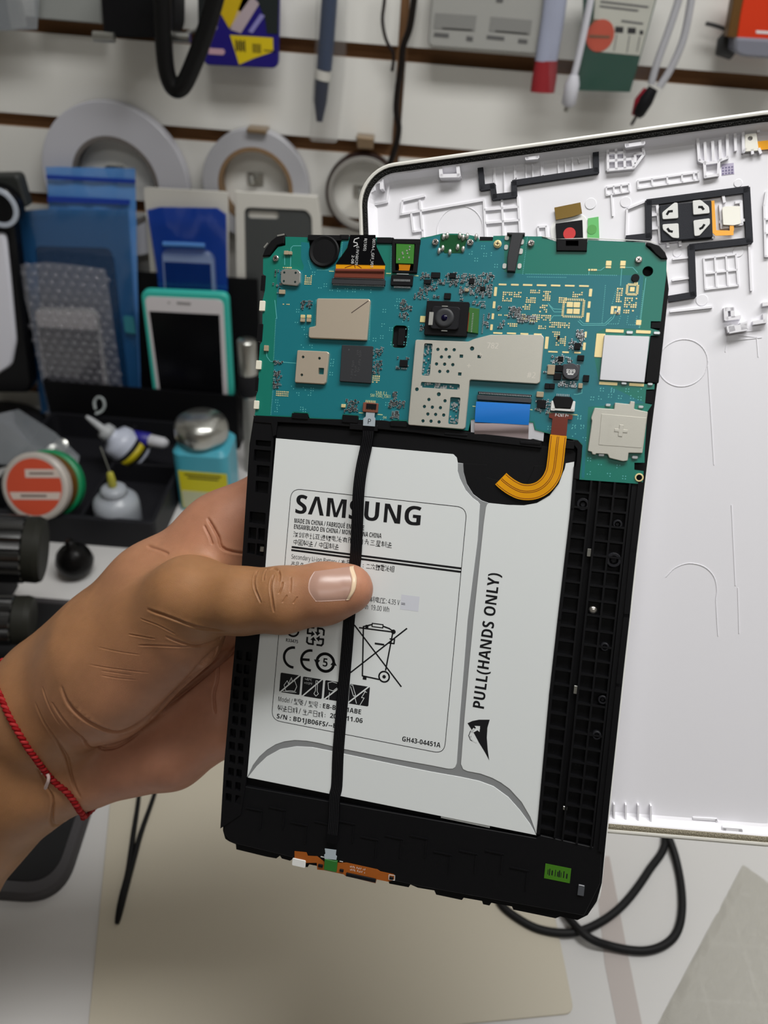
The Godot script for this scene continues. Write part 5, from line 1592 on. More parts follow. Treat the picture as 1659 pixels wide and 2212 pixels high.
	ribs(b, [[45.63, 82.61, 56.06, 82.92, 56.81, 72.2, 46.1, 71.81, 45.63, 82.61], [49.27, 82.7, 49.76, 71.94], [52.9, 82.78, 53.49, 72.05], [45.88, 77.25, 56.47, 77.56]], 0.6, z0, -4.5)
	ribs(b, [[19.7, 92.82, 20.11, 102.59, 26.13, 104.41], [60.25, 85.75, 60.92, 70.06], [34.36, 65.03, 48.07, 65.42], [35.21, 75.94, 40.61, 76.21], [35.47, 83.33, 40.48, 83.4], [65.76, 102.83, 65.05, 98.42, 65.45, 81.23, 66.4, 81.13], [65.22, 93.71, 66.41, 93.76], [65.32, 88.99, 66.41, 89.06]], 0.7, z0, -4.2)
	ribs(b, [[28.38, 102.97, 30.25, 102.87, 31.23, 89.62, 48.23, 89.91, 48.77, 89.27], [28.33, 99.29, 30.97, 99.37], [28.47, 94.6, 31.29, 94.67], [33.67, 89.36, 33.76, 87.79], [37.76, 89.11, 37.86, 87.75], [51, 100.09, 51.5, 92.41, 54.02, 92.32], [56.03, 100.44, 57.63, 100.44, 57.89, 92.84, 56.18, 92.84], [51.92, 103.4, 52.34, 101.07], [50.97, 94.38, 58.68, 94.08]], 0.9, z0, -3.8)
	ribs(b, [[52.44, 64.27, 52.6, 60.77, 56.95, 60.99], [52.62, 64.06, 54.61, 64.09, 54.78, 61.37], [61.6, 58.69, 65.16, 58.97, 64.99, 61.09], [64.64, 64.76, 66.37, 64.8]], 1.3, z0, -3.2)
	ribs(b, [[53.86, 57.57, 54.04, 56.78, 58.37, 57.21, 58.19, 58.38]], 2.4, z0, -2.4)
	ribs(b, [[52.76, 55.72, 64.27, 56.36], [52.89, 53.18, 64.33, 53.66], [52.56, 49.59, 53.41, 55.67, 62.75, 53.91, 63.21, 47.08], [54.36, -4.9, 55.49, -34.04], [56.32, -34.95, 56.67, -51.51], [46.75, 46.47, 48.6, 9.71]], 0.25, z0, -4.85)
	# ejector discs, big marks
	for c in [[56.95, 107.12, 58.37, 106.94], [36.87, 85.52, 38.35, 85.37], [56.85, 83.75, 58.64, 83.56], [44.97, 68.22, 46.99, 68.04], [19.69, 105.18, 21.59, 104.95], [7.57, 106.06, 9.59, 105.82]]:
		b.prism(disc(c[0], c[1], absf(c[2] - c[0]), 22), z0, -4.8, 0.1)
	for c in [[38.37, 46.6, 46.75, 46.02], [-40.54, 102.13, -31.8, 101.16]]:
		arc_rib(b, Vector2(c[0], c[1]), absf(c[2] - c[0]), 0.0, TAU, z0)
	strokes(b, smooth2(p2([32.04, -30.9, 35.12, -27.63, 39.87, -25.96, 44.99, -27.17, 48.36, -30.85, 49.34, -35.92, 48.98, -39.62, 49.58, -52.6]), 4), 0.25, z0, 0.15)
	# ridges and catch by the lower rim
	for x in [[12.28, -118.5, 12.16, -126.48], [16.51, -118.26, 16.39, -126.4], [20.98, -118.09, 20.87, -126.2], [25.5, -117.92, 25.4, -126]]:
		strokes(b, p2(x), 0.6, z0, 2.0)
	ribs(b, [[40.66, -122.02, 48.5, -121.82, 48.67, -122.29]], 0.8, z0, -4.4)
	ribs(b, [[50.36, -126.93, 50.72, -124.01, 56.36, -123.99, 56.69, -126.82]], 1.4, z0, -2.0)
	# catches on the upper rim
	for u in [[-46.61, 125.13, -46.53, 121.7, -39.86, 121.03, -40.11, 125.19], [-14.75, 126.6, -14.63, 123.9, -10.93, 123.76, -11.05, 126.45], [19.93, 127.42, 20.13, 123.59, 25.62, 123.7, 25.33, 127.18], [-59.04, 125.17, -55.12, 125.22], [-76.04, 118.56, -72.95, 120.07, -72.86, 122.24, -69.62, 122.96, -69.73, 120.15]]:
		strokes(b, p2(u), 1.3, z0, 3.4)
	part(b, "inner_shell", mats["cover_white"], cover, "glossy white moulded inside with ribs")
	# foam gaskets
	b = MB.new()
	strokes(b, p2([-31.97, 124.3, -31.44, 116.28, -27.51, 116.34, -27.06, 112.26, -19.64, 112.27, -19.72, 116.45, 9.66, 117.07, 9.62, 125.16]), 2.1, z0, 1.4)
	part(b, "foam_gasket", mats["foam_black"], cover, "black stepped foam gasket")
	b = MB.new()
	strokes(b, p2([20.2, 92.02, 27.33, 92.03, 27.32, 103.83, 59.43, 104.33, 60.29, 86.92, 41.47, 86.71, 41.93, 70.12, 34.28, 69.48]), 2.2, z0, 1.4)
	part(b, "foam_gasket", mats["foam_black"], cover, "black foam gasket around the speaker")
	# speaker
	b = MB.new()
	b.prism(rounded(p2([30.86, 101.93, 47.97, 101.79, 48.32, 89.08, 31.39, 89.37]), 0.6, 3), z0, -2.6, 0.2)
	var s := part(b, "speaker", mats["foam_black"], cover, "black speaker with four white plates")
	for q in [[31.68, 99.26, 35.78, 102.23, 36.88, 102.09, 37.02, 96.72, 31.84, 96.93], [31.75, 95.21, 37.07, 94.99, 37.25, 89.78, 35.11, 90.21, 31.88, 93.45], [41.75, 102.16, 44.36, 102.15, 47.05, 99.55, 47.29, 97.25, 41.96, 97.3], [41.95, 95.39, 47.28, 95.54, 47.38, 93.63, 43.91, 89.94, 42.27, 90]]:
		b = MB.new()
		b.prism(rounded(p2(q), 0.5, 3), -2.6, -2.2, 0.1)
		part(b, "speaker_plate", mats["white_plastic"], s)
	b = MB.new()
	for q in [[33.34, 98.49, 33.91, 99.38, 35.02, 99.37], [33.48, 93.47, 34.02, 92.64, 34.95, 92.34], [43.8, 99.75, 44.71, 99.64, 45.24, 98.82], [44.11, 92.29, 44.84, 92.59, 45.46, 93.47]]:
		strokes(b, p2(q), 0.8, -2.2)
	part(b, "slot", mats["ink"], s)
	b = MB.new()
	b.prism(p2([47.61, 101.57, 48.97, 101.67, 49.52, 91.49, 55.07, 90.69, 55.06, 89.18, 49.33, 89.61, 47.97, 91.09]), -3.4, -3.1)
	b.prism(p2([53.94, 93.65, 55.08, 93.52, 55.24, 90.67, 53.82, 90.75]), -3.4, -3.1)
	part(b, "speaker_flex", mats["orange_flex"], cover, "amber speaker flex")
	b = MB.new()
	b.prism(rounded(p2([51.36, 98.85, 52.43, 99.22, 57.16, 98.73, 57.38, 92.69, 55.07, 92.39, 51.69, 92.96]), 0.4, 3), -3.4, -2.9, 0.1)
	part(b, "contact_plate", flat("contact_white", Color(0.93, 0.92, 0.88), 0.3, 0.2), cover)
	# contact board by the top edge with amber flex
	b = MB.new()
	b.prism(rounded(p2([58.9, 122.79, 62.56, 122.71, 63.24, 116.75, 58.88, 116.98]), 0.4, 3), -4.4, -3.6, 0.1, Transform3D.IDENTITY, [disc(60.57, 121.19, 0.8, 12)])
	part(b, "contact_board", flat("contact_white", Color(0.93, 0.92, 0.88), 0.3, 0.2), cover, "pale metal contact board")
	b = MB.new()
	b.prism(p2([62.97, 120, 67.4, 119.86, 67.57, 116.9, 63.17, 117.09]), -4.2, -4.0)
	part(b, "contact_flex", mats["orange_flex"], cover, "amber flex at the contact board")
	b = MB.new()
	b.prism(p2([51.62, 114.21, 55.55, 114.18, 55.75, 110.4, 51.67, 110.39]), z0, -4.9)
	var lab := part(b, "printed_grid", flat("lilac", Color(0.72, 0.69, 0.78), 0.5), cover, "lilac grid mark")
	b = MB.new()
	var g: Array = [53.69, 112.3, 4.13, 3.82]
	pad_grid(b, g, g[2] / 4.2, g[2] / 6.5, 1.0, -4.9, -4.86)
	part(b, "grid_cell", flat("lilac_dark", Color(0.45, 0.42, 0.55), 0.5), lab)
	# camera window and its stickers
	b = MB.new()
	b.prism(rounded(p2([-7.13, 98.63, -5.63, 101.36, -2.73, 102.11, 3.73, 102.99, 5.83, 101.49, 6.48, 98.55, 6.39, 93.17, -6.5, 94.2]), 1.5, 4), z0, -4.8, 0.05)
	part(b, "clear_sticker", flat("clear_film", Color(0.94, 0.94, 0.93), 0.15), cover)
	b = MB.new()
	b.prism(p2([-4.98, 100.09, 4.55, 100.33, 4.68, 93.45, -4.85, 94.12]), -4.8, -3.6, 0.15)
	s = part(b, "camera_window", mats["black_matte"], cover, "black camera window frame with a red dot")
	b = MB.new()
	b.prism(disc(-0.12, 95.91, 2.2, 26), -3.6, -3.5)
	part(b, "red_dot", flat("red_dot", Color(0.80, 0.20, 0.20), 0.5), s)
	b = MB.new()
	b.prism(p2([-5.33, 105.93, 3.96, 106.69, 4.49, 102.7, 0.86, 101.94, -4.81, 101.48]), -4.2, -4.0)
	part(b, "gold_sticker", flat("brass_sticker", Color(0.50, 0.40, 0.18), 0.3, 0.5), cover, "small brass coloured sticker")
	b = MB.new()
	b.prism(p2([6.5, 100.86, 10.23, 101.04, 10.38, 93.11, 6.16, 93.57]), -4.8, -4.5)
	s = part(b, "green_sticker", flat("green_film", Color(0.42, 0.76, 0.44), 0.4), cover, "small green film sticker")
	b = MB.new()
	b.prism(disc(7.84, 96.75, 1.7, 22), -4.5, -4.4)
	part(b, "green_spot", flat("green_spot", Color(0.36, 0.66, 0.34), 0.4), s)


func arc_rib(b: MB, c: Vector2, r: float, a0: float, a1: float, z: float) -> void:
	var pts := PackedVector2Array()
	for i in 49:
		var a := lerpf(a0, a1, i / 48.0)
		pts.append(c + Vector2(cos(a), sin(a)) * r)
	strokes(b, pts, 0.25, z, 0.15)


# ---------------------------------------------------------------- the hand that holds both (in the tablet's frame, millimetres)

var bones := []       # [a, b, radius a, radius b, blend, colour]
var crease_cells := {}   # plan cells of 1.5 mm with a crease nearby
var creases := []     # [polyline, width, depth, z low]


func bone(a: Array, ra: float, c: Array, rc: float, k: float, col: Color) -> void:
	bones.append([Vector3(a[0], a[1], a[2]), Vector3(c[0], c[1], c[2]), ra, rc, k, col])


func bone_distance(n: Array, p: Vector3) -> float:
	var pa: Vector3 = p - n[0]
	var ba: Vector3 = n[1] - n[0]
	var t := clampf(pa.dot(ba) / maxf(ba.length_squared(), 1e-6), 0.0, 1.0)
	return (pa - ba * t).length() - lerpf(n[2], n[3], t)


func skin_distance(p: Vector3, act: Array) -> float:
	var d := 1e9
	for n in act:
		var pa: Vector3 = p - n[0]
		var ba: Vector3 = n[1] - n[0]
		var t := clampf(pa.dot(ba) / maxf(ba.length_squared(), 1e-6), 0.0, 1.0)
		var e: float = (pa - ba * t).length() - (n[2] + (n[3] - n[2]) * t)
		var k: float = n[4]
		var h := maxf(k - absf(d - e), 0.0) / k
		d = minf(d, e) - h * h * k * 0.25
	return d


func near_bones(c: Vector3, reach: float) -> Array:
	var best := 1e9
	var ds := []
	for n in bones:
		var e := bone_distance(n, c)
		ds.append(e)
		best = minf(best, e)
	var act := []
	for i in bones.size():
		if ds[i] < best + reach * 2 + 12.0:
			act.append(bones[i])
	return act


func skin_colour(p: Vector3, act: Array) -> Color:
	var sum := Color(0, 0, 0)
	var wsum := 0.0
	for n in act:
		var e := bone_distance(n, p)
		var w := exp(-maxf(e + 6.0, 0.0) * 0.28)
		var c: Color = n[5]
		sum += Color(c.r * w, c.g * w, c.b * w)
		wsum += w
	return Color(sum.r / wsum, sum.g / wsum, sum.b / wsum)


func surface_z(x: float, y: float, from: float) -> float:
	var z := from
	for i in 60:
		var d := skin_distance(Vector3(x, y, z), bones)
		if d < 0.02:
			break
		z -= maxf(d * 0.8, 0.02)
		if z < -80:
			break
	return z


func build_hand() -> void:
	var tan_ := Color(0.295, 0.142, 0.060)
	var warm := Color(0.325, 0.156, 0.071)
	var pink := Color(0.43, 0.195, 0.12)
	var palm := Color(0.41, 0.19, 0.108)
	# thumb
	bone([-26.58, -8.54, 9.6], 9.2, [-35.3, -11.2, 10.6], 10.6, 4.0, pink)
	bone([-35.3, -11.2, 10.6], 10.8, [-50.54, -15.23, 12.6], 11.6, 5.0, warm)
	bone([-50.54, -15.23, 12.6], 11.6, [-67.04, -17.69, 12.5], 11.7, 5.0, tan_)
	bone([-67.04, -17.69, 12.5], 11.7, [-90.23, -20.28, 8], 14.0, 6.0, tan_)
	# ball of the thumb
	bone([-90.23, -20.28, 8], 14.0, [-136.42, -51.27, -8], 22.0, 12.0, warm)
	bone([-94.14, -37.28, 2], 15.0, [-134.43, -66.64, -10], 22.5, 10.0, palm)
	bone([-135, -58.61, -10], 23.0, [-169.16, -84.9, -18], 25.0, 14.0, warm)
	# web and the first finger's side, going behind the tablet
	bone([-169.47, -71.47, -22], 21.0, [-122.49, -23.89, -20], 17.0, 12.0, warm)
	bone([-122.49, -23.89, -20], 17.0, [-94.59, 2.62, -26], 15.0, 12.0, palm)
	bone([-94.59, 2.62, -26], 15.0, [-68.89, 25.03, -32], 12.5, 12.0, pink)
	bone([-112.87, -29.2, -8], 15.0, [-94.79, -10.34, -24], 14.0, 12.0, palm)
	# palm and the heel below
	bone([-133.13, -54.77, -30], 17.0, [-77.54, -26.66, -32], 15.0, 12.0, palm)
	bone([-127.52, -83.72, -36], 18.0, [-71.51, -57.32, -34], 14.5, 5.0, pink)
	bone([-149.35, -112.26, -30], 17.5, [-114.11, -98.95, -31], 17.5, 4.0, pink)
	bone([-114.11, -98.95, -31], 17.5, [-89.83, -80.21, -32], 15.5, 4.0, pink)
	bone([-89.83, -80.21, -32], 15.5, [-72.66, -70.05, -34], 13.0, 6.0, pink)
	# wrist and forearm
	bone([-162.3, -113.71, -26], 20.0, [-180.45, -120.78, -26], 22.5, 10.0, warm)
	bone([-170.5, -87.9, -20], 24.0, [-195.66, -106.18, -24], 25.0, 14.0, warm)
	bone([-180.45, -120.78, -26], 22.5, [-236.52, -187.87, -30], 26.0, 14.0, tan_)
	bone([-195.66, -106.18, -24], 25.0, [-258.3, -172.47, -26], 28.0, 14.0, tan_)
	bone([-236.52, -187.87, -30], 26.0, [-267.67, -232.82, -12], 28.0, 14.0, tan_)
	bone([-258.3, -172.47, -26], 28.0, [-291.85, -214.83, -8], 31.0, 14.0, tan_)
	bone([-267.67, -232.82, -12], 28.0, [-241.05, -222.35, 40], 30.0, 14.0, tan_)
	bone([-291.85, -214.83, -8], 31.0, [-263.07, -205.22, 44], 33.0, 14.0, tan_)
	# four fingers flat behind the cover, a little curled at the ends
	var roots := [[-69.64, 24.94, -34], [-74.15, -8.26, -36], [-72.87, -37.12, -36], [-71.21, -65.91, -35]]
	var reach := [44.0, 48.0, 45.0, 36.0]
	var tilt := [0.22, 0.06, -0.08, -0.22]
	for i in 4:
		var a := Vector3(roots[i][0], roots[i][1], roots[i][2])
		var d := Vector3(cos(tilt[i]), sin(tilt[i]), -0.10).normalized()
		var m1: Vector3 = a + d * reach[i]
		var m2: Vector3 = m1 + Vector3(d.x, d.y, 0.06).normalized() * reach[i] * 0.58
		var m3: Vector3 = m2 + Vector3(d.x, d.y, 0.16).normalized() * reach[i] * 0.42
		var f := 0.86 if i == 3 else 1.0
		bone([a.x, a.y, a.z], 10.4 * f, [m1.x, m1.y, m1.z], 9.2 * f, 3.5, warm)
		bone([m1.x, m1.y, m1.z], 9.4 * f, [m2.x, m2.y, m2.z], 8.4 * f, 2.0, warm)
		bone([m2.x, m2.y, m2.z], 8.5 * f, [m3.x, m3.y, m3.z], 7.2 * f, 2.0, pink)
	# creases of the skin
	for c in [[[-59.54, -4.6, -58.95, -6.65, -58.14, -8.57, -56.97, -10.49, -55.23, -12.69, -53.82, -14.84], 0.34, 0.75], [[-56.22, -3.75, -55.63, -5.35, -54.71, -7.35], 0.31, 0.60], [[-51.8, -4.84, -51.54, -7.36, -50.95, -9.66, -49.81, -12.58, -49.33, -14.4, -48.7, -17.56], 0.37, 0.95], [[-50.98, -3.66, -49.43, -4.85, -48.68, -6.91], 0.31, 0.60], [[-47.57, -6.66, -47.28, -8.69, -47.72, -10.83], 0.31, 0.60], [[-45.36, -5.03, -44.41, -7.25, -43.97, -10.2], 0.31, 0.35], [[-54.5, -3.85, -53.46, -3.33, -51.17, -3.55], 0.31, 0.50], [[-44.77, -10.88, -46.03, -13.77], 0.31, 0.30], [[-41.15, -11.18, -42.41, -13.81], 0.31, 0.30],
		[[-99.98, -23.37, -93.28, -23.92, -87.67, -25.07, -82.65, -26.59, -77.93, -27.75, -68.55, -27.94], 0.56, 1.10], [[-92.39, -32.81, -86.17, -35.13, -82.18, -36.36, -77.2, -34.98, -74.2, -32.67], 0.50, 0.80], [[-104.94, -38.61, -94.87, -37.16, -85, -36.71, -79.74, -36.43], 0.37, 0.45], [[-103.55, -27.62, -94.69, -28.67, -87.89, -31.53], 0.31, 0.35], [[-109.07, -34.91, -96.4, -34.53], 0.31, 0.35],
		[[-94.11, 10.12, -90.79, 6.55, -87.87, 2.63, -84.8, -2.28, -72.31, -4.96], 0.62, 0.90], [[-120.44, -4.49, -111.76, -5.09, -106.37, -5.99], 0.56, 0.50], [[-94.78, 7.1, -91.42, 2.8, -89.42, -0.7], 0.50, 0.50],
		[[-138.2, -59.51, -135.51, -66.26, -130.45, -72.2, -124.74, -77.22, -120, -80.24, -115.17, -78.51, -109.92, -74.56, -103.51, -67.7, -95.79, -59.57, -85.59, -48.61, -79.3, -40.42, -78.16, -38.07], 0.81, 1.50], [[-143.29, -67.81, -140.05, -72.67, -136.97, -77.66, -133.52, -84.97, -139.73, -96.46, -134.29, -96.49, -128.75, -93.21, -121.7, -87.18], 0.62, 1.00], [[-148.68, -62.52, -143.91, -72.12, -140.71, -78.04], 0.50, 0.50],
		[[-153.39, -70.44, -148.76, -80.76, -147.09, -86.16, -147.4, -93.74, -149.33, -104.78, -148.06, -112.21, -145.7, -120.06], 0.62, 0.90], [[-159.49, -103.26, -158.43, -112.84, -156.4, -122.29, -165.48, -146.23], 0.56, 0.80], [[-90.5, -54.37, -89.09, -60.13, -89.53, -66.66, -87.06, -73.8], 0.62, 0.90],
		[[-123.42, -42.37, -113.21, -42.54, -103.78, -42.38], 0.31, 0.12], [[-126.8, -49.6, -117.43, -49.86, -109.61, -49.75, -101.02, -49.73], 0.31, 0.15], [[-121.3, -53.23, -113.78, -53.62, -106.43, -53.45], 0.31, 0.12], [[-121.33, -51.33, -114.9, -51.46, -107.96, -51.56], 0.28, 0.12]]:
		creases.append([smooth2(p2(c[0]), 4), c[1], c[2]])
	var t := framed("person", "left hand of a person gripping tablet and cover, thumb across the battery", "person", tablet.transform)
	var mesh := hand_mesh()
	var o := MeshInstance3D.new()
	o.name = "hand_and_forearm"
	o.mesh = mesh
	var m := StandardMaterial3D.new()
	m.vertex_color_use_as_albedo = true
	m.roughness = 0.46
	m.metallic_specular = 0.42
	m.normal_enabled = true
	m.normal_texture = noise_tex(0.06, 1024, true, [], 5, 10.0)
	m.normal_scale = 0.35
	m.uv1_triplanar = true
	m.uv1_scale = Vector3(52, 52, 52)
	m.subsurf_scatter_enabled = true
	m.subsurf_scatter_strength = 0.06
	o.mesh.surface_set_material(0, m)
	t.add_child(o)
	thumb_nail(t)
	bracelet()


func hand_mesh() -> ArrayMesh:
	var cell := 1.4
	var n := 5
	var blk := cell * n
	var lo := Vector3.INF
	var hi := -Vector3.INF
	for b in bones:
		for k in 2:
			var r: float = b[2 + k] + 3.0
			lo = lo.min(b[k] - Vector3.ONE * r)
			hi = hi.max(b[k] + Vector3.ONE * r)
	lo.x = maxf(lo.x, -330.0)
	var nb := Vector3i(((hi - lo) / blk).ceil())
	var ids := {}
	var verts := PackedVector3Array()
	var tints := PackedColorArray()
	var edges := []
	var half := blk * 0.8661
	for bx in nb.x:
		for by in nb.y:
			for bz in nb.z:
				var org := lo + Vector3(bx, by, bz) * blk
				var mid := org + Vector3.ONE * blk * 0.5
				var best := 1e9
				for b in bones:
					best = minf(best, bone_distance(b, mid))
					if best < -half - 6.0:
						break
				if best > half + 5.0 or best < -half - 6.0:
					continue
				var act := near_bones(mid, half)
				var dm := skin_distance(mid, act)
				if absf(dm) > half + 1.5:
					continue
				var q := n + 1
				var vals := PackedFloat32Array()
				vals.resize(q * q * q)
				for z in q:
					for y in q:
						for x in q:
							vals[x + q * (y + q * z)] = skin_distance(org + Vector3(x, y, z) * cell, act)
				for z in n:
					for y in n:
						for x in n:
							var at := x + q * (y + q * z)
							var cs := [vals[at], vals[at + 1], vals[at + q], vals[at + q + 1], vals[at + q * q], vals[at + q * q + 1], vals[at + q * q + q], vals[at + q * q + q + 1]]
							var neg := 0
							for c in cs:
								if c < 0:
									neg += 1
							if neg == 0 or neg == 8:
								continue
							var sum := Vector3.ZERO
							var cnt := 0
							for e in [[0, 1], [2, 3], [4, 5], [6, 7], [0, 2], [1, 3], [4, 6], [5, 7], [0, 4], [1, 5], [2, 6], [3, 7]]:
								var v0: float = cs[e[0]]
								var v1: float = cs[e[1]]
								if (v0 < 0) != (v1 < 0):
									var f := v0 / (v0 - v1)
									var p0 := Vector3(e[0] & 1, (e[0] >> 1) & 1, e[0] >> 2)
									var p1 := Vector3(e[1] & 1, (e[1] >> 1) & 1, e[1] >> 2)
									sum += p0.lerp(p1, f)
									cnt += 1
							var key := Vector3i(bx * n + x, by * n + y, bz * n + z)
							ids[key] = verts.size()
							verts.append(lo + (Vector3(key) + sum / cnt) * cell)
							tints.append(skin_colour(verts[verts.size() - 1], act))
							if (cs[0] < 0) != (cs[1] < 0):
								edges.append([key, 0, cs[0] < 0])
							if (cs[0] < 0) != (cs[2] < 0):
								edges.append([key, 1, cs[0] < 0])
							if (cs[0] < 0) != (cs[4] < 0):
								edges.append([key, 2, cs[0] < 0])
	var tris := PackedInt32Array()
	for e in edges:
		var k: Vector3i = e[0]
		var u := Vector3i(0, 1, 0) if e[1] == 0 else (Vector3i(0, 0, 1) if e[1] == 1 else Vector3i(1, 0, 0))
		var w := Vector3i(0, 0, 1) if e[1] == 0 else (Vector3i(1, 0, 0) if e[1] == 1 else Vector3i(0, 1, 0))
		if not (ids.has(k - u) and ids.has(k - w) and ids.has(k - u - w)):
			continue
		var a: int = ids[k]
		var b: int = ids[k - u]
		var c: int = ids[k - u - w]
		var d: int = ids[k - w]
		if e[2]:
			tris.append_array(PackedInt32Array([a, c, b, a, d, c]))
		else:
			tris.append_array(PackedInt32Array([a, b, c, a, c, d]))
	# finer triangles along the creases
	var boxes := []
	for c in creases:
		var r := Rect2(c[0][0], Vector2.ZERO)
		for p in c[0]:
			r = r.expand(p)
		boxes.append(r.grow(2.5))
	crease_cells.clear()
	for c in creases:
		var l: PackedVector2Array = c[0]
		for k in l.size() - 1:
			var steps := maxi(int(l[k].distance_to(l[k + 1]) / 0.8), 1)
			for j in steps + 1:
				var q := l[k].lerp(l[k + 1], float(j) / steps)
				for dx in range(-2, 3):
					for dy in range(-2, 3):
						crease_cells[Vector2i(int(floor(q.x / 1.5)) + dx, int(floor(q.y / 1.5)) + dy)] = true
	for pass_ in 3:
		var out := PackedInt32Array()
		var mids := {}
		var reach: float = [2.4, 1.6, 1.0][pass_]
		for i in range(0, tris.size(), 3):
			var tc := (verts[tris[i]] + verts[tris[i + 1]] + verts[tris[i + 2]]) / 3.0
			if crease_near(tc, boxes, reach):
				var m := []
				for k in 3:
					var a: int = tris[i + k]
					var b: int = tris[i + (k + 1) % 3]
					var key := Vector2i(mini(a, b), maxi(a, b))
					if not mids.has(key):
						mids[key] = verts.size()
						verts.append((verts[a] + verts[b]) / 2.0)
						tints.append(tints[a].lerp(tints[b], 0.5))
					m.append(mids[key])
				out.append_array(PackedInt32Array([tris[i], m[0], m[2], m[0], tris[i + 1], m[1], m[2], m[1], tris[i + 2], m[0], m[1], m[2]]))
			else:
				out.append_array(PackedInt32Array([tris[i], tris[i + 1], tris[i + 2]]))
		tris = out
	# normals from the field, creases pressed in along them
	var cols := PackedColorArray()
	cols.resize(verts.size())
	var noise := FastNoiseLite.new()
	noise.seed = 3
	noise.frequency = 0.045
	noise.fractal_octaves = 4
	var s := SurfaceTool.new()
	s.begin(Mesh.PRIMITIVE_TRIANGLES)
	s.set_smooth_group(0)
	for i in verts.size():
		var p := verts[i]
		var depth := 0.0
		if p.z > -45.0 and crease_cells.has(Vector2i(int(floor(p.x / 1.5)), int(floor(p.y / 1.5)))):
			var xy := Vector2(p.x, p.y)
			for c in creases.size():
				if not boxes[c].has_point(xy):
					continue
				var l: PackedVector2Array = creases[c][0]
				var best := 1e9
				var along := 0.0
				for k in l.size() - 1:
					var q := Geometry2D.get_closest_point_to_segment(xy, l[k], l[k + 1])
					var e := q.distance_to(xy)
					if e < best:
						best = e
						along = (k + l[k].distance_to(q) / maxf(l[k].distance_to(l[k + 1]), 0.01)) / (l.size() - 1)
				var wd: float = creases[c][1]
				if best < wd * 4:
					depth += creases[c][2] * (exp(-best * best / (wd * wd * 0.6)) - 0.15 * exp(-pow(best - wd * 1.8, 2) / (wd * wd))) * minf(1.0, sin(along * PI) * 2.2)
		if depth != 0.0:
			var act := near_bones(p, 3.0)
			var g := Vector3(skin_distance(p + Vector3(0.4, 0, 0), act) - skin_distance(p - Vector3(0.4, 0, 0), act), skin_distance(p + Vector3(0, 0.4, 0), act) - skin_distance(p - Vector3(0, 0.4, 0), act), skin_distance(p + Vector3(0, 0, 0.4), act) - skin_distance(p - Vector3(0, 0, 0.4), act)).normalized()
			if g.z > 0.05:
				verts[i] = p - g * depth
		var col := tints[i]
		# blotchy pigment: the same mottling everywhere on the skin
		var f := 1.0 + noise.get_noise_3dv(p) * 0.16 + noise.get_noise_3dv(p * 5.0) * 0.07
		col = Color(col.r * f, col.g * f, col.b * f)
		cols[i] = col
	for i in tris:
		s.set_color(cols[i])
		s.add_vertex(verts[i] * U)
	s.index()
	s.generate_normals()
	return s.commit()


func crease_near(p: Vector3, boxes: Array, reach: float) -> bool:
	if p.z < -45.0:
		return false
	var xy := Vector2(p.x, p.y)
	if not crease_cells.has(Vector2i(int(floor(xy.x / 1.5)), int(floor(xy.y / 1.5)))):
		return false
	for c in creases.size():
		if boxes[c].has_point(xy):
			var l: PackedVector2Array = creases[c][0]
			for k in l.size() - 1:
				if Geometry2D.get_closest_point_to_segment(xy, l[k], l[k + 1]).distance_to(xy) < reach:
					return true
	return false


func thumb_nail(t: Node3D) -> void:
	# outline of the nail seen from above the thumb, filled on the skin's own curve
	var root := p2([-37.2, -2.2, -38.07, -5.05, -37.38, -8.73, -34.42, -12.16])
	var tip := p2([-24.8, 0.42, -22.23, -2.87, -21.8, -7.06, -23.54, -10.84])
	var a := smooth2(PackedVector2Array([root[0], root[1], root[2], root[3]]), 6)
	var c := smooth2(PackedVector2Array([tip[0], tip[1], tip[2], tip[3]]), 6)
	var n := a.size()
	var m := 24
	var grid := []
	for i in n:
		var row := []
		for k in m + 1:
			var u := float(k) / m
			var v := float(i) / (n - 1)
			var p := a[i].lerp(c[i], u)
			var rise := 0.35 * minf(1.0, minf(u * 5.0, minf(v * 6.0 + 0.1, (1.0 - v) * 6.0 + 0.1)))
			row.append(Vector3(p.x, p.y, surface_z(p.x, p.y, 40.0) + rise + (0.15 if u > 0.9 else 0.0)))
		grid.append(row)
	for piece in [[0, m - 2, "thumb_nail", Color(0.67, 0.53, 0.47), "glossy pink thumb nail"], [m - 2, m, "nail_edge", Color(0.86, 0.76, 0.64), "pale free edge of the thumb nail"]]:
		var b := MB.new()
		b.s.set_smooth_group(0)
		for i in n - 1:
			for k in range(piece[0], piece[1]):
				b.quad(grid[i][k], grid[i + 1][k], grid[i + 1][k + 1], grid[i][k + 1])
				var dn := Vector3(0, 0, -0.5)
				b.quad(grid[i][k + 1] + dn, grid[i + 1][k + 1] + dn, grid[i + 1][k] + dn, grid[i][k] + dn)
		for k in range(piece[0], piece[1]):
			for e in [0, n - 1]:
				b.quad(grid[e][k], grid[e][k + 1], grid[e][k + 1] + Vector3(0, 0, -0.5), grid[e][k] + Vector3(0, 0, -0.5))
		for i in n - 1:
			for k in [piece[0], piece[1]]:
				b.quad(grid[i][k], grid[i + 1][k], grid[i + 1][k] + Vector3(0, 0, -0.5), grid[i][k] + Vector3(0, 0, -0.5))
		part(b, piece[2], flat(piece[2], piece[3], 0.3), t, piece[4])


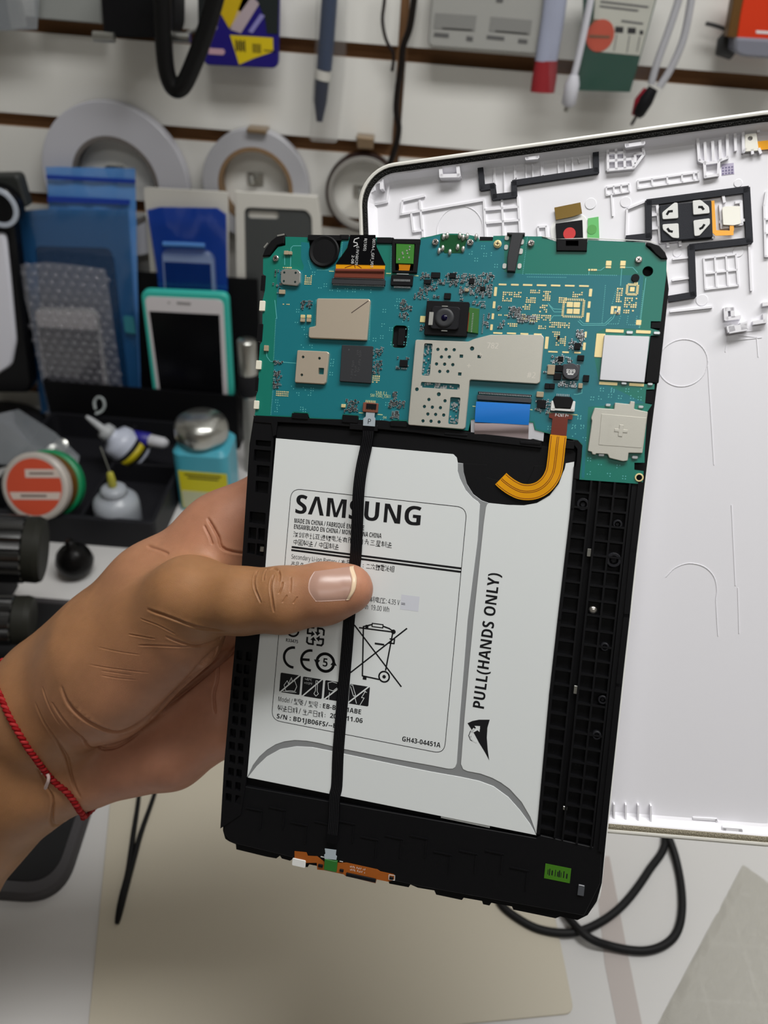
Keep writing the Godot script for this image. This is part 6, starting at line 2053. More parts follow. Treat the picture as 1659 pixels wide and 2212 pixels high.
func bracelet() -> void:
	var t := framed("bracelet", "thin red braided cord bracelet with a white thread knot on the wrist", "bracelet", tablet.transform)
	# points where the cord lies on the front of the wrist; behind, it follows the skin round
	var front := p3([-193.74, -66.53, -6.9, -181.44, -69.54, 2.08, -172.97, -73.41, 7.1, -162.65, -84.92, 9.14, -157.82, -96.46, 4.49, -155.65, -109.38, -4.64, -149.99, -116.7, -8.83, -147.88, -124, -13.01, -150.16, -133.88, -22.51])
	var path := []
	for p in smooth3(front, 5):
		path.append(Vector3(p.x, p.y, maxf(p.z, surface_z(p.x, p.y, 40.0)) + 0.6))
	var a: Vector3 = path[path.size() - 1]
	var z: Vector3 = path[0]
	var centre := (a + z) / 2.0 + Vector3(0, 0, -14)
	var back := []
	for i in range(1, 14):
		var w := float(i) / 14.0
		var dir := (a - centre).normalized() * cos(w * PI) + Vector3(0, 0, -1) * sin(w * PI)
		var far := centre
		if w > 0.5:
			dir = (z - centre).normalized() * -cos(w * PI) + Vector3(0, 0, -1) * sin(w * PI)
		for k in 80:
			far += dir * 0.8
			if skin_distance(far, bones) > 0.5:
				break
		back.append(far)
	var loop := path + back
	loop.append(path[0])
	var sm := smooth3(loop, 5)
	for k in 2:
		var b := MB.new()
		var strand := []
		var run := 0.0
		for i in sm.size():
			if i > 0:
				run += sm[i].distance_to(sm[i - 1])
			var d: Vector3 = (sm[mini(i + 1, sm.size() - 1)] - sm[maxi(i - 1, 0)]).normalized()
			var sx := d.cross(Vector3(0.1, 0.2, 1)).normalized()
			var up := sx.cross(d)
			var w := run * 1.5 + PI * k
			strand.append(sm[i] + (sx * cos(w) + up * sin(w)) * 0.62)
		b.tube(strand, 0.85, 7)
		part(b, "cord_strand", flat("red_cord_%d" % k, [Color(0.60, 0.06, 0.07), Color(0.50, 0.03, 0.05)][k], 0.75), t)
	var b2 := MB.new()
	var kn: Vector3 = path[int(path.size() * 0.62)]
	b2.tube(smooth3([kn + Vector3(-4.0, 2.0, 0.8), kn + Vector3(-1.6, 3.0, 2.0), kn + Vector3(0.6, 2.2, 2.6), kn + Vector3(0.8, 0.2, 2.8), kn + Vector3(-0.6, -2.4, 1.8), kn + Vector3(-1.8, -4.4, 0.8)], 5), 0.75, 6)
	part(b2, "knot_thread", flat("thread_white", Color(0.75, 0.66, 0.64), 0.8), t, "frayed white thread knot")


# ---------------------------------------------------------------- things on the bench (world millimetres)

const STAND := Basis(Vector3.RIGHT, Vector3.FORWARD, Vector3.UP)   # turns a plan (x, z) outline extruded along z into one extruded upwards


# Prism standing on the bench: outline in plan as x, z pairs, between heights h0 and h1 above the bench.
func slab(b: MB, plan: PackedVector2Array, h0: float, h1: float, ch := 0.0, holes := []) -> void:
	var x := Transform3D(Basis(Vector3(1, 0, 0), Vector3(0, 0, -1), Vector3(0, 1, 0)), Vector3(0, TABLE_Y, 0))
	var f := PackedVector2Array()
	for p in plan:
		f.append(Vector2(p.x, -p.y))
	var hs := []
	for h in holes:
		var g := PackedVector2Array()
		for p in h:
			g.append(Vector2(p.x, -p.y))
		hs.append(g)
	b.prism(f, h0, h1, ch, x, hs)


# Panel in an upright plane: outline as world x, y pairs, back at z0, front at z1.
func panel(b: MB, face: Array, z0: float, z1: float, ch := 0.0, r := 0.0) -> void:
	var p := p2(face)
	b.prism(rounded(p, r, 5) if r > 0 else p, z0, z1, ch)


func film(key: String, c: Color, alpha: float, rough := 0.15) -> StandardMaterial3D:
	return flat(key, c, rough, 0.0, alpha)


func axis_to(dir: Vector3, at: Vector3) -> Transform3D:
	var y := dir.normalized()
	var x := y.cross(Vector3.UP).normalized() if absf(y.y) < 0.95 else Vector3.RIGHT
	return Transform3D(Basis(x, y, x.cross(y)), at)


func build_bench_things() -> void:
	flat_goods()
	cord_and_tweezers()
	microscope()
	tray_and_contents()
	dispenser()
	organizer()
	left_device()


func flat_goods() -> void:
	var b := MB.new()
	var t := thing("silicone_mat", "beige silicone work mat lying flat on the white bench", "mat", Vector3(-10, TABLE_Y, -260))
	slab(b, rounded(PackedVector2Array([Vector2(137, -170), Vector2(-140, -128), Vector2(-182, -296), Vector2(-205, -400), Vector2(118, -420)]), 6.0, 5), 0.0, 1.2, 0.3)
	part(b, "sheet", flat("mat_beige", Color(0.765, 0.735, 0.665), 0.45), t)
	t = thing("tape_strip", "narrow greyish plastic strip stuck on the white bench by the cable", "tape", Vector3(173, TABLE_Y, -210))
	b = MB.new()
	slab(b, p2([165.72, -268.22, 176.97, -269.14, 176.64, -211.34, 177.05, -161.03, 162.13, -160.01, 160.73, -199.33]), 0.0, 0.3)
	part(b, "strip", flat("strip", Color(0.69, 0.655, 0.64), 0.4), t)
	# foam pouch: a soft wavy sheet of two layers
	t = thing("foam_pouch", "greyish translucent foam pouch lying at the bench edge beside the cable", "pouch", Vector3(260, TABLE_Y, -200))
	b = MB.new()
	var n := FastNoiseLite.new()
	n.seed = 5
	n.frequency = 0.05
	var c: Array = [271.77, -270.92, 309.63, -235.92, 255.32, -146.09, 176.81, -156.42]
	b.s.set_smooth_group(0)
	var grid := []
	for i in 41:
		var row := []
		for k in 41:
			var u := i / 40.0
			var v := k / 40.0
			var p := Vector2(c[0], c[1]).lerp(Vector2(c[2], c[3]), u).lerp(Vector2(c[6], c[7]).lerp(Vector2(c[4], c[5]), u), v)
			var edge := minf(minf(u, 1 - u), minf(v, 1 - v))
			row.append(Vector3(p.x, TABLE_Y + 0.6 + minf(edge * 30.0, 3.0) + n.get_noise_2d(p.x * 2.0, p.y * 2.0) * 1.6 + n.get_noise_2d(p.x * 9.0, p.y * 9.0) * 0.35, p.y))
		grid.append(row)
	for i in 40:
		for k in 40:
			b.quad(grid[i][k], grid[i + 1][k], grid[i + 1][k + 1], grid[i][k + 1])
	b.s.set_smooth_group(-1)
	for i in 40:
		for e in [[grid[i][0], grid[i + 1][0]], [grid[i + 1][40], grid[i][40]], [grid[0][i + 1], grid[0][i]], [grid[40][i], grid[40][i + 1]]]:
			var lo0: Vector3 = e[0]
			var lo1: Vector3 = e[1]
			b.quad(e[0], e[1], Vector3(lo1.x, TABLE_Y, lo1.z), Vector3(lo0.x, TABLE_Y, lo0.z))
	var fm := flat("foam_grey", Color(0.70, 0.69, 0.66), 0.35)
	grained(fm, noise_tex(0.08, 512, true, [], 4, 8.0), 30.0, 0.8)
	part(b, "sheet", fm, t)


func cord_and_tweezers() -> void:
	var t := thing("power_cable", "thick black cable looped on the bench below the white back cover", "cable", Vector3(200, TABLE_Y, -230))
	var b := MB.new()
	var pts := p3([203.24, 752.6, -382.31, 216.55, 752.6, -324.83, 219.4, 752.6, -284.14, 202.15, 752.6, -260.1, 181.38, 752.6, -237.35, 162.78, 752.6, -223.59, 143.1, 753.5, -214.91, 123.92, 752.6, -214.95, 109.51, 752.6, -220.09, 96.72, 752.6, -230.16, 94.7, 752.6, -245.16, 114.27, 752.6, -253.02, 133.8, 752.6, -233.05, 148.35, 757.5, -212.55, 165.66, 753.5, -208.31, 186.34, 752.6, -207.48, 202.48, 752.6, -213.06, 212.87, 752.6, -223.11, 219.76, 752.6, -239.74, 223.12, 752.6, -261.79, 221.16, 755.5, -282.73, 212.83, 757, -314.2, 184.66, 754, -345.04])
	b.tube(smooth3(pts, 6), 2.6, 12)
	part(b, "sheath", flat("cable_black", Color(0.10, 0.10, 0.105), 0.5), t)
	t = thing("tweezers", "black straight tweezers lying open on the beige mat", "tweezers", Vector3(-150, TABLE_Y, -230))
	for a in [[-146.19, 751.8, -199.2, -148.03, 752.6, -213.97, -149.24, 752.8, -231.68, -153.86, 752.8, -256.86, -157.55, 752.8, -278.91, -163.39, 752.6, -306.32, -168.63, 752.2, -330.07], [-145.72, 751.8, -198.69, -146.68, 752.6, -213.5, -147.75, 752.8, -231.8, -148.88, 752.8, -257.28, -148.23, 752.8, -279.72, -147.99, 752.6, -307.71, -147.85, 752.2, -332.01]]:
		b = MB.new()
		b.tube(smooth3(p3(a), 4), [1.2, 1.6, 1.8, 1.9, 1.9, 1.9, 1.9, 1.9, 1.9, 1.9, 1.9, 1.8, 1.8, 1.7, 1.7, 1.6, 1.6, 1.5, 1.4, 1.3, 1.2, 1.1, 1.0, 0.8, 0.6], 8)
		part(b, "arm", flat("tweezer_black", Color(0.07, 0.07, 0.075), 0.4), t)


func microscope() -> void:
	var t := thing("microscope", "black bench microscope with ribbed focus knobs and a dark rounded base plate", "microscope", Vector3(-300, TABLE_Y, -340))
	var b := MB.new()
	slab(b, rounded(PackedVector2Array([Vector2(-184, -208), Vector2(-200, -466), Vector2(-440, -466), Vector2(-440, -208)]), 26.0, 10), 0.0, 8.0, 2.0)
	part(b, "base_rim", flat("base_grey", Color(0.23, 0.22, 0.23), 0.6), t, "dark grey rim of the base plate")
	b = MB.new()
	slab(b, rounded(PackedVector2Array([Vector2(-192, -217), Vector2(-207, -458), Vector2(-430, -458), Vector2(-430, -217)]), 20.0, 10), 8.0, 8.8, 0.3)
	part(b, "base_plate", flat("base_black", Color(0.12, 0.12, 0.125), 0.7), t, "black top of the base plate")
	b = MB.new()
	slab(b, rrect(-372, -430, 46, 46, 10.0, 5), 8.0, 330.0, 1.0)
	part(b, "column", mats["black_plastic"], t)
	b = MB.new()
	slab(b, rounded(PackedVector2Array([Vector2(-320, -395), Vector2(-320, -470), Vector2(-400, -470), Vector2(-400, -395)]), 8.0, 4), 20.0, 130.0, 2.0)
	part(b, "focus_block", mats["black_plastic"], t)
	var knob_mat := flat("knob_gloss", Color(0.05, 0.05, 0.055), 0.18)
	knob_mat.metallic_specular = 0.7
	for k in [[[-267.92, 845.87, -432.98], 27.0, 70.0, 20], [[-258.4, 824.1, -377.9], 19.0, 60.0, 16]]:
		var e := Vector3(k[0][0], k[0][1], k[0][2])
		var r: float = k[1]
		var x := axis_to(Vector3(0.95, -0.15, -0.22), e)
		b = MB.new()
		# fluted grip with a rounded end ring
		var plan := PackedVector2Array()
		for i in int(k[3]) * 4:
			var w := TAU * i / (int(k[3]) * 4.0)
			var rr := r * (0.94 if i % 4 == 0 else 1.0)
			plan.append(Vector2(cos(w) * rr, sin(w) * rr))
		b.prism(plan, -k[2], -12.0, 1.2, x * Transform3D(Basis(Vector3.RIGHT, -PI / 2), Vector3.ZERO))
		var knob := part(b, "focus_knob", knob_mat, t, "ribbed glossy black focus knob")
		b = MB.new()
		b.lathe(PackedVector2Array([Vector2(0, 1.0), Vector2(r * 0.8, 1.0), Vector2(r * 0.93, 0.0), Vector2(r * 0.99, -4.0), Vector2(r * 0.97, -12.0), Vector2(0, -12.0)]), 36, x, false)
		part(b, "knob_end", flat("knob_end", Color(0.13, 0.13, 0.11), 0.55), knob)
	t = thing("rubber_bulb", "small round black rubber bulb in front of the black tray", "bulb", Vector3([-286.93, 750, -507.34][0], TABLE_Y, [-286.93, 750, -507.34][2]))
	b = MB.new()
	var q := Vector3([-286.93, 750, -507.34][0], TABLE_Y, [-286.93, 750, -507.34][2])
	b.lathe(PackedVector2Array([Vector2(0, 40), Vector2(4, 40), Vector2(5, 34), Vector2(10, 31), Vector2(15, 25), Vector2(17.5, 16), Vector2(15, 7), Vector2(10, 1.5), Vector2(0, 0)]), 28, Transform3D(Basis.IDENTITY, q))
	part(b, "bulb", flat("bulb_black", Color(0.05, 0.045, 0.045), 0.3), t)


func tray_and_contents() -> void:
	var t := thing("parts_tray", "black plastic parts tray with square compartments in front of the phones", "tray", Vector3(-315, TABLE_Y, -640))
	var b := MB.new()
	slab(b, rounded(PackedVector2Array([Vector2(-222, -548), Vector2(-398, -548), Vector2(-398, -736), Vector2(-222, -736)]), 8, 4), 0.0, 3.0)
	slab(b, rounded(PackedVector2Array([Vector2(-222, -548), Vector2(-398, -548), Vector2(-398, -736), Vector2(-222, -736)]), 8, 4), 3.0, 34.0, 0.6, [rounded(PackedVector2Array([Vector2(-226, -553), Vector2(-394, -553), Vector2(-394, -732), Vector2(-226, -732)]), 7, 4)])
	part(b, "shell", mats["black_plastic"], t)
	for d in [[Vector2(-298, -642), Vector2(3, 178)], [Vector2(-262, -655), Vector2(70, 3)]]:
		b = MB.new()
		slab(b, rrect(d[0].x, d[0].y, d[1].x, d[1].y, 0.5, 1), 3.0, 28.0, 0.5)
		part(b, "divider", mats["black_plastic"], t)
	# flux jar lying on its side, label towards the room
	var lid := Vector3(-334.2, 812.99, -554.5)
	var away := Vector3(0.06, -0.46, -0.80)
	t = thing("flux_jar", "round clear jar with an orange and white label leaning in the black tray", "jar", Vector3(lid.x, TABLE_Y + 3, lid.z))
	var x := axis_to(-away, lid)
	b = MB.new()
	b.lathe(PackedVector2Array([Vector2(0, 0), Vector2(30.5, 0), Vector2(33, -1.5), Vector2(33, -9), Vector2(31.5, -9)]), 44, x, false)
	var j := part(b, "lid", flat("jar_lid", Color(0.72, 0.69, 0.66), 0.3), t, "cloudy white lid")
	b = MB.new()
	b.prism(disc(0, 0, 27.5, 40), 0.0, 0.3, 0.0, x * Transform3D(Basis(Vector3.RIGHT, -PI / 2), Vector3.ZERO))
	part(b, "label", flat("jar_orange", Color(0.78, 0.30, 0.19), 0.5), j, "orange round label")
	b = MB.new()
	var lx := x * Transform3D(Basis(Vector3.RIGHT, -PI / 2) * Basis(Vector3.BACK, 0.12), Vector3(0, 0.3, 0))
	b.prism(PackedVector2Array([Vector2(-26, 5), Vector2(25, 5), Vector2(22, 12), Vector2(-24, 12)]), 0.0, 0.1, 0.0, lx)
	b.prism(PackedVector2Array([Vector2(-24, -17), Vector2(8, -17), Vector2(8, -9), Vector2(-26, -9)]), 0.0, 0.1, 0.0, lx)
	part(b, "white_band", flat("jar_white", Color(0.80, 0.74, 0.70), 0.5), j)
	b = MB.new()
	b.prism(PackedVector2Array([Vector2(-12, 7.4), Vector2(14, 7.4), Vector2(14, 9.6), Vector2(-12, 9.6)]), 0.1, 0.15, 0.0, lx)
	b.prism(PackedVector2Array([Vector2(-20, -14), Vector2(4, -14), Vector2(4, -12), Vector2(-20, -12)]), 0.1, 0.15, 0.0, lx)
	part(b, "small_print", flat("jar_grey", Color(0.42, 0.36, 0.34), 0.6), j)
	b = MB.new()
	b.lathe(PackedVector2Array([Vector2(31.4, -9), Vector2(31.4, -24), Vector2(0, -24)]), 40, x, false)
	part(b, "body", flat("jar_amber", Color(0.42, 0.27, 0.10), 0.25), t, "amber flux showing through the wall")
	t = thing("green_lid", "bright green round lid behind the orange-labelled jar", "lid", lid + away * 30.0)
	b = MB.new()
	b.lathe(PackedVector2Array([Vector2(0, -24.5), Vector2(32, -24.5), Vector2(34, -26), Vector2(34, -34), Vector2(0, -34)]), 40, x, false)
	part(b, "cap", flat("green_lid", Color(0.02, 0.52, 0.32), 0.45), t)
	# dosing bottle with a needle
	var q: Array = [-266.59, 753, -573.5]
	var at := Vector3(q[0], TABLE_Y + 3.0, q[2])
	t = thing("needle_bottle", "cloudy white dosing bottle with a yellow needle tip in the black tray", "bottle", at)
	x = Transform3D(Basis.IDENTITY, at)
	b = MB.new()
	b.lathe(PackedVector2Array([Vector2(0, 0), Vector2(21, 0), Vector2(22.5, 2), Vector2(22.5, 30), Vector2(21.5, 37), Vector2(17, 42), Vector2(13, 44), Vector2(12.5, 45)]), 36, x)
	var cl := flat("cloudy", Color(0.62, 0.64, 0.67), 0.3)
	part(b, "body", cl, t)
	b = MB.new()
	b.lathe(PackedVector2Array([Vector2(11, 43), Vector2(12.3, 44), Vector2(12.3, 51), Vector2(9, 53.5), Vector2(0, 54)]), 30, x)
	part(b, "neck", cl, t)
	b = MB.new()
	b.lathe(PackedVector2Array([Vector2(3.4, 53), Vector2(4.4, 56), Vector2(3.6, 64), Vector2(2.8, 70), Vector2(0, 71)]), 18, x)
	part(b, "needle_hub", flat("needle_yellow", Color(0.66, 0.64, 0.22), 0.4), t, "yellow green needle hub")
	b = MB.new()
	b.tube([at + Vector3(0, 70, 0), at + Vector3(-5, 98, -2)], 0.6, 6)
	part(b, "needle", mats["steel"], t)
	# small glue bottle leaning back
	var gx := axis_to(Vector3(-0.62, 0.72, 0.12), Vector3(-289.9, 789.48, -670.64))
	t = thing("glue_bottle", "small white glue bottle with a black and yellow label leaning in the tray", "bottle", Vector3(gx.origin.x, TABLE_Y + 3, gx.origin.z))
	b = MB.new()
	b.lathe(PackedVector2Array([Vector2(0, -22), Vector2(17, -22), Vector2(19, -20), Vector2(19, 6), Vector2(17, 12), Vector2(9, 16), Vector2(8.5, 20)]), 30, gx)
	part(b, "body", flat("glue_white", Color(0.74, 0.76, 0.82), 0.35), t)
	b = MB.new()
	b.lathe(PackedVector2Array([Vector2(19.2, -18), Vector2(19.4, -18), Vector2(19.4, -2), Vector2(19.2, -2)]), 30, gx)
	var gl := part(b, "label", mats["black_matte"], t)
	b = MB.new()
	b.lathe(PackedVector2Array([Vector2(19.45, -14), Vector2(19.55, -14), Vector2(19.55, -7), Vector2(19.45, -7)]), 30, gx)
	part(b, "yellow_band", flat("glue_yellow", Color(0.72, 0.66, 0.05), 0.5), gl)
	b = MB.new()
	b.lathe(PackedVector2Array([Vector2(8.5, 19), Vector2(10, 20), Vector2(9, 27), Vector2(4, 30), Vector2(3.2, 42), Vector2(1.6, 50), Vector2(0, 50)]), 24, gx)
	part(b, "nozzle", flat("glue_nozzle", Color(0.66, 0.67, 0.68), 0.4), t)
	# blue glue tube
	var bx := axis_to(Vector3(0.97, 0.0, 0.2), Vector3(-265.1, 795.86, -675.63))
	t = thing("glue_tube", "small blue tube with a white cap lying in the black tray", "tube", Vector3(bx.origin.x, TABLE_Y + 3, bx.origin.z))
	b = MB.new()
	b.lathe(PackedVector2Array([Vector2(0, -26), Vector2(7.5, -24), Vector2(8, 2), Vector2(6, 4)]), 20, bx)
	part(b, "body", flat("tube_blue", Color(0.14, 0.12, 0.52), 0.4), t)
	b = MB.new()
	b.lathe(PackedVector2Array([Vector2(6, 3), Vector2(6.8, 4), Vector2(6.2, 20), Vector2(4, 24), Vector2(0, 25)]), 20, bx)
	part(b, "cap", flat("tube_cap", Color(0.78, 0.78, 0.80), 0.4), t)
	# clear bag of small parts
	t = thing("parts_bag", "crumpled clear plastic bag holding small metal parts at the tray's end", "bag", Vector3(-360, TABLE_Y + 3, -650))
	b = MB.new()
	var f: Array = [-420.25, 827.67, -647.18, -402.38, 819.71, -679.04, -349.2, 816.2, -644.57, -309.68, 816.24, -606.53, -305.17, 810.44, -582.96, -359.28, 805.6, -594.41, -392.89, 811.07, -589.8]
	var ring := p3(f)
	var cen := Vector3.ZERO
	for p in ring:
		cen += p / ring.size()
	cen += Vector3(0, 10, 10)
	b.s.set_smooth_group(0)
	for i in ring.size():
		var p0: Vector3 = ring[i]
		var p1: Vector3 = ring[(i + 1) % ring.size()]
		var m0 := p0.lerp(cen, 0.5) + Vector3(0, 5 * sin(i * 2.0), 5)
		var m1 := p1.lerp(cen, 0.5) + Vector3(0, 5 * sin((i + 1) % ring.size() * 2.0), 5)
		b.quad(p0, p1, m1, m0)
		b.tri(m0, m1, cen)
	part(b, "film", film("clear_bag", Color(0.62, 0.64, 0.66), 0.45), t)
	for k in [[[-344, 805.59, -623.59], 9.0], [[-341.39, 806.36, -636.88], 7.0], [[-325.88, 807.79, -612.61], 6.0]]:
		b = MB.new()
		b.lathe(PackedVector2Array([Vector2(0, 6), Vector2(k[1] * 0.5, 6), Vector2(k[1] * 0.5, 4), Vector2(k[1], 3), Vector2(k[1], -6), Vector2(0, -6)]), 20, axis_to(Vector3(0.3 * k[1] - 2, 0.6, 0.7), Vector3(k[0][0], k[0][1], k[0][2])), false)
		part(b, "metal_part", mats["steel"], t)


func dispenser() -> void:
	var t := thing("dispenser_bottle", "light blue square solvent bottle with a steel pump cap and yellow label", "bottle", Vector3(-191, TABLE_Y, -640))
	var b := MB.new()
	slab(b, rrect(-191, -640, 57, 50, 9, 5), 0.0, 76.0, 5.0)
	b.box(Vector3(-191, TABLE_Y + 2, -640), Vector3(40, 4, 34))
	part(b, "body", flat("bottle_blue", Color(0.26, 0.62, 0.70), 0.35), t)
	b = MB.new()
	b.lathe(PackedVector2Array([Vector2(17, 74), Vector2(25, 78), Vector2(27, 83), Vector2(27, 92), Vector2(25, 98), Vector2(20, 102), Vector2(12, 105), Vector2(0, 106)]), 40, Transform3D(Basis.IDENTITY, Vector3(-193, TABLE_Y, -640)))
	part(b, "pump_cap", mats["steel"], t, "shiny dished steel cap")
	b = MB.new()
	b.prism(PackedVector2Array([Vector2(-214, TABLE_Y + 4), Vector2(-164, TABLE_Y + 4), Vector2(-164, TABLE_Y + 52), Vector2(-214, TABLE_Y + 52)]), -615.2, -614.6)
	var l := part(b, "label", flat("label_yellow", Color(0.80, 0.76, 0.06), 0.5), t)
	b = MB.new()
	for k in 2:
		b.box(Vector3(-189, TABLE_Y + 48 - k * 4, -614.5), Vector3(38 - k * 6, 1.6, 0.2))
	part(b, "warning_text_line", mats["ink"], l)
	b = MB.new()
	b.box(Vector3(-189, TABLE_Y + 16, -614.5), Vector3(48, 22, 0.2))
	part(b, "white_field", flat("label_pale", Color(0.75, 0.76, 0.62), 0.5), l)
	# metal tool standing beside the organizer
	var q: Array = [-151.21, 750, -704.59]
	var at := Vector3(-154.78, 877.45, -700)
	t = thing("metal_tool", "brushed metal tube with a black grip standing beside the phone organizer", "tool", Vector3(at.x, TABLE_Y, -700))
	var x := Transform3D(Basis.IDENTITY, Vector3(at.x, TABLE_Y, -700))
	var y0: float = [-153.06, 911.78][1] - TABLE_Y
	var y1: float = [-154.91, 874.73][1] - TABLE_Y
	var y2: float = [-156.16, 849.72][1] - TABLE_Y
	b = MB.new()
	b.lathe(PackedVector2Array([Vector2(10, y1), Vector2(10, y0 - 2), Vector2(9, y0), Vector2(0, y0 + 1)]), 28, x)
	part(b, "tube", mats["steel"], t)
	b = MB.new()
	b.lathe(PackedVector2Array([Vector2(11, y2), Vector2(11.5, y2 + 4), Vector2(11.5, y1 - 2), Vector2(10, y1)]), 28, x)
	part(b, "grip", mats["black_matte"], t)
	b = MB.new()
	b.lathe(PackedVector2Array([Vector2(0, 0), Vector2(9.5, 0), Vector2(9.5, y2 - 3), Vector2(11.2, y2 - 2), Vector2(11, y2)]), 28, x)
	part(b, "foot", mats["steel"], t)


func phone(t: Node3D, body: Array, face: Array, screen: Array, z: float, thick: float, shell: Material, front: Material, r: float) -> void:
	var b := MB.new()
	panel(b, body, z - thick, z - 0.6, 1.0, r)
	part(b, "body", shell, t)
	b = MB.new()
	panel(b, face, z - 0.7, z - 0.2, 0.2, r * 0.8)
	part(b, "front", front, t)
	b = MB.new()
	panel(b, screen, z - 0.3, z - 0.1)
	part(b, "screen", mats["black_gloss"], t)


func organizer() -> void:
	var t := thing("organizer_box", "black open box holding phones and bags against the slat wall", "box", Vector3(-290, TABLE_Y, -768))
	var b := MB.new()
	b.box(Vector3(-290, TABLE_Y + 2, -769), Vector3(222, 4, 56))
	for s in [[Vector3(-290, TABLE_Y + 36, -741), Vector3(222, 72, 3)], [Vector3(-290, TABLE_Y + 45, -796), Vector3(222, 90, 3)], [Vector3(-399.5, TABLE_Y + 36, -769), Vector3(3, 72, 56)], [Vector3(-180.5, TABLE_Y + 36, -769), Vector3(3, 72, 56)]]:
		b.box(s[0], s[1])
	part(b, "shell", mats["deep_black"], t)
	b = MB.new()
	panel(b, [-413, 948.69, -307.37, 954.22, -308.92, 944.55, -155.7, 947.42, -157.06, 781.51, -413.27, 757.82], -776.5, -774.5)
	part(b, "divider_panel", mats["deep_black"], t, "taller black divider behind the bags")
	b = MB.new()
	b.tube(smooth3(p3([-343.62, 793.08, -734.37, -344.58, 800.81, -737.87, -339.94, 806.33, -739.65, -334.43, 804.99, -738.6, -332.48, 798.19, -735.82, -335.95, 791.86, -733.42, -342.39, 789.93, -729.37]), 5), 1.6, 8)
	var tr := thing("plastic_ring", "small clear plastic ring hooked on the black organizer front", "ring", Vector3([-338.29, 791.88, -730.9][0], TABLE_Y + 60, -738))
	part(b, "ring", film("clear_ring", Color(0.75, 0.78, 0.78), 0.7, 0.1), tr)
	# teal phone
	t = thing("phone", "white phone in a turquoise case standing in the organizer", "phone", Vector3(-250, TABLE_Y + 4, -750))
	phone(t, [-275.64, 935.33, -182.59, 939, -184.64, 794.21, -278.48, 785.53], [-272.01, 929.54, -187.95, 932.46, -191.22, 793.6, -273.48, 785.99], [-269.24, 913.25, -193.14, 915.49, -196.72, 793.09, -269.6, 786.35], -748.0, 9.0, flat("case_teal", Color(0.22, 0.72, 0.66), 0.45), flat("phone_white", Color(0.84, 0.82, 0.83), 0.25), 9.0)
	b = MB.new()
	panel(b, [-237.84, 926.25, -222.99, 926.46, -223.24, 923.87, -238.13, 923.65], -748.3, -747.9)
	b.prism(disc(-246.45, 924.5, 1.2, 12), -748.3, -747.9)
	part(b, "earpiece", flat("earpiece", Color(0.55, 0.54, 0.54), 0.5), t)
	# white phone in a bubble pouch
	t = thing("phone", "white phone wrapped in a bubble pouch in the organizer", "phone", Vector3(-340, TABLE_Y + 4, -752))
	phone(t, [-397.82, 902.34, -335.36, 906.53, -329.56, 902.26, -333.76, 778.07, -409.47, 771.07], [-396.65, 900.85, -336.16, 904.88, -331.39, 900.51, -334.88, 777.97, -407.77, 771.23], [-397.62, 883.04, -331.18, 884.36, -339.38, 777.55, -406.07, 771.39], -752.0, 7.0, flat("phone_grey", Color(0.7, 0.7, 0.7), 0.4), flat("phone_white", Color(0.84, 0.82, 0.83), 0.25), 7.0)
	t = thing("bubble_pouch", "grey bubble wrap pouch around the white phone", "pouch", Vector3(-345, TABLE_Y + 4, -747))
	b = MB.new()
	var outl := p2([-402.11, 952.62, -369.84, 958.62, -341.05, 958.05, -308.67, 955.81, -308.91, 936.99, -313.69, 782.86, -407.88, 774.15, -402.42, 892.91])
	b.prism(outl, -747.6, -747.2)
	var lo := outl[0]
	var hi := outl[0]
	for p in outl:
		lo = lo.min(p)
		hi = hi.max(p)
	var dome := PackedVector2Array([Vector2(4.0, 0), Vector2(3.6, 1.2), Vector2(2.4, 2.0), Vector2(0, 2.4)])
	var row := 0
	var yy := lo.y
	while yy < hi.y:
		var xx := lo.x + (5.5 if row % 2 else 0.0)
		while xx < hi.x:
			if Geometry2D.is_point_in_polygon(Vector2(xx, yy), outl):
				b.lathe(dome, 9, Transform3D(Basis(Vector3.RIGHT, PI / 2), Vector3(xx, yy, -747.2)))
			xx += 11.0
		yy += 8.5
		row += 1
	part(b, "bubble_film", film("bubble_film", Color(0.62, 0.62, 0.66), 0.16, 0.08), t)
	# blue zip bags
	t = thing("zip_bag", "tall glossy blue zip bag standing behind the bubble pouch", "bag", Vector3(-330, TABLE_Y + 4, -771))
	b = MB.new()
	bag_sheet(b, [-361.08, 1045.97, -271.63, 1050.95, -276.85, 1008.18, -292.75, 875.21, -304.24, 769.66, -411.67, 759.72, -369.57, 991.73], -771.0, 2.0)
	part(b, "film", film("bag_blue", Color(0.34, 0.56, 0.82), 0.88, 0.08), t)
	b = MB.new()
	panel(b, [-360.92, 1038.96, -272.07, 1041.34, -272.58, 1037.84, -361.68, 1035.44], -769.0, -768.0)
	panel(b, [-363.96, 1018.55, -280.56, 1021.38, -281.24, 1016.85, -365.15, 1013.09], -769.0, -768.0)
	part(b, "zip_line", flat("zip_blue", Color(0.08, 0.22, 0.60), 0.3), t)
	t = thing("zip_bag", "wide dark blue zip bag with a black screen inside", "bag", Vector3(-335, TABLE_Y + 4, -768))
	b = MB.new()
	bag_sheet(b, [-404.63, 1002.27, -366.55, 1007.49, -281.76, 1013.14, -286.47, 962, -293.39, 872.29, -303.01, 773.29, -426.95, 761.83, -409.05, 932.07], -765.0, 1.5)
	part(b, "film", film("bag_navy", Color(0.14, 0.36, 0.58), 0.32, 0.1), t)
	b = MB.new()
	panel(b, [-405.6, 999.97, -368.29, 1005.15, -284.03, 1010.76, -288.59, 960.79, -295.61, 870.72, -305.34, 771.32, -427.47, 760.02, -409.62, 930.91], -769.2, -768.8)
	part(b, "back_film", flat("bag_back", Color(0.19, 0.40, 0.60), 0.3), t)
	b = MB.new()
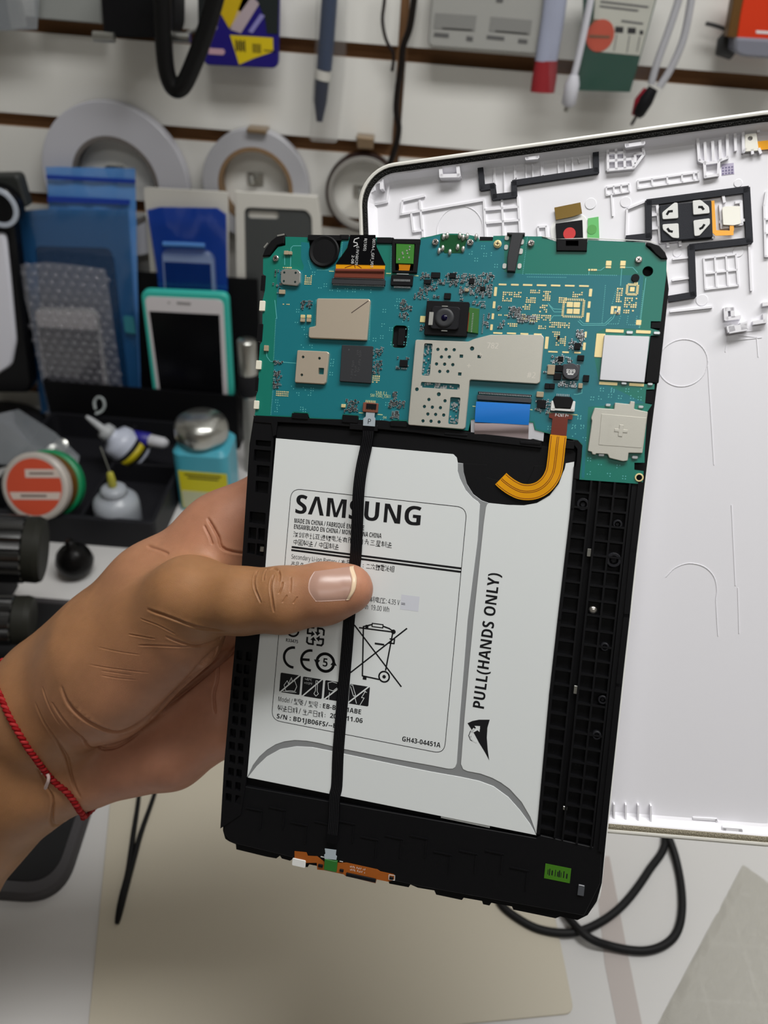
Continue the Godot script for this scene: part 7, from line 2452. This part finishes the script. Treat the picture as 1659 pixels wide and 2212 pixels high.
	panel(b, [-388.47, 966.45, -309.52, 970.81, -306.5, 959.35, -315.63, 770.36, -415.87, 761.1], -768.8, -767.9, 0.2, 5.0)
	part(b, "screen_inside", mats["black_gloss"], t)
	b = MB.new()
	panel(b, [-304.39, 898.63, -293.13, 898.51, -293.03, 877.71, -305.35, 878.87], -763.5, -763.0, 0.0, 3.0)
	part(b, "teal_tab", flat("teal_tab", Color(0.20, 0.50, 0.55), 0.4), t)
	# phone packed in blue film with white card
	t = thing("packed_phone", "white phone in a blue plastic sleeve with a white card header", "phone", Vector3(-255, TABLE_Y + 4, -765))
	phone(t, [-253.44, 973.73, -203.85, 976.26, -198.59, 969.43, -203.17, 783.11, -265.17, 777.38], [-252.64, 972.35, -204.46, 974.76, -199.64, 968.37, -204.29, 783, -264.04, 777.48], [-251.86, 962.69, -202.41, 964.23, -207.66, 782.69, -261.78, 777.69], -764.0, 6.0, flat("phone_blue_edge", Color(0.5, 0.56, 0.65), 0.3), flat("phone_pale", Color(0.72, 0.78, 0.84), 0.25), 6.0)
	b = MB.new()
	panel(b, [-265.03, 1011.38, -251.74, 1015.59, -193.48, 1019.18, -184.47, 1013.53, -197.1, 779.56, -271.03, 772.73, -262.36, 941.84], -772.0, -771.0)
	part(b, "blue_backing", flat("backing_blue", Color(0.06, 0.19, 0.52), 0.35), t)
	b = MB.new()
	panel(b, [-268.46, 1031.87, -182.94, 1033.95, -183.69, 1008.51, -199.15, 774.68, -281.93, 767.03, -269.7, 1001.82], -780.0, -778.0, 0.3, 4.0)
	part(b, "card", flat("card_white", Color(0.80, 0.79, 0.76), 0.5), t, "white card behind the sleeve")
	b = MB.new()
	bag_sheet(b, [-262.36, 1015.76, -248.37, 1019.53, -189.97, 1023.14, -181.08, 1017.57, -193.43, 785.77, -268.64, 778.81, -259.95, 945.76], -761.0, 1.5)
	part(b, "sleeve", film("sleeve_blue", Color(0.10, 0.30, 0.70), 0.30, 0.08), t, "deep blue plastic sleeve")
	b = MB.new()
	var fo: Array = [-249.03, 982.42, -205.85, 983.96]
	b.tube([Vector3(fo[0], fo[1], -760.5), Vector3((fo[0] + fo[2]) / 2, (fo[1] + fo[3]) / 2 + 0.6, -759.6), Vector3(fo[2], fo[3], -760.5)], 2.6, 12)
	part(b, "film_fold", flat("fold_blue", Color(0.30, 0.48, 0.72), 0.08), t)
	# boxed grey case
	t = thing("phone_case", "dark grey phone case in a white frame box by the slat wall", "case", Vector3(-160, TABLE_Y + 4, -782))
	b = MB.new()
	var fr := p2([-175.81, 1034.86, -92.35, 1035.9, -88.37, 1015.35, -82.35, 779.74, -187.32, 770.01])
	var cs := p2([-167.21, 1020.24, -103.61, 1022.42, -97.9, 1016.45, -91.49, 788, -175.38, 780.27])
	b.prism(fr, -786.0, -779.0, 0.5, Transform3D.IDENTITY, [rounded(cs, 7, 5)])
	part(b, "frame_box", flat("card_white", Color(0.80, 0.79, 0.76), 0.5), t)
	b = MB.new()
	b.prism(rounded(cs, 7, 5), -786.0, -781.0, 0.8, Transform3D.IDENTITY, [rounded(p2([-163.58, 1016.86, -132.14, 1017.92, -132.34, 1010.08, -163.99, 1008.54]), 4, 5)])
	part(b, "case_back", flat("case_grey", Color(0.25, 0.26, 0.26), 0.6), t)
	b = MB.new()
	panel(b, [-166.78, 1017.89, -129.57, 1019.85, -129.85, 1006.89, -167.45, 1004.88], -784.5, -783.5)
	part(b, "inner_card", flat("card_white", Color(0.80, 0.79, 0.76), 0.5), t)


# A plastic sheet in an upright plane, a little uneven.
func bag_sheet(b: MB, face: Array, z: float, puff: float) -> void:
	var p := p2(face)
	var lo := p[0]
	var hi := p[0]
	for q in p:
		lo = lo.min(q)
		hi = hi.max(q)
	var n := FastNoiseLite.new()
	n.seed = int(absf(z))
	n.frequency = 0.035
	b.s.set_smooth_group(0)
	var k := 16
	var clip := []
	for i in k:
		for j in k:
			var cell := PackedVector2Array([Vector2(lerpf(lo.x, hi.x, i / float(k)), lerpf(lo.y, hi.y, j / float(k))), Vector2(lerpf(lo.x, hi.x, (i + 1) / float(k)), lerpf(lo.y, hi.y, j / float(k))), Vector2(lerpf(lo.x, hi.x, (i + 1) / float(k)), lerpf(lo.y, hi.y, (j + 1) / float(k))), Vector2(lerpf(lo.x, hi.x, i / float(k)), lerpf(lo.y, hi.y, (j + 1) / float(k)))])
			for piece in Geometry2D.intersect_polygons(p, cell):
				for m in range(1, piece.size() - 1):
					var tri := [piece[0], piece[m], piece[m + 1]]
					if (tri[1] - tri[0]).cross(tri[2] - tri[0]) > 0:
						tri.reverse()
					for w in tri:
						b.v(Vector3(w.x, w.y, z + n.get_noise_2d(w.x, w.y) * puff))
	b.s.set_smooth_group(-1)


func left_device() -> void:
	var t := thing("desk_device", "black upright device with a white rounded front panel and silver ring, left of the phones", "device", Vector3(-470, TABLE_Y, -722))
	var b := MB.new()
	panel(b, [-432.88, 999.91, -391.62, 1007.57, -399.72, 941.39, -415.14, 815.11, -422.37, 802.4, -489.9, 796.27], -757.0, -742.0, 3.0, 8.0)
	part(b, "body", mats["black_gloss"], t)
	b = MB.new()
	panel(b, [-444.43, 983.29, -401.18, 988.08, -407.86, 942.58, -419.59, 868.83, -431.4, 839.69, -452.99, 825.01, -490.94, 821.62], -742.0, -737.0, 2.0, 6.0)
	part(b, "front_panel", flat("panel_white", Color(0.92, 0.92, 0.96), 0.3), t, "white rounded front panel")
	b = MB.new()
	panel(b, [-424, 1038.63, -378.85, 1042.87, -377, 1016.41, -376.91, 1012.89, -432.4, 1008.61], -760.0, -746.0, 2.0, 5.0)
	part(b, "head", flat("head_dark", Color(0.15, 0.16, 0.155), 0.6), t)
	var c: Array = [-398.56, 1014.57]
	b = MB.new()
	b.prism(disc(c[0], c[1], 20.0, 36), -746.0, -734.0, 1.0)
	var d := part(b, "dial", mats["black_gloss"], t)
	b = MB.new()
	b.prism(disc(c[0], c[1], 19.0, 36), -734.0, -732.5, 0.5, Transform3D.IDENTITY, [disc(c[0], c[1], 14.5, 36)])
	part(b, "dial_ring", flat("dial_ring", Color(0.72, 0.75, 0.80), 0.3), d)
	b = MB.new()
	b.lathe(PackedVector2Array([Vector2(0, 14), Vector2(60, 12), Vector2(74, 6), Vector2(76, 0), Vector2(0, 0)]), 40, Transform3D(Basis.IDENTITY, Vector3(-480, TABLE_Y, -722)))
	part(b, "foot", mats["black_plastic"], t)


# ---------------------------------------------------------------- things hanging on the slat wall (world millimetres)

func hook(t: Node3D, x: float, y: float, out: float) -> void:
	var b := MB.new()
	b.box(Vector3(x, y, WALL_Z + 1.0), Vector3(16, 10, 3))
	b.tube(smooth3([Vector3(x, y, WALL_Z + 1), Vector3(x, y, WALL_Z + out * 0.7), Vector3(x, y + 2, WALL_Z + out), Vector3(x, y + 9, WALL_Z + out + 3)], 4), 2.4, 8)
	part(b, "peg", mats["steel"], t)


func tape_roll(label: String, c: Array, r: float, inner: float, d0: float, d1: float, m: Material, core: Material) -> void:
	var t := thing("tape_roll", label, "tape", Vector3(c[0], c[1] - r, WALL_Z + d0))
	var b := MB.new()
	b.prism(disc(c[0], c[1], r, 56), WALL_Z + d0, WALL_Z + d1, 0.8, Transform3D.IDENTITY, [disc(c[0], c[1], inner + 4.0, 48)])
	part(b, "tape", m, t)
	b = MB.new()
	b.prism(disc(c[0], c[1], inner + 4.0, 48), WALL_Z + d0 - 0.4, WALL_Z + d1 + 0.4, 0.4, Transform3D.IDENTITY, [disc(c[0], c[1], inner, 48)])
	part(b, "core", core, t)


func build_wall_things() -> void:
	var b: MB
	var t: Node3D
	# hooks for the rolls
	var hooks := [[-301.29, 1054.73], [-158.05, 1050.27], [-49.33, 1064.91]]
	for i in 3:
		t = thing("wall_hook", ["steel slat hook carrying the largest tape roll", "steel slat hook carrying the grey middle tape roll", "steel slat hook carrying the narrow dark tape roll"][i], "hook", Vector3(hooks[i][0], hooks[i][1], WALL_Z))
		hook(t, hooks[i][0], [1040.0, 1044.0, 1040.0][i], 22.0)
	tape_roll("largest pale grey tape roll on the wall behind the blue bag", [-298.66, 1031.62], 74.0, 40.0, 2.0, 15.0, flat("tape_pale", Color(0.74, 0.74, 0.77), 0.3), flat("core_grey", Color(0.40, 0.38, 0.37), 0.5))
	tape_roll("medium grey tape roll with a tan core on the slat wall", [-155.79, 1038.02], 54.0, 34.0, 2.0, 15.0, flat("tape_grey", Color(0.66, 0.66, 0.68), 0.3), flat("core_tan", Color(0.48, 0.38, 0.27), 0.7))
	tape_roll("narrow dark brown ring of tape on the wall next to the white cover", [-46.85, 1040.36], 38.0, 31.5, 4.0, 16.0, flat("tape_brown", Color(0.17, 0.12, 0.11), 0.25), flat("core_pale", Color(0.55, 0.54, 0.52), 0.4))
	for c in [["small brass coloured hanger above the dark tape ring", [-55.34, 1093.64, -38.57, 1093.26, -38.93, 1083.51, -54.04, 1083.21]], ["small silver hanger above the grey tape roll", [-161.16, 1093.11, -141.76, 1092.93, -142.8, 1088.85, -161.37, 1089.1]]]:
		t = thing("tape_hanger", c[0], "hanger", Vector3(c[1][0], c[1][1] - 10, WALL_Z + 10))
		b = MB.new()
		panel(b, c[1], WALL_Z + 2.0, WALL_Z + 20.0, 1.0)
		part(b, "clip", flat("hanger_brass", Color(0.58, 0.50, 0.40), 0.3, 0.6), t)
	# box with a black front and two bright pegs
	t = thing("black_box", "black glossy box hanging on two silver pegs of the slat wall", "box", Vector3(-249.76, 1162.46, WALL_Z))
	b = MB.new()
	panel(b, [-271.46, 1208.57, -208, 1212.69, -212.34, 1173.88, -217.2, 1166.16, -271.48, 1162.47, -274.85, 1166.3], WALL_Z + 20, WALL_Z + 55, 2.0, 5.0)
	part(b, "case", mats["deep_black"], t)
	for q in [[-272.37, 1163.55, -740], [-206.86, 1168, -740]]:
		b = MB.new()
		b.tube([Vector3(q[0] - 9, q[1], q[2]), Vector3(q[0] + 9, q[1], q[2])], 4.0, 10)
		b.tube([Vector3(q[0], q[1], q[2]), Vector3(q[0], q[1], WALL_Z - 6)], 2.0, 8)
		part(b, "peg", mats["steel"], t, "bright steel peg")
	# packet at the left end
	t = thing("clear_packet", "clear packet with a black and white card at the wall's left end", "packet", Vector3(-364.18, 1160.86, WALL_Z))
	b = MB.new()
	panel(b, [-392.4, 1193.41, -366.22, 1195.12, -367.9, 1159.22, -402.63, 1156.87], WALL_Z + 18, WALL_Z + 28)
	part(b, "card_dark", flat("card_dark", Color(0.12, 0.14, 0.16), 0.5), t)
	b = MB.new()
	panel(b, [-366.22, 1195.12, -356.42, 1195.76, -357.26, 1162.03, -367.55, 1160.64], WALL_Z + 18, WALL_Z + 28)
	part(b, "card_white", flat("card_white", Color(0.80, 0.79, 0.76), 0.5), t)
	b = MB.new()
	panel(b, [-390.36, 1193.7, -331.87, 1197.53, -342.32, 1161.98, -400.74, 1156.64], WALL_Z + 31, WALL_Z + 32)
	part(b, "film", film("clear_bag", Color(0.62, 0.64, 0.66), 0.45), t)
	t = thing("grey_packet", "pale grey packet hanging between the clear packet and the black box", "packet", Vector3(-316.94, 1167.42, WALL_Z))
	b = MB.new()
	panel(b, [-342.01, 1196.38, -284.64, 1200.14, -287.61, 1168.86, -346.6, 1169.06], WALL_Z + 10, WALL_Z + 22, 1.0)
	part(b, "pack", flat("pack_grey", Color(0.55, 0.56, 0.55), 0.5), t)
	# hose loop
	t = thing("air_hose", "thick black braided hose hanging in a loop in front of the black box", "hose", Vector3(-211, 1130.86, WALL_Z + 70))
	b = MB.new()
	var hp := p3([-213.8, 1212.89, -725, -214.51, 1194.51, -725, -216.27, 1170.46, -725, -216.92, 1147.87, -725, -214.37, 1135.08, -725, -209.27, 1130.82, -725, -201.77, 1136.22, -725, -191.43, 1153.46, -725, -181.48, 1172.82, -725, -174.38, 1188.94, -725, -167.33, 1206.86, -725])
	# fine braid rings along the hose
	var sm := smooth3(hp, 26)
	var rad := []
	for i in sm.size():
		rad.append(7.5 if i % 2 == 0 else 7.15)
	b.tube(sm, rad, 16)
	part(b, "hose", flat("hose_black", Color(0.07, 0.07, 0.072), 0.35), t)
	# blister card: violet and yellow print
	t = thing("blister_card", "violet and yellow blister card hanging behind the black hose", "package", Vector3(-162.82, 1144.52, WALL_Z))
	b = MB.new()
	panel(b, [-195.31, 1212.59, -125.36, 1217.13, -128.73, 1145.92, -196.5, 1144.13], WALL_Z + 18, WALL_Z + 26, 0.8, 6.0)
	var cd := part(b, "card", flat("card_violet", Color(0.13, 0.10, 0.42), 0.45), t)
	for pr in [[[-195.86, 1212.58, -178.33, 1213.72, -189.63, 1173.09, -198.42, 1175.95], Color(0.12, 0.13, 0.13), "dark_field"], [[-166.4, 1214.5, -125.59, 1217.15, -127.9, 1172.42, -137.78, 1172.45, -139.04, 1183.35, -145.42, 1196.35, -155.17, 1202.29], Color(0.13, 0.15, 0.15), "dark_field"], [[-172.06, 1201.18, -156.6, 1205.46, -149.3, 1199.4, -171.07, 1173.66, -179.55, 1186.73], Color(0.74, 0.62, 0.02), "yellow_field"], [[-155.17, 1202.29, -143.51, 1193.82, -160.94, 1170.88, -170.29, 1173.02], Color(0.66, 0.60, 0.62), "white_field"], [[-170.86, 1168.86, -132.44, 1169.38, -132.33, 1158.81, -150.12, 1152.58, -163.89, 1146.57], Color(0.80, 0.70, 0.02), "yellow_label"], [[-190.08, 1157.65, -177.54, 1157.79, -176.01, 1155.76, -177.87, 1153.13, -191.3, 1152.92], Color(0.72, 0.58, 0.62), "pink_field"], [[-194.35, 1175.53, -181.3, 1174.35, -183.17, 1171.45, -193.89, 1171.42], Color(0.66, 0.64, 0.72), "white_field"]]:
		b = MB.new()
		panel(b, pr[0], WALL_Z + 26, WALL_Z + 26.4)
		part(b, pr[2], flat("print_" + str(pr[1]), pr[1], 0.5), cd)
	b = MB.new()
	var o: Array = [-167.61, 1166.33, -132.24, 1158.87]
	for k in 5:
		b.box(Vector3(o[0] + 2 + k * 1.9, o[1] - 5, WALL_Z + 26.6), Vector3(1.2, 9 - k % 2 * 2, 0.2))
		b.box(Vector3(o[0] + 17 + k * 1.7, o[1] - 6, WALL_Z + 26.6), Vector3(0.7 + 0.3 * (k % 2), 7, 0.2))
		b.box(Vector3(o[0] + 28 + k * 2.2, o[1] - 7, WALL_Z + 26.6), Vector3(1.6, 1.0, 0.2))
	part(b, "barcode", mats["ink"], cd)
	b = MB.new()
	panel(b, [-142.99, 1186.47, -138.97, 1185.39, -150.59, 1171.58, -154.25, 1172.72], WALL_Z + 26, WALL_Z + 26.5)
	part(b, "slanted_lettering", flat("violet_pale", Color(0.50, 0.48, 0.70), 0.5), cd)
	# clear tube with a blue driver
	t = thing("driver_tube", "clear plastic tube with a dark blue driver inside on the slat wall", "tube", Vector3(-79.18, 1090.9, WALL_Z))
	b = MB.new()
	panel(b, [-92.55, 1219.59, -66.14, 1221.3, -66.99, 1147.11, -72.27, 1089.59, -98.64, 1089.26, -94.52, 1145.19], WALL_Z + 14, WALL_Z + 36, 1.0, 4.0)
	part(b, "sleeve", film("tube_clear", Color(0.70, 0.71, 0.72), 0.06, 0.1), t)
	b = MB.new()
	b.tube(p3([-81.37, 1219.93, -776, -84.58, 1173, -776, -86.72, 1147.86, -776]), 7.0, 12)
	var dv := part(b, "driver_handle", flat("driver_blue", Color(0.08, 0.17, 0.30), 0.4), t)
	b = MB.new()
	b.tube(p3([-87.14, 1147.1, -776, -88.32, 1139.65, -776]), 7.6, 12)
	part(b, "collar", flat("card_white", Color(0.80, 0.79, 0.76), 0.5), dv)
	b = MB.new()
	b.tube(p3([-88.32, 1139.65, -776, -89.83, 1121.45, -776, -90.54, 1105.07, -776]), [6.5, 6.0, 3.0], 12)
	part(b, "driver_tip", flat("driver_navy", Color(0.06, 0.10, 0.20), 0.4), dv)
	# cords
	t = thing("hanging_cord", "long black cord hanging along the seam of the slat wall", "cord", Vector3(-18.6, 1073.16, WALL_Z))
	b = MB.new()
	b.tube(smooth3(p3([-9.52, 1219.3, -788, -9.86, 1204.47, -788, -11.76, 1183.93, -788, -16.52, 1168.9, -790, -16.95, 1153.81, -791, -18.99, 1134.02, -791, -19.01, 1116.62, -791, -15.59, 1101.95, -791, -17.13, 1086.53, -791, -22.27, 1067.24, -791]), 6), 3.0, 8)
	part(b, "cord", flat("cord_dark", Color(0.09, 0.07, 0.06), 0.5), t)
	t = thing("thin_wire", "thin black wire hanging beside the long cord on the slat wall", "wire", Vector3(-26.23, 1150.09, WALL_Z))
	b = MB.new()
	b.tube(smooth3(p3([-34.74, 1215.21, -788, -35.75, 1200.24, -788, -36.56, 1188.73, -788, -34.36, 1178.48, -788, -30.74, 1170.8, -788, -25.58, 1164.46, -788, -24.53, 1157.52, -790, -25.2, 1148.93, -790]), 6), 1.5, 8)
	part(b, "wire", flat("wire_dark", Color(0.12, 0.09, 0.09), 0.5), t)
	# clear package with grey print
	t = thing("clear_package", "large clear package with faint grey print hanging right of the cord", "package", Vector3(58.22, 1170.04, WALL_Z))
	b = MB.new()
	panel(b, [5.73, 1225.59, 101.52, 1231.81, 107.16, 1172.77, 5.57, 1172.15], WALL_Z + 12, WALL_Z + 24, 1.0, 5.0)
	var cp := part(b, "card", flat("pack_pale", Color(0.60, 0.60, 0.585), 0.35), t)
	b = MB.new()
	for r in [[9.52, 1197.2, 45.76, 1197.61, 45.76, 1186.08, 9.12, 1185.66], [57.84, 1197.75, 94.16, 1197.5, 94.56, 1186.64, 57.86, 1186.9]]:
		panel(b, r, WALL_Z + 24, WALL_Z + 24.3)
	part(b, "grey_field", flat("pack_field", Color(0.50, 0.50, 0.49), 0.4), cp)
	b = MB.new()
	for r in [[10.21, 1182.99, 23.31, 1182.84, 23.27, 1179.73, 10.13, 1179.88], [38.94, 1182.18, 44.7, 1181.88, 44.77, 1178.42, 38.98, 1178.72], [56.65, 1184.07, 72.23, 1183.75, 72.27, 1180.99, 56.66, 1181.31], [84.58, 1183.21, 92.77, 1183.08, 92.93, 1179.96, 84.71, 1180.1], [16.73, 1186.86, 43.15, 1187.28, 43.29, 1186.26, 16.84, 1185.84], [63.4, 1187.96, 91.9, 1187.84, 92.09, 1186.82, 63.56, 1186.95], [60.56, 1211.19, 66.86, 1211.6, 66.6, 1208.31, 61.02, 1208.26]]:
		panel(b, r, WALL_Z + 24, WALL_Z + 24.3)
	part(b, "grey_print", flat("pack_print", Color(0.34, 0.34, 0.34), 0.5), cp)
	# cable pack with green card
	t = thing("cable_pack", "green and white cable card in a clear bag with a white cable", "package", Vector3(178.22, 1148.9, WALL_Z))
	b = MB.new()
	panel(b, [130.12, 1233.86, 196.13, 1238.15, 193.24, 1179.35, 191.39, 1149.83, 143.21, 1147.9, 141.27, 1185.48], WALL_Z + 22, WALL_Z + 28)
	cd = part(b, "card", flat("card_green", Color(0.02, 0.25, 0.19), 0.45), t)
	b = MB.new()
	panel(b, [140.6, 1234.58, 195.12, 1238.12, 192.47, 1178.36, 157.33, 1178.73, 147.3, 1183.24, 145.09, 1196.02, 145.88, 1202.76], WALL_Z + 28, WALL_Z + 28.4)
	var wf := part(b, "white_field", flat("card_cream", Color(0.73, 0.73, 0.69), 0.5), cd)
	b = MB.new()
	b.prism(disc(154.24, 1190.65, 12.0, 30), WALL_Z + 28.4, WALL_Z + 28.7)
	part(b, "red_badge", flat("badge_red", Color(0.72, 0.28, 0.18), 0.5), wf)
	b = MB.new()
	panel(b, [145.07, 1202.11, 156.97, 1202.25, 157.33, 1197.6, 145.84, 1195.48], WALL_Z + 28.4, WALL_Z + 28.6)
	panel(b, [144.57, 1190.67, 162.94, 1191.24, 162.65, 1189.18, 144.65, 1188.63], WALL_Z + 28.7, WALL_Z + 28.9)
	part(b, "badge_band", flat("badge_dark", Color(0.42, 0.30, 0.20), 0.5), wf)
	b = MB.new()
	for r in [[165.58, 1198.16, 172.73, 1198.31, 173.47, 1193.98, 166.29, 1193.83], [176.35, 1198.22, 183.5, 1198.36, 184.29, 1194.04, 177.11, 1193.89], [187.1, 1196.93, 190.33, 1196.81, 190.77, 1193.8, 187.53, 1193.92]]:
		panel(b, r, WALL_Z + 28.4, WALL_Z + 28.6)
	part(b, "plug_drawing", mats["ink"], wf)
	b = MB.new()
	for k in 3:
		var ln: Array = [[149.11, 1214.85, 189.54, 1213.63], [149.12, 1211.6, 181.75, 1210.5], [170.05, 1202.46, 188.17, 1201.69]][k]
		strokes(b, p2(ln), 1.4, WALL_Z + 28.4, 0.2)
	for ln in [[168.3, 1192.28, 168.86, 1180.67], [179.53, 1192.36, 180.39, 1180.07], [188.38, 1192.29, 188.98, 1181.36]]:
		strokes(b, p2(ln), 0.8, WALL_Z + 28.4, 0.2)
	part(b, "grey_print", flat("pack_print", Color(0.34, 0.34, 0.34), 0.5), wf)
	b = MB.new()
	bag_sheet(b, [100.33, 1232.12, 218.55, 1239.8, 219.03, 1201.43, 220.6, 1156.42, 216.42, 1148.09, 136.95, 1141.71, 117.45, 1146.96], WALL_Z + 36, 3.0)
	part(b, "film", film("bag_clear", Color(0.70, 0.71, 0.74), 0.04, 0.1), t)
	t = thing("white_cable", "white cable with a plug hanging in front of the green card", "cable", Vector3(134.94, 1135.22, WALL_Z))
	b = MB.new()
	b.tube(smooth3(p3([136.96, 1232.34, -758, 137.49, 1215.94, -758, 137.33, 1193.15, -758, 136.61, 1171.7, -758, 135.81, 1159.36, -758]), 6), 3.0, 10)
	part(b, "cord", flat("cable_white", Color(0.76, 0.76, 0.79), 0.4), t)
	b = MB.new()
	b.tube(p3([136.11, 1161.24, -758, 135.91, 1154.38, -758, 135.93, 1139.11, -758, 135.76, 1136.51, -758]), [4.0, 6.5, 6.5, 4.0], 12)
	part(b, "plug", flat("cable_white", Color(0.76, 0.76, 0.79), 0.4), t)
	b = MB.new()
	b.tube(p3([135.34, 1137.13, -758, 134.57, 1132.52, -758]), 2.2, 10)
	part(b, "tip", mats["steel"], t)
	t = thing("marker_stick", "pale stick with a red end hanging left of the green cable card", "stick", Vector3(112.01, 1144.22, WALL_Z))
	b = MB.new()
	b.tube(p3([109.68, 1230, -774, 111.37, 1201.78, -774, 111.75, 1168.13, -774]), 10.0, 14, 0.5, Vector3.BACK)
	part(b, "shaft", flat("stick_pale", Color(0.62, 0.64, 0.72), 0.4), t)
	b = MB.new()
	b.tube(p3([112.06, 1168.77, -774, 112.77, 1155.64, -774, 113.12, 1144.1, -774]), [10.0, 11.0, 11.0], 14, 0.5, Vector3.BACK)
	part(b, "red_end", flat("stick_red", Color(0.55, 0.12, 0.15), 0.45), t)
	t = thing("test_lead", "white lead pair ending in a red and black probe beside the green card", "lead", Vector3(199.89, 1134.29, WALL_Z))
	for q in [[209.9, 1237.02, -760, 210.31, 1220.65, -760, 208.39, 1197.79, -760, 205.7, 1176.24, -760, 205, 1158.95, -760], [217.2, 1237.63, -756, 219.76, 1219.29, -756, 221.5, 1194.38, -756, 217.73, 1172.7, -756, 211.63, 1157.48, -756]]:
		b = MB.new()
		b.tube(smooth3(p3(q), 6), 3.2, 10)
		part(b, "cord", flat("cable_grey", Color(0.66, 0.66, 0.68), 0.4), t)
	b = MB.new()
	b.tube(p3([203.42, 1154.44, -760, 199.66, 1144.62, -760, 197.63, 1133.44, -760]), [4.0, 6.0, 3.5], 12)
	part(b, "red_grip", flat("probe_red", Color(0.52, 0.06, 0.14), 0.4), t)
	b = MB.new()
	b.tube(p3([206.9, 1156.52, -756, 203.22, 1146.78, -756, 199.64, 1136.23, -756, 198.19, 1133.52, -756]), [4.5, 6.5, 5.5, 3.5], 12)
	b.tube(p3([199.08, 1134.54, -758, 195.89, 1125.75, -758]), 1.4, 8)
	part(b, "black_grip", mats["chip_dark"], t)
	# orange pack on the right
	t = thing("orange_pack", "orange packet in a clear blister at the wall's right end", "package", Vector3(287.16, 1183.38, WALL_Z))
	b = MB.new()
	panel(b, [263.19, 1242.64, 315.89, 1246.06, 336.01, 1198.46, 269.73, 1196.65, 266.54, 1214.34], WALL_Z + 24, WALL_Z + 34, 0.6)
	var op := part(b, "front", flat("pack_orange", Color(0.80, 0.20, 0.04), 0.45), t)
	b = MB.new()
	panel(b, [283.51, 1203.71, 309.46, 1204.13, 310.24, 1202.18, 284.24, 1201.75], WALL_Z + 34, WALL_Z + 34.2)
	part(b, "white_print", mats["print_white"], op)
	b = MB.new()
	panel(b, [255, 1242.11, 263.94, 1242.69, 267.31, 1214.4, 270.51, 1196.7, 261.48, 1197.44], WALL_Z + 22, WALL_Z + 33, 0.6)
	part(b, "brown_side", flat("pack_brown", Color(0.36, 0.24, 0.07), 0.5), t)
	b = MB.new()
	panel(b, [267.08, 1198.18, 333.98, 1199.39, 340.13, 1184.83, 275.97, 1184.54, 268.51, 1187.45], WALL_Z + 20, WALL_Z + 40, 2.0, 4.0)
	part(b, "blister", film("blister", Color(0.52, 0.53, 0.58), 0.75, 0.12), t)
	t = thing("small_fitting", "dark fitting with a wire hanging left of the orange packet", "fitting", Vector3(267, 1186.14, WALL_Z))
	b = MB.new()
	b.tube(smooth3(p3([246.22, 1204.64, -786, 252.84, 1203.9, -786, 261.96, 1202.14, -786, 268.53, 1199.59, -786]), 4), 1.6, 8)
	b.tube(p3([267.84, 1199.55, -786, 267.1, 1193.47, -786, 267.77, 1187.42, -786, 276.99, 1183.75, -786]), [4.0, 7.0, 8.0, 5.0], 10)
	part(b, "body", flat("fitting_dark", Color(0.16, 0.16, 0.165), 0.5), t)
